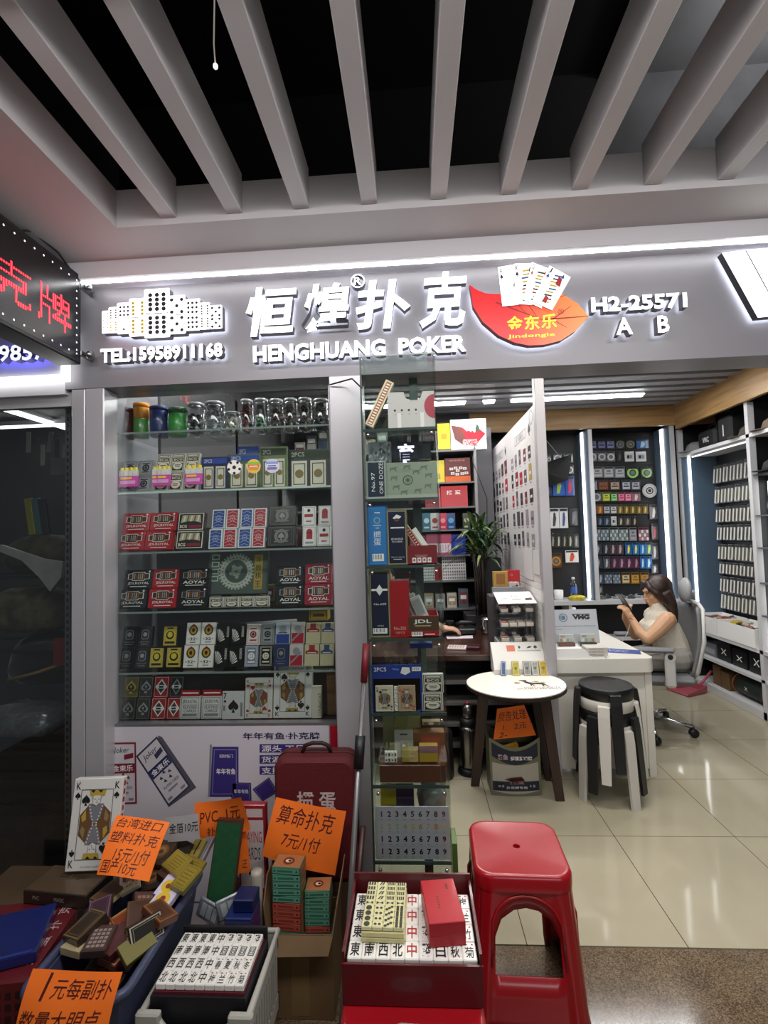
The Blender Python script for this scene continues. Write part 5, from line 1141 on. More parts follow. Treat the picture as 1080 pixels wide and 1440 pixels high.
def F3(x, y): return x/4.154, 1200+y/4.154
from mathutils.bvhtree import BVHTree
HEAP = [BVHTree.FromPolygons(m_.v, m_.f) for m_ in [MB().bx(CR1-.022, CR1+.013, CY0, CY1, CZ0, CZ1+.012, INK).bx(CR0-.013, CR0+.022, CY0, CY1, CZ0, CZ1+.012, INK).bx(CR0, CR1, CY0-.013, CY0+.02, CZ0, CZ1+.012, INK).bx(CR0, CR1, CY1-.02, CY1+.013, CZ0, CZ1+.012, INK).bx(CR0+.05, CR1-.05, CY0+.04, CY1-.04, CZ0, CZ0+.158, INK)]]
def deck(label, px, py, z, yaw=0, pitch=0, roll=0, w=.062, l=.09, t=.019, base='#4a3020', art=None, side=None, key=None):
    p = at(px, py, Z=z)
    m = MB(); m.bx(-w/2, w/2, -l/2, l/2, -t/2, t/2, M(base, .38, coat=.4), bev=.0012)
    if side: Pen(m, T(-w/2, -l/2-.0003, -t/2) @ FRONT, w, t).rect(.04, .12, .96, .88, M(side, .4)).rect(.3, .25, .7, .75, INK, 2).rect(.34, .35, .66, .65, PAPER, 3)
    if side: Pen(m, T(w/2+.0003, -l/2, -t/2) @ RZ(R(90)) @ FRONT, l, t).rect(.04, .12, .96, .88, M(side, .4))
    if art: art(Pen(m, T(-w/2, -l/2, t/2+.0002), w, l, .0004))
    rot = Matrix.Translation(p) @ Matrix(Matrix.Rotation(R(yaw), 4, 'Z') @ Matrix.Rotation(R(roll), 4, 'Y') @ Matrix.Rotation(R(pitch), 4, 'X'))
    bm = MB().bx(-w/2-.001, w/2+.001, -l/2-.001, l/2+.001, -t/2-.0005, t/2+.0022, INK); lift = 0
    for _ in range(0 if pitch > 40 else 18):
        X = T(0, 0, lift) @ rot; tr = BVHTree.FromPolygons([X @ v for v in bm.v], bm.f)
        if not any(tr.overlap(q) for q in HEAP): break
        lift += .003
    HEAP.append(BVHTree.FromPolygons([T(0, 0, lift) @ rot @ v for v in bm.v], bm.f)); p = p+Vector((0, 0, lift))
    return tag(m.build('card_deck', loc=p, rot=(R(pitch), R(roll), R(yaw))), label, 'card deck')
def g_border(c1, c2): return lambda p: (p.rect(.05, .03, .95, .97, M(c1, .4)), p.rect(.1, .07, .9, .93, M(c2, .4), 2), p.frame(.16, .12, .84, .88, .01, M(c1, .4), 3))
def g_grid(c1, c2): return lambda p: (p.rect(.06, .04, .94, .96, M(c1, .4)), [p.rect(.14+.19*i, .12+.15*j, .28+.19*i, .22+.15*j, M(c2, .4), 2) for i in range(4) for j in range(5)])
def g_gold(p): p.rect(.04, .03, .96, .97, M('#a08a2a', .3, .5)); p.frame(.1, .07, .9, .93, .015, BRN, 2); [p.rect(.22, .16+.14*k, .78, .20+.14*k, M('#6d5a1a', .4), 2) for k in range(5)]
def g_sun(p): p.rect(.04, .03, .96, .97, M('#cfc7d8', .4)); p.disc(.5, .4, .36, M('#d8b42a', .4), 2); p.disc(.5, .4, .14, M('#8c2a2a', .4), 3); p.rect(.05, .78, .95, .95, M('#4a3a78', .4), 2)
def g_court(p): court(p, 'd', '#c9a83a', flip=False)
def g_coin(p): p.rect(.04, .03, .96, .97, M('#3a2616', .4)); p.disc(.5, .5, .38, M('#6d4a22', .4), 2); p.disc(.5, .5, .26, M('#8a6630', .4), 3); p.disc(.5, .5, .12, M('#4a2c14', .4), 4)
# bedding stock in the crate bottom
bed = [('#2a1c14', 'dark brown'), ('#3a2818', 'brown'), ('#5a2a1c', 'rust'), ('#6b5a2a', 'olive gold'), ('#262226', 'charcoal'), ('#4a3a6a', 'violet'), ('#7a6a4a', 'tan'), ('#5c1f22', 'maroon')]
rr = random.Random(21); n = 0
for i in range(2):
    for j in range(4):
        x = CR0+.088+i*.067; y = CY0+.087+j*.0915; c, nm = bed[n % 8]; n += 1
        m = MB(); m.bx(-.031, .031, -.043, .043, 0, .15, M(c, .4, coat=.3), bev=.0015); Pen(m, T(-.031, -.044, .1502), .062, .088).frame(.06, .05, .94, .95, .02, M('#8a7a4a', .4))
        tag(m.build('card_box', loc=(x, y, CZ0+.0075), rot=(0, 0, rr.uniform(-.02, .02))), '%s card box standing in the crate under the loose decks, %s row %s' % (nm, ORD[j], ORD[i]), 'card box', 'card boxes bedding the crate')
Dz = .425
for d in [
 ('brown deck with cream label on its end lying near the crate middle', 153, 1284, .455, -14, 0, 4, .06, .088, .022, '#4a2f1c', g_border('#6a5030', '#4a2f1c'), '#bfb07a'),
 ('playing card face deck propped at the back of the crate', 183, 1258, .475, 20, 30, -20, .058, .088, .018, '#cfc6a8', g_court, None),
 ('long rust red deck with cream sides lying diagonally in the crate', 178, 1293, .475, -38, 8, 12, .056, .09, .022, '#7c3a1e', g_border('#c0a86a', '#8a3c1c'), '#b8a872'),
 ('maroon deck with a pale grid of figures in the crate', 204, 1296, .46, 35, 16, 20, .066, .09, .018, '#4a2a20', g_grid('#542a22', '#8a6a58'), None),
 ('dark gold-edged brown deck at the front of the crate', 121, 1334, .46, -22, 10, -6, .064, .09, .03, '#33241a', g_border('#7a6230', '#33241a'), None),
 ('coppery red deck with cream border at the front of the crate', 166, 1338, .465, -14, 10, 6, .062, .08, .018, '#7a3a30', g_border('#c9a890', '#8a4034'), None),
 ('dark red deck under the coppery deck', 164, 1350, .442, -22, 4, 4, .066, .09, .018, '#4a1a1c', None, None),
 ('wide plain brown deck box lying open in the crate', 196, 1316, .455, 28, 10, 10, .07, .09, .024, '#4a3020', g_border('#5a3c28', '#44291a'), None),
 ('black and yellow deck standing on edge by the crate rim', 205, 1338, .46, -38, 0, 62, .06, .09, .018, '#17140f', g_border('#a8a090', '#1c1814'), '#8a8030'),
 ('olive deck tucked under the black and yellow deck', 193, 1360, .445, -30, 6, 30, .055, .085, .018, '#6b6424', None, None),
 ('white and violet deck with a yellow sun in the crate', 232, 1290, .462, -10, 12, 8, .058, .088, .02, '#cfc7d8', g_sun, None),
 ('violet backed deck behind the yellow sun deck', 240, 1272, .472, -12, 14, 8, .058, .088, .02, '#5a4a80', g_sun, None),
 ('bright gold deck with stamped lines on the crate rim', 250, 1240, .505, -26, 18, 10, .075, .062, .02, '#8a7426', g_gold, None),
 ('brown velvet textured deck under the bright gold deck', 245, 1254, .478, -26, 10, 10, .078, .07, .03, '#4a3026', None, None),
 ('brown deck with coin motif in the crate', 216, 1246, .475, 16, 16, -8, .064, .085, .018, '#3a2616', g_coin, None),
 ('small coin printed deck behind the orange import sign', 228, 1224, .485, -12, 20, 0, .066, .085, .018, '#4a3016', g_coin, None),
 ('black lacquered deck box beside the white note', 252, 1202, .52, -18, 42, 8, .058, .085, .02, '#17130f', None, None),
 ('olive gold deck beside the black lacquered deck', 274, 1200, .515, -18, 42, 8, .042, .09, .018, '#8a7c34', lambda p: p.rect(.5, .45, .62, .95, INK), None),
 ('open gilded deck wrapper lying behind the bright gold deck', 270, 1226, .50, -20, 30, 6, .085, .05, .012, '#77681e', g_gold, None),
 ('silver striped deck standing left of the green tray', 290, 1192, .52, -18, 44, 8, .03, .09, .018, '#8f8a92', lambda p: [p.rect(.1+.2*k, .05, .2+.2*k, .95, M('#5d5a60', .4)) for k in range(4)], None),
 ('plum deck lying by the left rim of the crate', 140, 1310, .46, 25, 6, -8, .062, .09, .019, '#3c2030', g_border('#7a5a6a', '#3c2030'), None),
 ('grey card deck near the back left of the crate', 195, 1236, .48, 30, 14, -10, .06, .09, .019, '#77737a', g_border('#a8a4ac', '#5f5b66'), None),
 ('chestnut deck across the middle of the crate', 225, 1312, .47, 60, 8, 10, .06, .09, .019, '#5a3018', g_border('#96683a', '#4a2612'), None),
 ('small olive deck at the right rim of the crate', 262, 1262, .49, -20, 14, 8, .055, .08, .018, '#6d6a34', g_gold, None),
 ('dusky deck with pale grid at the front rim of the crate', 140, 1352, .45, 12, 2, 4, .062, .088, .019, '#3a2c2a', g_grid('#4a3430', '#8f8078'), None),
 ('cream deck end showing under the brown front deck', 117, 1352, .44, -14, 0, 0, .066, .085, .02, '#b0a27c', None, None),
]:
    deck(d[0], d[1], d[2], d[3]-.032, *d[4:7], w=d[7], l=d[8], t=d[9], base=d[10], art=d[11], side=d[12])

# --- cartons by the neighbouring window
m = MB(); m.bx(-.18, .18, -.15, .15, 0, .145, M('#5a1118', .45, coat=.3), bev=.002); pn = Pen(m, T(-.18, -.15, .1452), .36, .30)
for k, ch in enumerate('掼蛋扑克'): pn.mb.text(ch, 0, 0, .035, .035, c_('#b8a0a0'), pn.X @ T(.345, .05+.06*k, .0006) @ RZ(R(90)))
q = Pen(m, T(-.18, -.1502, 0) @ FRONT, .36, .145)
for i in range(14):
    for j in range(4): q.rect(.04+.068*i, .12+.2*j, .08+.068*i, .24+.2*j, M('#2a080c', .5))
tag(m.build('red_gift_carton', loc=(-1.222, 1.385, .302), rot=(0, 0, R(9))), 'large dark red gift carton with white characters on its spine', 'carton')
m = MB(); m.bx(-.12, .12, -.095, .095, 0, .03, M('#131f5c', .3, coat=.5), bev=.003); Pen(m, T(-.12, -.095, .0302), .24, .19).text('10', .62, .06, .70, .14, INK).rect(.04, .0, .96, .05, M('#22307c', .4))
tag(m.build('blue_folder', loc=(-1.185, 1.36, .4488), rot=(0, 0, R(22))), 'flat glossy blue card folder lying on the dark red gift carton', 'folder')
m = MB(); m.bx(-.11, .11, -.06, .06, 0, .04, M('#2c2219', .4, coat=.3), bev=.002); pn = Pen(m, T(-.11, -.06, .0402), .22, .12); pn.rect(.02, .02, .98, .98, M('#4f3d2a', .35, coat=.5)); pn.text('Las Vegas', .3, .5, .75, .75, INK, 2, shear=.3)
f_ = Pen(m, T(-.11, -.0602, 0) @ FRONT, .22, .04); f_.text('PVC', .16, .35, .26, .65, c_('#9a9890')); f_.text('MAGIC', .5, .35, .66, .65, c_('#9a9890'))
p = at(105, 1258, Y=1.52)
tag(m.build('flat_game_box', loc=(-1.13, 1.575, .4488), rot=(0, 0, R(-6))), 'flat brown game box under the giant king of spades card', 'game box')
# giant king of spades box
p0 = at(92, 1228, Y=1.60); p1 = at(160, 1219, Y=1.60); w = (p1-p0).x; h = .272
m = MB(); m.bx(-w/2, w/2, -.028, 0, 0, h, M('#d8d6cf', .4, coat=.5), bev=.002); pn = Pen(m, T(-w/2, -.0282, 0) @ FRONT, w, h); court(pn, 's', '#b59a3a'); pn.text('PLAYER CARDS', .3, .035, .72, .055, GREYP)
for k in range(10): m.bx(w/2, w/2+.0005, -.02, -.008, .02+k*.025, .035+k*.025, PRED)
tag(m.build('giant_playing_card', loc=((p0.x+p1.x)/2, 1.625, .4945), rot=(-R(12), 0, R(4))), 'giant king of spades card box leaning outside the window', 'playing card')
# --- price signs
def pp4(pts, ys): return [at(x, y, Y=yy) for (x, y), yy in zip(pts, ys)]
c = pp4([(164, 1146), (239, 1157), (209, 1239.5), (136, 1230)], (1.62, 1.62, 1.50, 1.50))
paper('price_sign', 'orange handwritten sign for imported decks at 15 yuan beside the king of spades', *c, [('台湾进口', .08, .79, .92, .97), ('塑料扑克', .03, .52, .95, .72), ('15元/1付', .22, .22, .88, .46), ('国产10元', .04, .03, .72, .24)])
c = pp4([(341, 1137), (345, 1137), (352, 1226), (322, 1229)], (1.80, 1.80, 1.79, 1.79)); c[0] = at(318, 1128, Y=1.80)
paper('price_sign', 'orange handwritten strip hanging behind the green felt tray', *c, [('张', .72, .60, .95, .74), ('正', .66, .08, .9, .2)], bulge=.006)
c = pp4([(271, 1133), (344, 1112), (352, 1168), (280, 1179)], (1.765, 1.775, 1.775, 1.765))
paper('price_sign', 'orange handwritten sign for PVC cards with its top curling over', *c, [('PVC  1元', .1, .42, .9, .78), ('扑克 2付', .2, .08, .9, .32)], curl=.06)
c = pp4([(388.5, 1121), (487, 1140), (471, 1232), (368.5, 1203)], (1.825, 1.825, 1.80, 1.80))
paper('price_sign', 'orange handwritten sign for fortune-telling cards at 7 yuan by the red bag', *c, [('算命扑克', .08, .62, .88, .92), ('7元/1付', .22, .28, .74, .52)], bulge=.02)
c = pp4([(46.5, 1362), (173, 1366.5), (150, 1450), (20, 1452)], (1.215, 1.215, 1.17, 1.17))
paper('price_sign', 'orange handwritten sign for decks at 1 yuan each on the crate front', *c, [('1', .19, .52, .26, .96), ('元每副扑', .30, .55, .95, .88), ('数量大明点', .02, .06, .9, .36)], bulge=.012)
c = pp4([(232, 1150), (279, 1144), (281, 1180), (236, 1184)], (1.70, 1.70, 1.70, 1.70))
paper('note_card', 'white handwritten note for gold foil decks behind the crate', *c, [('金箔10元', .1, .35, .98, .75)], mat=M('#b8b5b6', .6), bulge=.004, ink=INK, cat='note')
# --- white bin and green felt tray
p = at(300, 1250, Y=1.6)
t = thing('white_bin', 'white plastic bin holding packets behind the mahjong tray', 'bin', (-.66, 1.76, 0)); o = Vector(t.location)
m = MB(); frustum(m, -.72, -.60+.0, 1.645, 1.90, 0.0, .29, .015, M('#a9a6a4', .45)); m.build('bin_body', t, loc=-o)
m = MB(); m.tube([(-.72, 1.645, .29), (-.60, 1.645, .29), (-.60, 1.90, .29), (-.72, 1.90, .29)], .008, M('#b5b2b0', .45), closed=True); m.build('bin_rim', t, loc=-o)
gt = thing('felt_tray', 'long dark green felt tray with brown edges leaning upright behind the mahjong tray', 'tray', at(306, 1284, Y=1.675)); o = Vector(gt.location)
q = [at(306, 1152, Y=1.72), at(341, 1154, Y=1.72), at(325, 1285, Y=1.672), at(287, 1285, Y=1.672)]
def slab(q, th, mat, inset=0):
    q = [Vector(p) for p in q]; c = sum(q, Vector())/4; q = [p+(c-p)*inset for p in q]
    nn = (q[1]-q[0]).cross(q[0]-q[3]).normalized(); nn = nn if nn.y < 0 else -nn
    b = [p-nn*th for p in q]; m = MB(); m.add(q+b, [(3, 2, 1, 0), (4, 5, 6, 7), (0, 1, 5, 4), (1, 2, 6, 5), (2, 3, 7, 6), (3, 0, 4, 7)], mat); return m, nn
m, nn = slab(q, .02, M('#4a2c1c', .5)); m.build('tray_frame', gt, loc=-o)
m, nn = slab([p+nn*.001 for p in q], .002, M('#0f4a26', .85, noise=.15, scale=60), .07); m.build('felt', gt, loc=-o)
# silver bags, blue box, white tube, red and white carton
for k, (px, py, s, yaw) in enumerate(((292, 1286, .04, -.3), (324, 1276, .032, .35))):
    p = at(px, py, Y=1.635); m = MB(); m.bx(-.045, .045, -.01, 0, 0, .06, M('#8c9296', .2, .5, coat=.6, noise=.3, scale=50), bev=.004)
    for j in range(3): m.bx(-.03+.022*j, -.012+.022*j, -.0115, -.009, .012, .048, M('#b8bcc0', .25, .3))
    tag(m.build('blister_strip', loc=(p.x+.012*k, p.y-.004*k, p.z-.02), rot=(-.2, .25-.5*k, yaw)), 'silver blister strip %s the foot of the green felt tray' % ('left of', 'right of')[k], 'packet')
p = at(352, 1300, Y=1.62)
m = MB(); m.bx(-.055, .03, -.04, .05, 0, .15, M('#14225c', .4, coat=.3), bev=.003); m.bx(-.035, .03, -.02, .045, .1505, .19, M('#0f1a48', .4), bev=.003); pn = Pen(m, T(-.055, -.0402, 0) @ FRONT, .085, .15); pn.disc(.45, .75, .09, c_('#8f97b8')); pn.rect(.25, .56, .65, .59, c_('#8f97b8')); pn.rect(.35, .48, .55, .5, c_('#8f97b8'))
tag(m.build('blue_box', loc=(-.562, 1.585, .25), rot=(0, 0, .0)), 'navy blue dispenser box with pale emblem beside the cardboard box', 'box')
cardbox('cardboard_box', 'low dark cardboard box under the navy dispenser box', -.612, -.535, 1.548, 1.635, 0, .248, CARDB2, tape=False)
p = at(338, 1245, Y=1.79); tag(MB().lathe([(.018, 0), (.02, .01), (.02, .42), (.018, .43)], M('#a8a294', .5), None, 16).build('paper_tube', loc=(-.57, 1.715, .001), rot=(0, .0, 0)), 'cream paper tube standing between the green tray and the navy box', 'tube')
p0 = at(352, 1212, Y=1.78); m = MB(); m.bx(-.05, .05, -.03, 0, 0, .33, M('#8c1420', .4, coat=.4), bev=.002); pn = Pen(m, T(-.05, -.0302, 0) @ FRONT, .10, .33); pn.rect(.08, .12, .92, .84, M('#b9b2b0', .4)); pn.rect(.3, .87, .9, .96, M('#b9b2b0', .4)); pn.text('PLAYING', .14, .6, .86, .72, PRED, 2); pn.text('CARDS', .2, .42, .8, .55, INK, 2); pn.suit('s', .5, .28, .14, INK, 2); pn.suit('h', .2, .06, .05, PAPER, 2); pn.suit('s', .36, .06, .05, PAPER, 2)
cardbox('cardboard_box', 'slim cardboard box carrying the red and white playing card carton', p0.x-.006, p0.x+.046, 1.818, 1.853, 0, .26, CARDB2, tape=False)
tag(m.build('card_carton', loc=(p0.x-.006, 1.85, .262), rot=(0, 0, 0)), 'red and white playing card carton standing beside the fortune-telling sign', 'carton')
# --- red bag with handle
bx0, bx1 = -.545, -.245; t = thing('red_storage_bag', 'deep red zipped storage bag with handle and white characters', 'bag', ((bx0+bx1)/2, 1.91, .30)); o = Vector(t.location)
REDC = M('#5c0f16', .7, noise=.1, scale=120, bump=.15)
m = MB(); n = 10; prof = []
for cx, cz, a0 in ((bx1-.04, .70, 0), (bx0+.04, .70, 90), (bx0+.03, .33, 180), (bx1-.03, .33, 270)):
    for k in range(6): a = R(a0+18*k); r_ = .04 if a0 < 180 else .03; prof.append((cx+r_*math.cos(a), cz+r_*math.sin(a)))
c2 = ((bx0+bx1)/2, .52)
rings = [(.93, -.055), (1, -.045), (1, .045), (.93, .055)]
vs = []
for s_, y in rings: vs += [(c2[0]+(x-c2[0])*s_, 1.91+y, c2[1]+(z-c2[1])*s_) for x, z in prof]
N = len(prof); fs = [(j*N+i, j*N+(i+1) % N, (j+1)*N+(i+1) % N, (j+1)*N+i) for j in range(3) for i in range(N)]; fs += [tuple(range(N))[::-1], tuple(3*N+i for i in range(N))]
m.add(vs, fs, REDC); p = at(418, 1139, Y=1.855); q = at(472, 1113, Y=1.855); m.text('掼 蛋', p.x, p.z, q.x, q.z, c_('#c9b8b4'), T(0, 1.8545, 0) @ FRONT, offset=.02); m.build('bag_body', t, loc=-o)
MB().tube([(c2[0]+(x-c2[0])*1.003, 1.91, c2[1]+(z-c2[1])*1.004) for x, z in prof], .004, M('#2c080c', .5), closed=True).build('zip', t, loc=-o)
pa = at(420, 1065, Y=1.86); MB().tube([(c2[0]-.055, 1.91, .738), (c2[0]-.045, 1.91, .765), (c2[0]-.015, 1.91, .775), (c2[0]+.02, 1.91, .775), (c2[0]+.045, 1.91, .765), (c2[0]+.055, 1.91, .738)], .008, M('#26090d', .6)).build('handle', t, loc=-o)
cardbox('cardboard_box', 'cardboard box under the red storage bag', -.55, -.24, 1.862, 1.97, 0, .297, CARDB2, tape=False)
# --- cardboard box of fortune-telling decks
KX0, KX1, KY0, KY1 = -.525, -.305, 1.665, 1.84
t, o = cardbox('cardboard_box', 'worn open cardboard box of stacked decks with torn flaps', KX0, KX1, KY0, KY1, 0, .262, CARDB, True)
m = MB()
m.add([(KX0, KY0-.002, .262), (KX1, KY0-.002, .262), (KX1-.01, KY0-.035, .225), (KX0+.015, KY0-.04, .222)], [(0, 1, 2, 3), (3, 2, 1, 0)], CARDB)
m.build('flap', t, loc=-o)
m = MB(); pts = [(KX0, KY0, .262), (KX0-.015, KY0+.02, .34), (KX0-.02, KY0+.08, .40), (KX0-.018, KY1, .41), (KX0, KY1, .262)]
m.add(pts+[(x+.004, y, z) for x, y, z in pts], [(0, 1, 2, 3, 4), (9, 8, 7, 6, 5), (0, 5, 6, 1), (1, 6, 7, 2), (2, 7, 8, 3), (3, 8, 9, 4)], CARDB); m.build('flap', t, loc=-o)
m = MB(); pts = [(KX1, KY0, .262), (KX1+.01, KY0+.04, .33), (KX1+.018, KY0+.09, .38), (KX1+.02, KY1, .41), (KX1, KY1, .262)]
m.add(pts+[(x-.004, y, z) for x, y, z in pts], [(4, 3, 2, 1, 0), (5, 6, 7, 8, 9), (0, 1, 6, 5), (1, 2, 7, 6), (2, 3, 8, 7), (3, 4, 9, 8)], CARDB); m.build('flap', t, loc=-o)
def tarot(label, x, y, z, col, rz, top=False, w=.098, l=.07, t_=.0225):
    m = MB(); m.bx(-w/2, w/2, -l/2, l/2, 0, t_, M(col, .4, coat=.5), bev=.001)
    f = Pen(m, T(-w/2, -l/2-.0003, 0) @ FRONT, w, t_); lt = M('#5f9a80' if col != '#8c3328' else '#b0523e', .4); f.rect(.03, .12, .97, .88, lt); f.suit(('s', 'c', 'h', 'd')[int(z*1000) % 4], .1, .5, .035, INK, 2); f.rect(.2, .35, .75, .65, M(col, .5), 2); f.suit('s', .88, .5, .035, INK, 2)
    g = Pen(m, T(w/2+.0003, -l/2, 0) @ RZ(R(90)) @ FRONT, l, t_); g.rect(.03, .12, .97, .88, M('#8a6a48', .4))
    if top: k = Pen(m, T(-w/2, -l/2, t_+.0002), w, l); k.rect(.03, .03, .97, .97, M('#a06a44', .4)); k.disc(.5, .5, .2, M('#6b2a1c', .4), 2); k.disc(.5, .5, .12, M('#d8c8a8', .4), 3, rv=.12); k.disc(.54, .5, .06, INK, 4)
    return tag(m.build('fortune_deck', loc=(x, y, z), rot=(0, 0, rz)), label, 'card deck')
rr = random.Random(4)
GR, RD = '#2f6a52', '#8c3328'
pt_ = at(402, 1284, Y=1.72); x_ = max(pt_.x, KX0+.062)
seq = [GR]+[RD]*4+[GR]*5
zb = .222
cardbox('packet_block', 'block of wrapped decks filling the open cardboard box', KX0+.006, KX1-.006, KY0+.03, KY1-.006, .006, zb-.002, M('#56594e', .5), tape=False)
for k, c in enumerate(seq):
    tarot('%s fortune deck, %s from the bottom of the tall stack in the cardboard box' % ('green' if c == GR else 'red', ORD[k]), x_, 1.735, zb+k*.0229, c, rr.uniform(-.05, .05)-.05, k == 9)
seq = [RD]+[GR]*5
pt_ = at(448, 1284, Y=1.75); x_ = pt_.x
for k, c in enumerate(seq):
    tarot('%s fortune deck, %s from the bottom of the short stack in the cardboard box' % ('green' if c == GR else 'red', ORD[k]), min(x_, -.358), 1.76, zb+k*.0229, c, rr.uniform(-.04, .04)+.03, k == 5, w=.086)
# --- tiles
TILE = {}
TM = M('#e9e6df', .22, coat=.5); TB = M('#e3dfd4', .3)
def tile(ch, w, l, t_, x, y, z, label, group, ink=INK, rot=(0, 0, 0), name='mahjong_tile', body=TM, pens=None, parent=None):
    k = (ch, round(w, 4), ink.name, name)
    if k not in TILE:
        m = MB(); m.bx(-w/2, w/2, -l/2, l/2, 0, t_, body, bev=.0022 if w > .02 else .0008)
        pn = Pen(m, T(-w/2, -l/2, t_+.0002), w, l, .0003)
        if pens: pens(pn)
        elif ch == '□': pn.frame(.16, .14, .84, .86, .06, ink); pn.frame(.30, .28, .70, .72, .05, ink, 1); pn.disc(.5, .5, .08, ink)
        elif ch in '春夏秋冬梅兰竹菊': pn.text(ch, .2, .12, .82, .72, ink, offset=.01); pn.disc(.75, .84, .07, INKR); pn.rect(.2, .8, .4, .87, ink)
        else: pn.text(ch, .16, .12, .86, .88, ink, offset=.015)
        o = m.build(name); TILE[k] = o.data
    else: o = bpy.data.objects.new(name, TILE[k]); COL.objects.link(o)
    o.location = (x, y, z); o.rotation_euler = rot
    if parent is not None: o.parent = parent; return o
    return tag(o, label, 'mahjong tile', group)
# black case in a white basket
BKX0, BKX1, BKY0, BKY1 = -.722, -.448, 1.268, 1.535
BZ = .15
cardbox('cardboard_box', 'cardboard box under the white lattice basket', -.71, -.46, 1.28, 1.53, 0, .148, CARDB2, tape=False)
tb = thing('white_basket', 'white lattice plastic basket holding the black mahjong case', 'basket', ((BKX0+BKX1)/2, BKY0, BZ)); o = Vector(tb.location)
WPL = M('#a5a39a', .45)
m = MB(); H_ = .372
for s_, (x0, x1, y0, y1) in enumerate(((BKX0, BKX1, BKY0, BKY0+.006), (BKX0, BKX1, BKY1-.006, BKY1), (BKX0, BKX0+.006, BKY0, BKY1), (BKX1-.006, BKX1, BKY0, BKY1))):
    m.bx(x0, x1, y0, y1, BZ, BZ+.05, WPL); m.bx(x0, x1, y0, y1, H_-(.075 if s_ == 0 else .05), H_-.045 if s_ == 0 else H_, WPL)
    L_ = (x1-x0) if s_ < 2 else (y1-y0); n = int(L_/.022)
    for k in range(n):
        u = k/n
        if s_ < 2: m.bx(x0+u*L_, x0+u*L_+.010, y0, y1, BZ+.05, H_-.05, WPL)
        else: m.bx(x0, x1, y0+u*L_, y0+u*L_+.010, BZ+.05, H_-.05, WPL)
m.bx(BKX0, BKX1, BKY0, BKY1, BZ, BZ+.006, WPL); m.build('basket_body', tb, loc=-o)
m = MB(); m.tube([(-.02+(BKX0+BKX1)/2, BKY0, H_-.04), (BKX0+.06, BKY0, H_-.038), (BKX0+.03, BKY0, H_), (BKX0, BKY0, H_), (BKX0, BKY1, H_), (BKX1, BKY1, H_), (BKX1, BKY0, H_), (BKX1-.03, BKY0, H_), (BKX1-.06, BKY0, H_-.038), (-.02+(BKX0+BKX1)/2, BKY0, H_-.04)], .010, WPL, n=6)
m.bx(BKX0-.012, BKX0+.05, BKY0-.012, BKY0+.008, H_-.045, H_+.008, WPL, bev=.004).bx(BKX1-.05, BKX1+.012, BKY0-.012, BKY0+.008, H_-.045, H_+.008, WPL, bev=.004); m.build('basket_rim', tb, loc=-o)
tc = thing('mahjong_case', 'black open mahjong case with a red lining full of large white tiles', 'game case', (-.60, 1.40, .1575)); o = Vector(tc.location); mx0, mx1, my0, my1 = -.712, -.463, 1.292, 1.478
m = MB(); zt_ = .405
for b in ((mx0, mx1, my0, my0+.006), (mx0, mx1, my1-.006, my1), (mx0, mx0+.006, my0+.006, my1-.006), (mx1-.006, mx1, my0+.006, my1-.006)): m.bx(*b, .1575, zt_-.012, M('#16151a', .5))
m.bx(mx0+.006, mx1-.006, my0+.006, my1-.006, .1575, .162, M('#16151a', .5)); m.build('case_body', tc, loc=-o)
MB().bx(mx0+.006, mx1-.006, my0+.0065, my1-.0065, .1625, zt_-.005, M('#5a1522', .55)).build('red_lining', tc, loc=-o)
MB().bx(mx0, mx1, my1, my1+.008, .19, .425, M('#131216', .5)).build('case_lid', tc, loc=-o)
rows = ['北北北北中梅兰竹菊', '西西西西中春夏秋冬', '南南南南中□□□□', '東東東東中發發發發']
tw_, tl_ = (mx1-mx0-.016)/9, (my1-my0-.018)/4
for j, rw in enumerate(rows):
    for i, ch in enumerate(rw):
        tile(ch, tw_*.985, tl_*.985, .016, mx0+.008+tw_*(i+.5), my0+.009+tl_*(j+.5), zt_-.0045, 'white tile in the black case, %s from the left, %s row from the front' % (ORD[i], ORD[j]), 'large mahjong tiles in the black case', M('#2c2a26', .5))
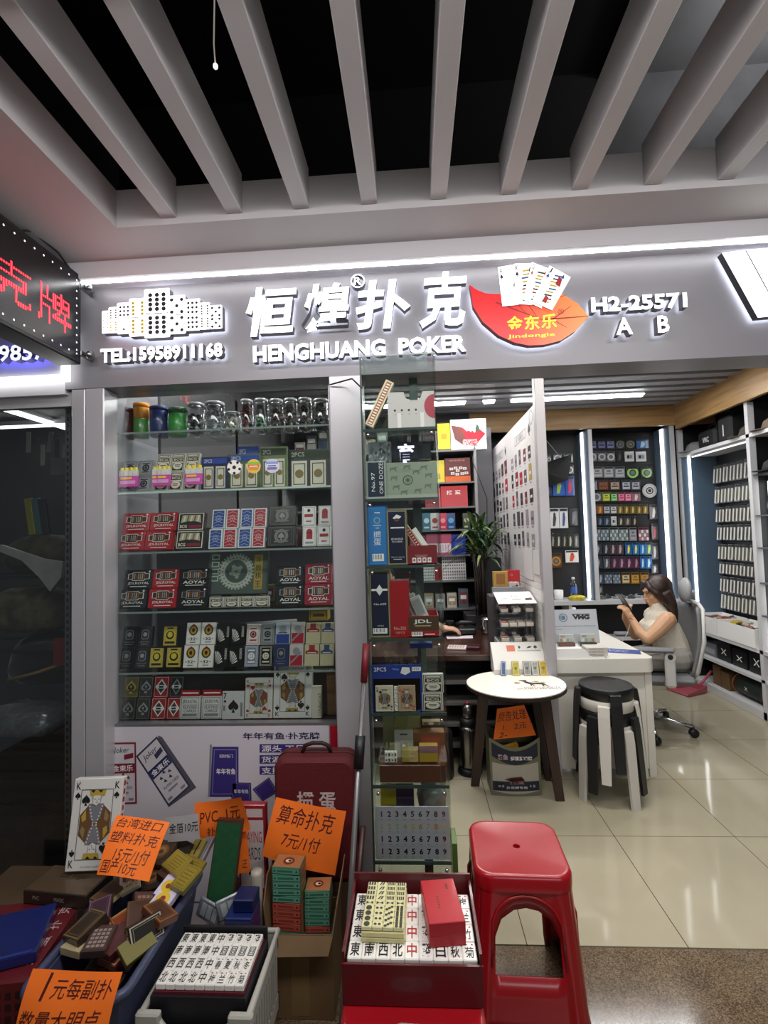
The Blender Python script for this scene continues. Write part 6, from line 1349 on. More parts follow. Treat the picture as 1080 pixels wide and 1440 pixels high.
# --- red plastic stools
def stool(label, cx, cy, rz, sticker=False, top=.30, h=.47, base=.37):
    t = thing('plastic_stool', label, 'stool', (cx, cy, 0), (0, 0, rz)); RP = M('#980a17', .3, coat=.4)
    n = 14
    def P(side, u, z):
        f = z/h; s = (base+(top-base)*f**1.05)/2+(.006 if z < .05 else 0)
        rc = .055; x = u*2*s; y = -s
        ax_ = abs(x); k = s-rc
        if ax_ > k:
            a = min(1, (ax_-k)/rc)*math.pi/4; x = math.copysign(k+rc*math.sin(a), x); y = -s+rc*(1-math.cos(a))
        elif abs(u) < .36 and z < h-.06: y += .008
        for _ in range(side): x, y = -y, x
        return (x, y, z)
    us = [-.5, -.47, -.44, -.40, -.37, -.34, -.30, -.24, -.12, 0, .12, .24, .30, .34, .37, .40, .44, .47, .5]
    def arch(u): return .285+.085*math.sqrt(max(0, 1-(u/.30)**2))
    zb = .175
    m = MB()
    for sd in range(4):
        vs = []; idx = {}
        def V(i, z):
            kk = (i, round(z, 4))
            if kk not in idx: idx[kk] = len(vs); vs.append(P(sd, us[i], z))
            return idx[kk]
        fs = []
        for i in range(len(us)-1):
            inh = abs(us[i]) <= .301 and abs(us[i+1]) <= .301
            zl = [0, .05, .11, zb]
            for a, b in (() if sd == 2 and inh else zip(zl, zl[1:])): fs.append((V(i, a), V(i+1, a), V(i+1, b), V(i, b)))
            ta, tb_ = (arch(us[i]) if abs(us[i]) <= .301 else .285), (arch(us[i+1]) if abs(us[i+1]) <= .301 else .285)
            if not inh: fs.append((V(i, zb), V(i+1, zb), V(i+1, .285), V(i, .285)))
            for f0, f1 in ((0, .4), (.4, .8), (.8, 1)):
                g = lambda tt, f: tt+(h-.012-tt)*f
                fs.append((V(i, g(ta, f0)), V(i+1, g(tb_, f0)), V(i+1, g(tb_, f1)), V(i, g(ta, f1))))
        m.add(vs, fs, RP, None, True)
    o = m.build('stool_body', t); md = o.modifiers.new('thickness', 'SOLIDIFY'); md.thickness = .004; md.offset = -1
    ring = []
    for sd in range(4):
        for u in us[:-1]: ring.append(P(sd, u, h-.012))
    N = len(ring); m = MB(); vs = []
    for s_, z in ((1.035, h-.05), (1.035, h-.014), (1.0, h-.003), (.965, h), (.93, h-.001)): vs += [(x*s_, y*s_, z) for x, y, _ in ring]
    for r_, z in ((.012, h-.001), (.0105, h-.006), (.0105, h-.02)):
        for x, y, _ in ring: a = math.atan2(y, x); vs.append((r_*math.cos(a), r_*math.sin(a), z))
    fs = [(j*N+i, j*N+(i+1) % N, (j+1)*N+(i+1) % N, (j+1)*N+i) for j in range(7) for i in range(N)]
    m.add(vs, fs, RP, None, True); o = m.build('stool_seat', t)
    es = o.modifiers.new('edge', 'EDGE_SPLIT'); es.split_angle = R(50)
    # raised arch ridge on each side
    for sd in range(4):
        m = MB(); pth = []
        for k in range(13):
            u = -.33+.66*k/12; z = .31+.095*math.sqrt(max(0, 1-(u/.34)**2)); x, y, zz_ = P(0, u, z); pth.append((x, y-.001, zz_))
        m.tube([(P(0, -.335, .2)[0], P(0, -.335, .2)[1]-.001, .2)]+pth+[(P(0, .335, .2)[0], P(0, .335, .2)[1]-.001, .2)], .005, RP, RZ(sd*math.pi/2)); m.build('arch_ridge', t)
    if sticker:
        m = MB(); SP = M('#a8a6a2', .35, .3); X = T(-.055, -.142, h+.0008)
        m.poly([(0, .01, 0), (.03, -.002, 0), (.10, 0, 0), (.10, .02, 0), (.085, .034, 0), (.03, .038, 0), (.006, .03, 0)], SP, X)
        for k in range(4): m.bx(.062, .094, .006+.007*k, .009+.007*k, .0002, .0005, M('#5a5856', .5), X)
        m.lathe([(.016, .0002), (.016, .0005)], M('#7a7876', .5), X @ T(.03, .018, 0), 16, False); m.build('sticker', t)
    return t
stool('red plastic stool standing empty on the granite in front of the shop', .318, 1.795, R(-2))
stool('red plastic stool with a torn sticker carrying the boxed mahjong set', -.04, 1.262, R(1), True, top=.315)
# boxed mahjong set on the second stool
RX0_, RX1_, RY0_, RY1_ = -.20, .125, 1.195, 1.455
t = thing('mahjong_box', 'dark red open box of large white mahjong tiles on a red stool', 'game case', (-.04, 1.32, .4715)); o = Vector(t.location); WINE = M('#560a14', .4, coat=.3)
m = MB(); zt_ = .535
for b in ((RX0_, RX1_, RY0_, RY0_+.006, .4715, .562), (RX0_, RX1_, RY1_-.006, RY1_, .4715, .60), (RX0_, RX0_+.006, RY0_+.006, RY1_-.006, .4715, .585), (RX1_-.006, RX1_, RY0_+.006, RY1_-.006, .4715, .585)): m.bx(*b, WINE)
m.bx(RX0_+.006, RX1_-.006, RY0_+.006, RY1_-.006, .4715, .476, WINE); m.build('box_body', t, loc=-o)
MB().bx(RX0_+.008, RX1_-.008, RY0_+.008, RY1_-.008, .4765, zt_, M('#2a0a10', .6)).build('inner_tray', t, loc=-o)
rows = ['東南西北中發白秋菊', '東南西北中發白夏竹', '東南西北中發白春兰', '東南西北中發白冬梅']
tw_, tl_ = (RX1_-RX0_-.02)/9, .0535
for j, rw in enumerate(rows):
    for i, ch in enumerate(rw):
        ink = {'中': M('#a3202a', .5), '發': M('#2a2a26', .5)}.get(ch, INK)
        tile(ch, tw_*.985, tl_*.98, .03, RX0_+.010+tw_*(i+.5), RY0_+.012+tl_*(j+.5), zt_+.0008, 'white tile in the dark red box, %s from the left, %s row from the front' % (ORD[i], ORD[j]), 'large mahjong tiles in the red box', ink)
zt2 = zt_+.0316
# shrink-wrapped mini set
ms = thing('mini_mahjong_set', 'shrink-wrapped block of small cream mahjong tiles on the large tiles', 'game set', (-.106, 1.335, zt2), (0, 0, R(-1.5)))
CT = M('#ddd8a8', .25, coat=.5)
m = MB()
for j in range(2): m.bx(-.052+.001*j, .054-.001*j, -.085, .075, .0005+.0125*j, .0120+.0125*j, M('#cfc88e', .3, coat=.5), bev=.001)
m.build('lower_layers', ms)
def dots(k):
    def f(p):
        pts = {1: [(.5, .5)], 2: [(.3, .5), (.7, .5)], 3: [(.25, .25), (.5, .5), (.75, .75)], 6: [(.3, .2), (.3, .5), (.3, .8), (.7, .2), (.7, .5), (.7, .8)]}[k]
        for u, v in pts: p.disc(u, v, .3 if k == 1 else .15, M('#3f3e32', .5), 1, 12)
    return f
def bams(k):
    def f(p):
        for q in range(k):
            if k == 2: p.poly([(.2+.3*q, .2), (.36+.3*q, .2), (.62+.2*q, .85), (.46+.2*q, .85)], M('#3f3e32', .5))
            else: p.rect(.12+.8*q/k, .15, .12+.8*(q+.7)/k, .85, M('#3f3e32', .5))
    return f
for j in range(9):
    for i in range(4):
        f = dots((1, 2, 3, 6)[i]) if j < 4 else (lambda p: (p.poly([(.15, .2), (.5, .5), (.15, .8)], M('#3f3e32', .5)), p.poly([(.85, .2), (.5, .5), (.85, .8)], M('#3f3e32', .5)))) if j == 4 else bams((3, 2, 5, 4)[i])
        tile('%d_%d' % (min(j, 5) if j < 4 else j, i) if j == 4 else ('b%d' % i if j > 4 else 'd%d' % i), .0255, .0172, .011, -.039+.0262*i, -.074+.0177*j, .0255, '', None, INK, name='small_tile', body=CT, pens=f, parent=ms)
m = MB(); w_, l_, h_ = .088, .15, .056
m.bx(-w_/2, w_/2, -l_/2, l_/2, 0, h_, M('#a50f1c', .5, coat=.2), bev=.0015); m.bx(-w_/2-.0005, w_/2+.0005, -l_/2-.0005, l_/2+.0005, h_*.45, h_+.0005, M('#a8101e', .5, coat=.2), bev=.0015)
for k in range(5): m.bx(-.012, -.009+.001, -.028+.009*k, -.023+.009*k, h_+.0006, h_+.0008, M('#5a0c12', .5))
m.bx(.018, .023, .036, .056, h_+.0006, h_+.0008, M('#5a0c12', .5))
tag(m.build('red_tile_box', loc=(.040, 1.318, zt2), rot=(0, 0, R(7))), 'plain bright red lidded box lying on the large white tiles', 'box')
# --- mop pole and tubes beside the tower
p0 = at(515, 905, Y=1.76); pm = at(511, 1075, Y=1.74); p1 = at(484, 1400, Y=1.50)
t = thing('mop_pole', 'grey telescopic mop pole with red and black grips leaning beside the tower', 'mop', (p1.x, p1.y, 0)); o = Vector(t.location)
d = (Vector(p0)-Vector(p1)); f = lambda s: Vector(p1)+d*s
low = Vector((p1.x-.02, p1.y-.05, .03))
MB().tube([low, f(.0), f(.88)], .0085, M('#7d7b7c', .35, .6), n=12).build('pole', t, loc=-o)
MB().tube([f(.87), f(1.0)], [.012, .013], M('#6b0f1a', .5), n=12).build('red_grip', t, loc=-o)
MB().tube([f(.60), f(.70)], .017, BLACK, n=12).build('black_grip', t, loc=-o)
MB().lathe([(.03, 0), (.032, .01), (.03, .05), (.012, .06)], M('#b8b3a8', .5), None, 16).build('white_foot', t, loc=(low.x-o.x, low.y-o.y, 0))
p2 = at(506, 1160, Y=1.77)
tag(MB().tube([(p2.x+.012, 1.765, .55), (p2.x-.045, 1.62, .012)], .010, M('#3a1a1a', .4, .2), n=10).build('rod'), 'dark brown rod leaning beside the mop pole', 'rod')
# ================================================================ CARD SHOP INTERIOR (left half)
def F4(x, y): return 600+x/4.8, 520+y/4.8
SY = 4.70
shu = thing('wall_shelving', 'tall grey shelving of boxed card games at the back of the card shop', 'shelving', (.1, SY, 0)); o = Vector(shu.location)
SHG = M('#6d6c6e', .5); SZs = [2.347, 2.044, 1.81, 1.596, 1.357, 1.12, .86, .55]
MB().bx(.585, .61, SY, SY+.42, 0, 2.36, M('#8d8c8e', .45)).build('side_panel', shu, loc=-o)
MB().bx(-1.25, -1.22, SY, SY+.42, 0, 2.36, M('#8d8c8e', .45)).build('side_panel', shu, loc=-o)
MB().bx(-1.22, .585, SY+.40, SY+.42, 0, 2.36, M('#3a393b', .6)).build('back_panel', shu, loc=-o)
for z in SZs: MB().bx(-1.22, .585, SY, SY+.40, z-.015, z, SHG).build('shelf', shu, loc=-o)
tag(MB().bx(.62, .80, 4.98, 5.5, 0, 2.60, M('#77767a', .5)).build('tall_cabinet'), 'tall grey metal cabinet beside the back shelving of the card shop', 'cabinet')
def bk(name, label, cat, x0, y0, x1, y1, d, base, art=None, z=None, Y=SY+.03, **k):
    oo = carton(name, label, cat, F4, x0, y0, x1, y1, d, base, art, Y=Y, zs=z, **k); return oo
def a_leaf(pn):
    pn.poly([(.02, .82), (.12, .35), (.35, .15), (.7, .15), (.98, .5), (.8, .68), (.5, .62), (.3, .75)], PRED, 1); pn.poly([(.02, .82), (.12, .35), (.35, .15), (.42, .35), (.3, .75)], M('#6b3a34', .5), 2)
    for k in range(4): pn.poly([(.36+.11*k, .72-.02*k), (.46+.11*k, .60-.03*k), (.6+.07*k, .78-.02*k), (.48+.09*k, .94-.03*k)], PAPER if k < 3 else M('#2c4a3a', .5), 3+k)
    pn.text('掼蛋', .33, .10, .75, .34, PAPER, 8, offset=.06); pn.text('掼蛋', .34, .11, .74, .33, PRED, 9, offset=.0)
bk('leaf_game_box', 'white game box with red leaf and fanned cards on the top back shelf', 'game box', 165, 328, 398, 530, .08, '#d8d5d4', a_leaf, SZs[0])
bk('yellow_box', 'bright yellow box with dark border on the top back shelf', 'box', 72, 352, 160, 530, .06, '#2a1c14', lambda p: (p.rect(.06, .05, .94, .95, M('#d9c32c', .4)), p.rect(.3, .4, .7, .6, M('#a8901c', .4), 2)), SZs[0])
bk('yellow_box', 'pale yellow box on the second back shelf', 'box', 25, 610, 118, 748, .06, '#c8b52e', lambda p: p.rect(.3, .15, .7, .4, M('#9a8a2c', .4)), SZs[1])
def a_tiles(pn):
    pn.rect(0, 0, 1, .24, M('#c2571e', .4)); pn.text('掼蛋掼蛋', .18, .86, .8, .93, c_('#d08070'))
    for u, v in ((.25, .55), (.42, .58), (.62, .58), (.78, .55), (.3, .36), (.48, .32), (.68, .34), (.84, .36), (.5, .47)): pn.rect(u-.07, v-.05, u+.07, v+.05, M('#c9c4bc', .4), 2); pn.rect(u-.03, v-.02, u+.03, v+.02, M('#6b6a68', .4), 3)
bk('maroon_game_box', 'maroon game box with pale tiles and an orange foot on the second back shelf', 'game box', 126, 592, 292, 746, .08, '#5a1a18', a_tiles, SZs[1])
bk('red_game_box', 'red box with two white characters on the third back shelf', 'game box', 98, 780, 274, 912, .08, '#b3121f', lambda p: (p.text('掼', .22, .58, .42, .78, PAPER, offset=.03), p.text('蛋', .52, .58, .74, .78, PAPER, offset=.03)), SZs[2])
bk('red_game_box', 'plain crimson box beside the white lettered red box on the back shelf', 'game box', -10, 800, 92, 912, .07, '#a0202c', None, SZs[2])
for k, (x0, x1, c, f, nm) in enumerate(((-80, -35, '#9c5a44', '#c9a890', 'rust'), (-28, 25, '#3f6d8c', '#c4d2d8', 'sky blue'), (28, 83, '#d4cfcb', '#a83040', 'white and red'), (86, 134, '#b01c3a', '#d88090', 'crimson'), (137, 191, '#14386b', '#5a9ac8', 'deep blue'), (246, 292, '#3a4234', '#b9b48c', 'olive and cream'))):
    bk('card_deck', '%s deck standing on the fourth back shelf' % nm, 'card deck', x0, 966, x1, 1076, .03, c, lambda p, f=f: (p.disc(.5, .55, .32, M(f, .4)), p.rect(.2, .1, .8, .2, M(f, .4))), SZs[3], group='decks on the fourth back shelf')
for k, (x0, y0, x1, c, nm) in enumerate(((-110, 1120, -8, '#8c3a4a', 'dusky pink'), (0, 1108, 76, '#b0506a', 'rose pink'), (80, 1106, 165, '#a84a62', 'mauve pink'), (170, 1108, 262, '#1d2f86', 'royal blue'))):
    bk('card_box', '%s card box on the fifth back shelf' % nm, 'card box', x0, y0, x1, 1248, .10, c, (lambda p: (p.rect(.04, .12, .96, .55, M('#d6d0d4', .4)), [p.rect(.1+.2*q, .18, .2+.2*q, .5, M('#b89aa8', .4), 2) for q in range(4)])) if k < 3 else (lambda p: p.rect(.2, .3, .8, .6, M('#3c52b0', .4))), SZs[4])
def a_grid(pn):
    pn.rect(0, 0, 1, 1, M('#c9c8c6', .4))
    for i in range(10):
        for j in range(7): pn.rect(.04+.095*i, .05+.135*j, .10+.095*i, .13+.135*j, M('#6d6a68', .5), 2)
bk('tile_tray', 'white gridded tile tray leaning on the sixth back shelf', 'tray', 106, 1262, 262, 1400, .02, '#c9c8c6', a_grid, SZs[5], lean=.1)
bk('tile_tray', 'white gridded tile tray behind the tower on the sixth back shelf', 'tray', -60, 1270, 50, 1400, .02, '#c9c8c6', a_grid, SZs[5], lean=.1)
bk('red_box', 'small red box between the tile trays on the sixth back shelf', 'box', 54, 1330, 102, 1400, .05, '#a01c22', None, SZs[5])
rr = random.Random(13)
PAL = [('#8c8a86', 'grey'), ('#5f6d5a', 'sage'), ('#7a3a44', 'wine'), ('#b5b0a6', 'stone'), ('#3c4a5c', 'slate'), ('#a08a6a', 'sand'), ('#55606b', 'steel'), ('#9a5a6a', 'pink')]
for r_, z in ((6, SZs[6]), (7, SZs[7])):
    for k in range(9):
        c, nm = PAL[(k*3+r_) % 8]; w = .09; x = -.42+k*.108; h = .12+rr.random()*.08
        m = MB(); m.bx(-w/2, w/2, 0, .1, 0, h, M(c, .4, coat=.3), bev=.002); Pen(m, T(-w/2, -.0002, 0) @ FRONT, w, h).rect(.1, .2, .9, .8, M(PAL[(k*5+2) % 8][0], .4)).rect(.2, .45, .8, .65, PAPER, 2).disc(.5, .33, .12, M(PAL[(k+4) % 8][0], .4), 2)
        tag(m.build('stock_box', loc=(x, SY+.04, z+.0006)), '%s stock box, %s from the left on the %s back shelf' % (nm, ORD[k], ('seventh', 'eighth')[r_-6]), 'box', 'stock boxes on the low back shelves')
for k in range(8):
    for z in (0, 1):
        c, nm = PAL[(k*3+z*2+1) % 8]; x = -1.08+k*.115 if z else -1.1+k*.12; h = .14+.06*((k*7) % 3)
        m = MB(); m.bx(-.05, .05, 0, .1, 0, h, M(c, .4, coat=.3), bev=.002); Pen(m, T(-.05, -.0002, 0) @ FRONT, .1, h).rect(.1, .15, .9, .6, M(PAL[(k+2) % 8][0], .4)).rect(.15, .66, .85, .85, PAPER)
        tag(m.build('game_box', loc=(x, SY+.05, (SZs[1], SZs[0])[z]+.0006)), '%s boxed game, %s from the left on the %s back shelf seen through the window' % (nm, ORD[k], ('second', 'top')[z]), 'game box', 'boxed games seen through the window')
# --- ceiling tubes
def tube_light(label, x0, x1, y, z, e=9):
    t = thing('linear_ceiling_light', label, 'ceiling light', ((x0+x1)/2, y, z)); o = Vector(t.location)
    MB().bx(x0, x1, y-.022, y+.022, z, z+.03, M('#c9cacc', .4)).build('housing', t, loc=-o)
    MB().bx(x0+.01, x1-.01, y-.018, y+.018, z-.012, z-.0005, M('#ffffff', .4, emit=e)).build('diffuser', t, loc=-o)
tube_light('long glowing ceiling tube over the front of the tackle shop', .93, 2.15, 3.80, 2.768)
tube_light('glowing ceiling tube over the back of the tackle shop', .93, 2.13, 4.62, 2.768)
tube_light('glowing ceiling tube over the front of the card shop', -.85, .78, 3.80, 2.768)
tube_light('glowing ceiling tube over the back of the card shop, left of the cabinet', -.6, .52, 4.62, 2.768)
tube_light('short glowing ceiling tube beside the partition post', .68, .79, 4.62, 2.768)
# --- dark wooden desk
DKW = wood_mat('#2a1610', '#3d2018', .25, 'X', 4)
dk = thing('dark_desk', 'dark brown wooden counter with open shelves in the card shop', 'desk', (.2, 3.85, 0)); o = Vector(dk.location)
MB().bx(-.35, .785, 3.40, 4.30, .70, .74, DKW, bev=.003).build('desk_top', dk, loc=-o)
MB().bx(.76, .785, 3.42, 4.28, 0, .70, DKW).build('side_panel', dk, loc=-o)
MB().bx(-.35, -.325, 3.42, 4.28, 0, .70, DKW).build('side_panel', dk, loc=-o)
MB().bx(-.325, .76, 3.78, 3.80, 0, .70, M('#120c0a', .6)).build('back_panel', dk, loc=-o)
for z in (.12, .26, .40, .54): MB().bx(-.325, .76, 3.43, 3.78, z, z+.018, M('#5b5856', .5)).build('shelf', dk, loc=-o)
# --- things on the desk
t = thing('calculator', 'pale pink calculator with dark red folding cover on the dark desk', 'calculator', (.29, 3.60, .7405), (0, 0, R(-10))); 
m = MB(); m.bx(-.075, .055, -.05, .05, 0, .014, M('#d8c6c2', .4), bev=.003); m.build('keypad', t)
kb = MB()
for i in range(6):
    for j in range(4): kb.bx(-.066+i*.019, -.052+i*.019, -.04+j*.02, -.026+j*.02, .0142, .017, M('#a89a98', .4))
kb.build('key', t)['kind'] = 'stuff'
MB().bx(.06, .15, -.045, .055, 0, .022, M('#3a1218', .35, coat=.3), bev=.004).build('cover', t)
t = thing('steel_mug', 'polished silver mug with handle on the dark desk', 'mug', (.565, 4.12, .7405))
MB().lathe([(.042, 0), (.052, .02), (.05, .08), (.042, .11), (.045, .12), (.040, .12), (.038, .02), (.001, .015)], CHROME, None, 24).build('mug_body', t)
MB().tube([(.048, 0, .09), (.075, 0, .08), (.078, 0, .05), (.05, 0, .03)], .005, CHROME).build('mug_handle', t)
m = MB(); m.poly([(-.1, -.06, .0), (.1, -.05, .0), (.11, .06, .0), (-.09, .05, .0)], M('#cfc6cc', .6)); m.bx(-.1, .1, -.05, .05, -.0001, .0012, M('#cfc6cc', .6))
tag(m.build('paper_sheet', loc=(.33, 3.98, .742)), 'loose white sheet lying under the resting hand on the dark desk', 'paper')
m = MB(); m.bx(-.06, .06, -.05, .05, 0, .04, BLACK, bev=.006); m.cyl((0, 0, .04), .03, .05, BLACK); m.bx(-.03, .03, -.03, .03, .09, .10, BLACK)
tag(m.build('card_reader', loc=(.27, 4.16, .7405)), 'small black device behind the hand on the dark desk', 'device')
for k in range(5):
    m = MB(); m.bx(-.05, .05, -.035, .035, 0, .012, M(('#c9c4c0', '#b8b4b0', '#d4d0cc', '#a8a4a2', '#c4c0bc')[k], .6)); 
    tag(m.build('note_pad', loc=(.655+.006*k, 4.16, .7405+.0125*k), rot=(0, 0, .3*k-.5)), '%s paper pad from the bottom of the messy pile by the plant' % ORD[k], 'note pad', 'paper pads by the plant')
m = MB()
for k in range(4): m.add([(-.04+.01*k, -.02, .02*k), (.05, -.03+.02*k, .03+.03*k), (.06, .02, .06+.03*k), (-.02, .03, .07+.02*k)], [(0, 1, 2, 3), (3, 2, 1, 0)], M('#c4c0bc', .7))
tag(m.build('crumpled_papers', loc=(.665, 4.14, .806)), 'crumpled white receipts on top of the paper pads', 'receipts')
t = thing('price_gun', 'black desk phone with handset beside the plant pot', 'telephone', (.40, 4.12, .7405))
MB().bx(-.07, .07, -.06, .06, 0, .05, BLACK, bev=.01).build('phone_base', t); MB().tube([(-.08, 0, .075), (-.04, 0, .09), (.04, 0, .09), (.08, 0, .075)], .018, BLACK).build('handset', t); t.name = 'desk_phone'
# --- plant
pl = thing('potted_plant', 'dark potted plant with long arching green leaves on the desk by the poster', 'plant', (.60, 4.42, .86)); o = Vector(pl.location)
tag(MB().bx(.42, .755, 4.305, 4.56, 0, .858, M('#232224', .5), bev=.003).build('plant_stand'), 'dark square pedestal under the potted plant', 'stand')
rr = random.Random(2)
MB().prism([(-.02, -.085), (.14, -.085), (.14, .085), (-.02, .085)], 0, .47, M('#26282a', .5)).build('plant_pot', pl)
MB().bx(-.015, .135, -.08, .08, .4701, .475, M('#1a1410', .9)).build('soil', pl)
m = MB()
for k in range(22):
    x, y = -.10+rr.random()*.10, (rr.random()-.5)*.12; m.tube([(x, y-.1, 0), (x+rr.uniform(-.01, .01), y-.1, .28), (x+rr.uniform(-.03, .03), y-.09, .55)], .006, M('#241a14', .6), n=6)
m.build('cane', pl)
LF1, LF2 = M('#2c4a26', .45, noise=.25, scale=15), M('#6b7c44', .45, noise=.2, scale=15)
m = MB()
for k in range(95):
    a = rr.random()*6.283; L_ = .20+rr.random()*.22; el = rr.uniform(.15, 1.35); w = .013+rr.random()*.008
    bx_, by_, bz = rr.uniform(-.10, .06), rr.uniform(-.16, .05), .44+rr.random()*.30
    vs = []; N = 7
    for i in range(N+1):
        s_ = i/N; r_ = L_*s_*math.cos(el)*(1-.1*s_); z = bz+L_*(s_*math.sin(el)-.55*s_*s_*(1.2-el*.4)); ww = w*math.sin(math.pi*min(1, .12+.88*s_)**.8)+.0005
        cx, cy = bx_+r_*math.cos(a), by_+r_*math.sin(a); vs += [(cx-ww*math.sin(a), cy+ww*math.cos(a), z+.004), (cx, cy, z), (cx+ww*math.sin(a), cy-ww*math.cos(a), z+.004)]
    m.add([(min(x, .18), y, z) for x, y, z in vs], [(3*i, 3*i+1, 3*i+4, 3*i+3) for i in range(N)]+[(3*i+1, 3*i+2, 3*i+5, 3*i+4) for i in range(N)], LF2 if k % 3 == 0 else LF1, None, True)
f = m.build('foliage', pl)
MB().tube([(.04, .05, .5), (.06, .05, 1.0), (-.05, .1, 1.35), (-.02, .1, 1.5)], .004, BLACK).build('dangling_cable', pl)
# --- displays at the end of the desk
t = thing('drawer_display', 'clear acrylic three-tier display of decks with a white printed top', 'display stand', (.672, 3.50, .815)); 
dw, dd, dh = .12, .10, .285
for x in (-dw, dw-.004): MB().bx(x, x+.004, -dd, dd, 0, dh, ACRYL).build('side_pane', t)
for z in (0, .10, .19): MB().bx(-dw+.005, dw-.005, -dd, dd, z, z+.004, ACRYL).build('tier_shelf', t)
MB().bx(-dw+.005, dw-.005, dd-.004, dd, .005, dh, ACRYL).build('back_pane', t)
m = MB(); X = T(0, -.02, dh+.004) @ RX(R(14)); m.box((0, 0, 0), (dw*2+.012, .21, .006), PAPER, X); pn = Pen(m, X @ T(-dw-.006, -.105, .0032), dw*2+.012, .21); pn.ring(.5, .6, .06, .08, INK, 1, 16); pn.rect(.12, .35, .3, .42, GREYP); pn.rect(.4, .3, .65, .38, GREYP); pn.poly([(.74, .2), (.95, .25), (.93, .45), (.76, .4)], M('#5a3a34', .5)); m.build('printed_top', t)
n = 0
for r_, (z, its) in enumerate(((.2, (('red', '#8c2430'), ('spade', '#c4c2bc'), ('grey', '#7d7470'))), (.104, (('red topped', '#9c3a40'), ('stone', '#a39a90'), ('buff', '#b5ab9e'), ('taupe', '#9a8f86'))), (.004, (('rose', '#9c5048'), ('sand', '#a89a88'), ('brown', '#7a6a5e'))))):
    for k, (nm, c) in enumerate(its):
        x = -.083+k*(.166/(len(its)-1)); w, l, h = .048, .08, .024
        m = MB(); m.bx(-w/2, w/2, -l/2, l/2, 0, h, M('#c9c2b4', .3, coat=.5), bev=.001); pn = Pen(m, T(-w/2, -l/2, h+.0002), w, l); pn.rect(.08, .06, .92, .94, M(c, .4))
        if nm == 'spade': pn.suit('s', .5, .5, .25, INK, 2)
        else: pn.rect(.2, .3, .8, .5, M('#d8d0c8', .4), 2)
        oo = m.build('card_deck', loc=(.672+x, 3.45, .815+z+.0006+.006), rot=(R(6), 0, 0)); tag(oo, '%s deck on the %s tier of the clear display' % (nm, ('top', 'middle', 'bottom')[r_]), 'card deck', 'decks in the clear display')
m = MB(); m.bx(-.125, .12, -.11, .11, 0, .073, M('#b5b2ae', .5), bev=.002); tag(m.build('white_plinth', loc=(.672, 3.515, .7405)), 'low white plinth under the clear tiered deck display', 'plinth')
m = MB(); m.bx(-.12, .10, -.01, .01, 0, .06, M('#8d8f96', .4), bev=.002); tag(m.build('grey_strip', loc=(.67, 3.66, 1.10)), 'grey box lying behind the printed top of the deck display', 'box')
tag(MB().bx(.53, .775, 3.63, 3.80, .7405, 1.099, M('#4a4648', .5), bev=.002).build('counter_box'), 'dark grey stand behind the clear deck display', 'stand')
for nm, lab, x0, x1, y0, y1, c, art in (('gold_box', 'gold display box standing behind the deck display', 355, 428, 70, 195, '#a8863a', lambda p: (p.rect(.1, .1, .9, .35, INK), p.rect(.2, .45, .8, .9, M('#8a5a2a', .4)))), ('white_box', 'white and black deck box under the red stand-up card', 436, 490, 130, 195, '#c4bfb8', lambda p: (p.rect(.3, .2, .6, .7, M('#8a4030', .4)), p.rect(.65, .2, .85, .8, INK))), ('red_card_stand', 'red stand-up card with two pale characters behind the deck display', 424, 496, 0, 128, '#b01822', lambda p: (p.text('掼蛋', .22, .34, .78, .52, PAPER, offset=.02), p.ring(.42, .8, .06, .08, c_('#e0a0a0'), 1, 12), p.rect(.2, .12, .8, .17, PAPER), p.rect(.3, .06, .7, .09, PAPER)))):
    F_ = lambda x, y: (600+x/3.788, 780+y/3.788)
    a = at(*F_(x0, y1), Y=3.72); b = at(*F_(x1, y0), Y=3.72); m = MB(); w, h = b.x-a.x, b.z-a.z
    m.bx(0, w, 0, .04, 0, h, M(c, .4, coat=.3), bev=.002); art(Pen(m, T(0, -.0002, 0) @ FRONT, w, h)); tag(m.build(nm, loc=(min(a.x, .775-w), 3.70 if nm != 'red_card_stand' else 3.745, 1.0998 if nm != 'red_card_stand' else 1.0998)), lab, 'box' if 'box' in nm else 'card stand')
bpy.data.objects['red_card_stand'].location.z = 1.0998
# tray display on the half table
t = thing('counter_tray', 'sloped white counter tray with card suits holding sample decks', 'display stand', (.645, 3.30, .6565))
m = MB(); m.prism([(-.07, 0), (.08, 0), (.08, .17), (.06, .17), (-.07, .03)], -.165, .165, M('#cfccc6', .5), RZ(R(90)) @ RX(R(90))); 
m.v = [Vector((v.x, v.y, v.z)) for v in m.v]; m.build('tray_body', t)
sl_ = math.atan2(.14, .13); X = T(-.165, -.07, .03) @ RX(sl_); m = MB(); pn = Pen(m, X, .33, .19, .0006)
pn.suit('d', .55, .82, .035, INK); pn.poly([(.68, .78), (.74, .86), (.8, .84), (.76, .79)], INK); pn.suit('s', .86, .82, .035, INK); pn.rect(.5, .66, .95, .71, GREYP); pn.rect(.3, .66, .46, .9, M('#c0512c', .4)); m.build('tray_print', t)
for k, (nm, x, c, tl) in enumerate((('slim blue', -.115, '#2f5f9c', .1), ('gold and lime', -.035, '#b5a83a', 0), ('grey patterned', .035, '#8a8c8e', 0), ('silver patterned', .085, '#9a9c9e', 0), ('amber gold', .135, '#b0952e', 0))):
    w = (.03, .045, .045, .045, .05)[k]; m = MB(); m.bx(-w/2, w/2, 0, .015, 0, .088, M(c, .35, coat=.5, noise=.25 if k else 0, scale=60), bev=.002); Pen(m, T(-w/2, -.0002, 0) @ FRONT, w, .088).frame(.08, .06, .92, .94, .03, M('#d8d2b0', .4)).disc(.5, .5, .2, M('#77703a' if k != 2 else '#5a5c60', .4))
    tag(m.build('sample_deck', loc=(.645+x, 3.195, .657), rot=(-.35, tl, 0)), '%s sample deck leaning on the sloped counter tray' % nm, 'card deck')
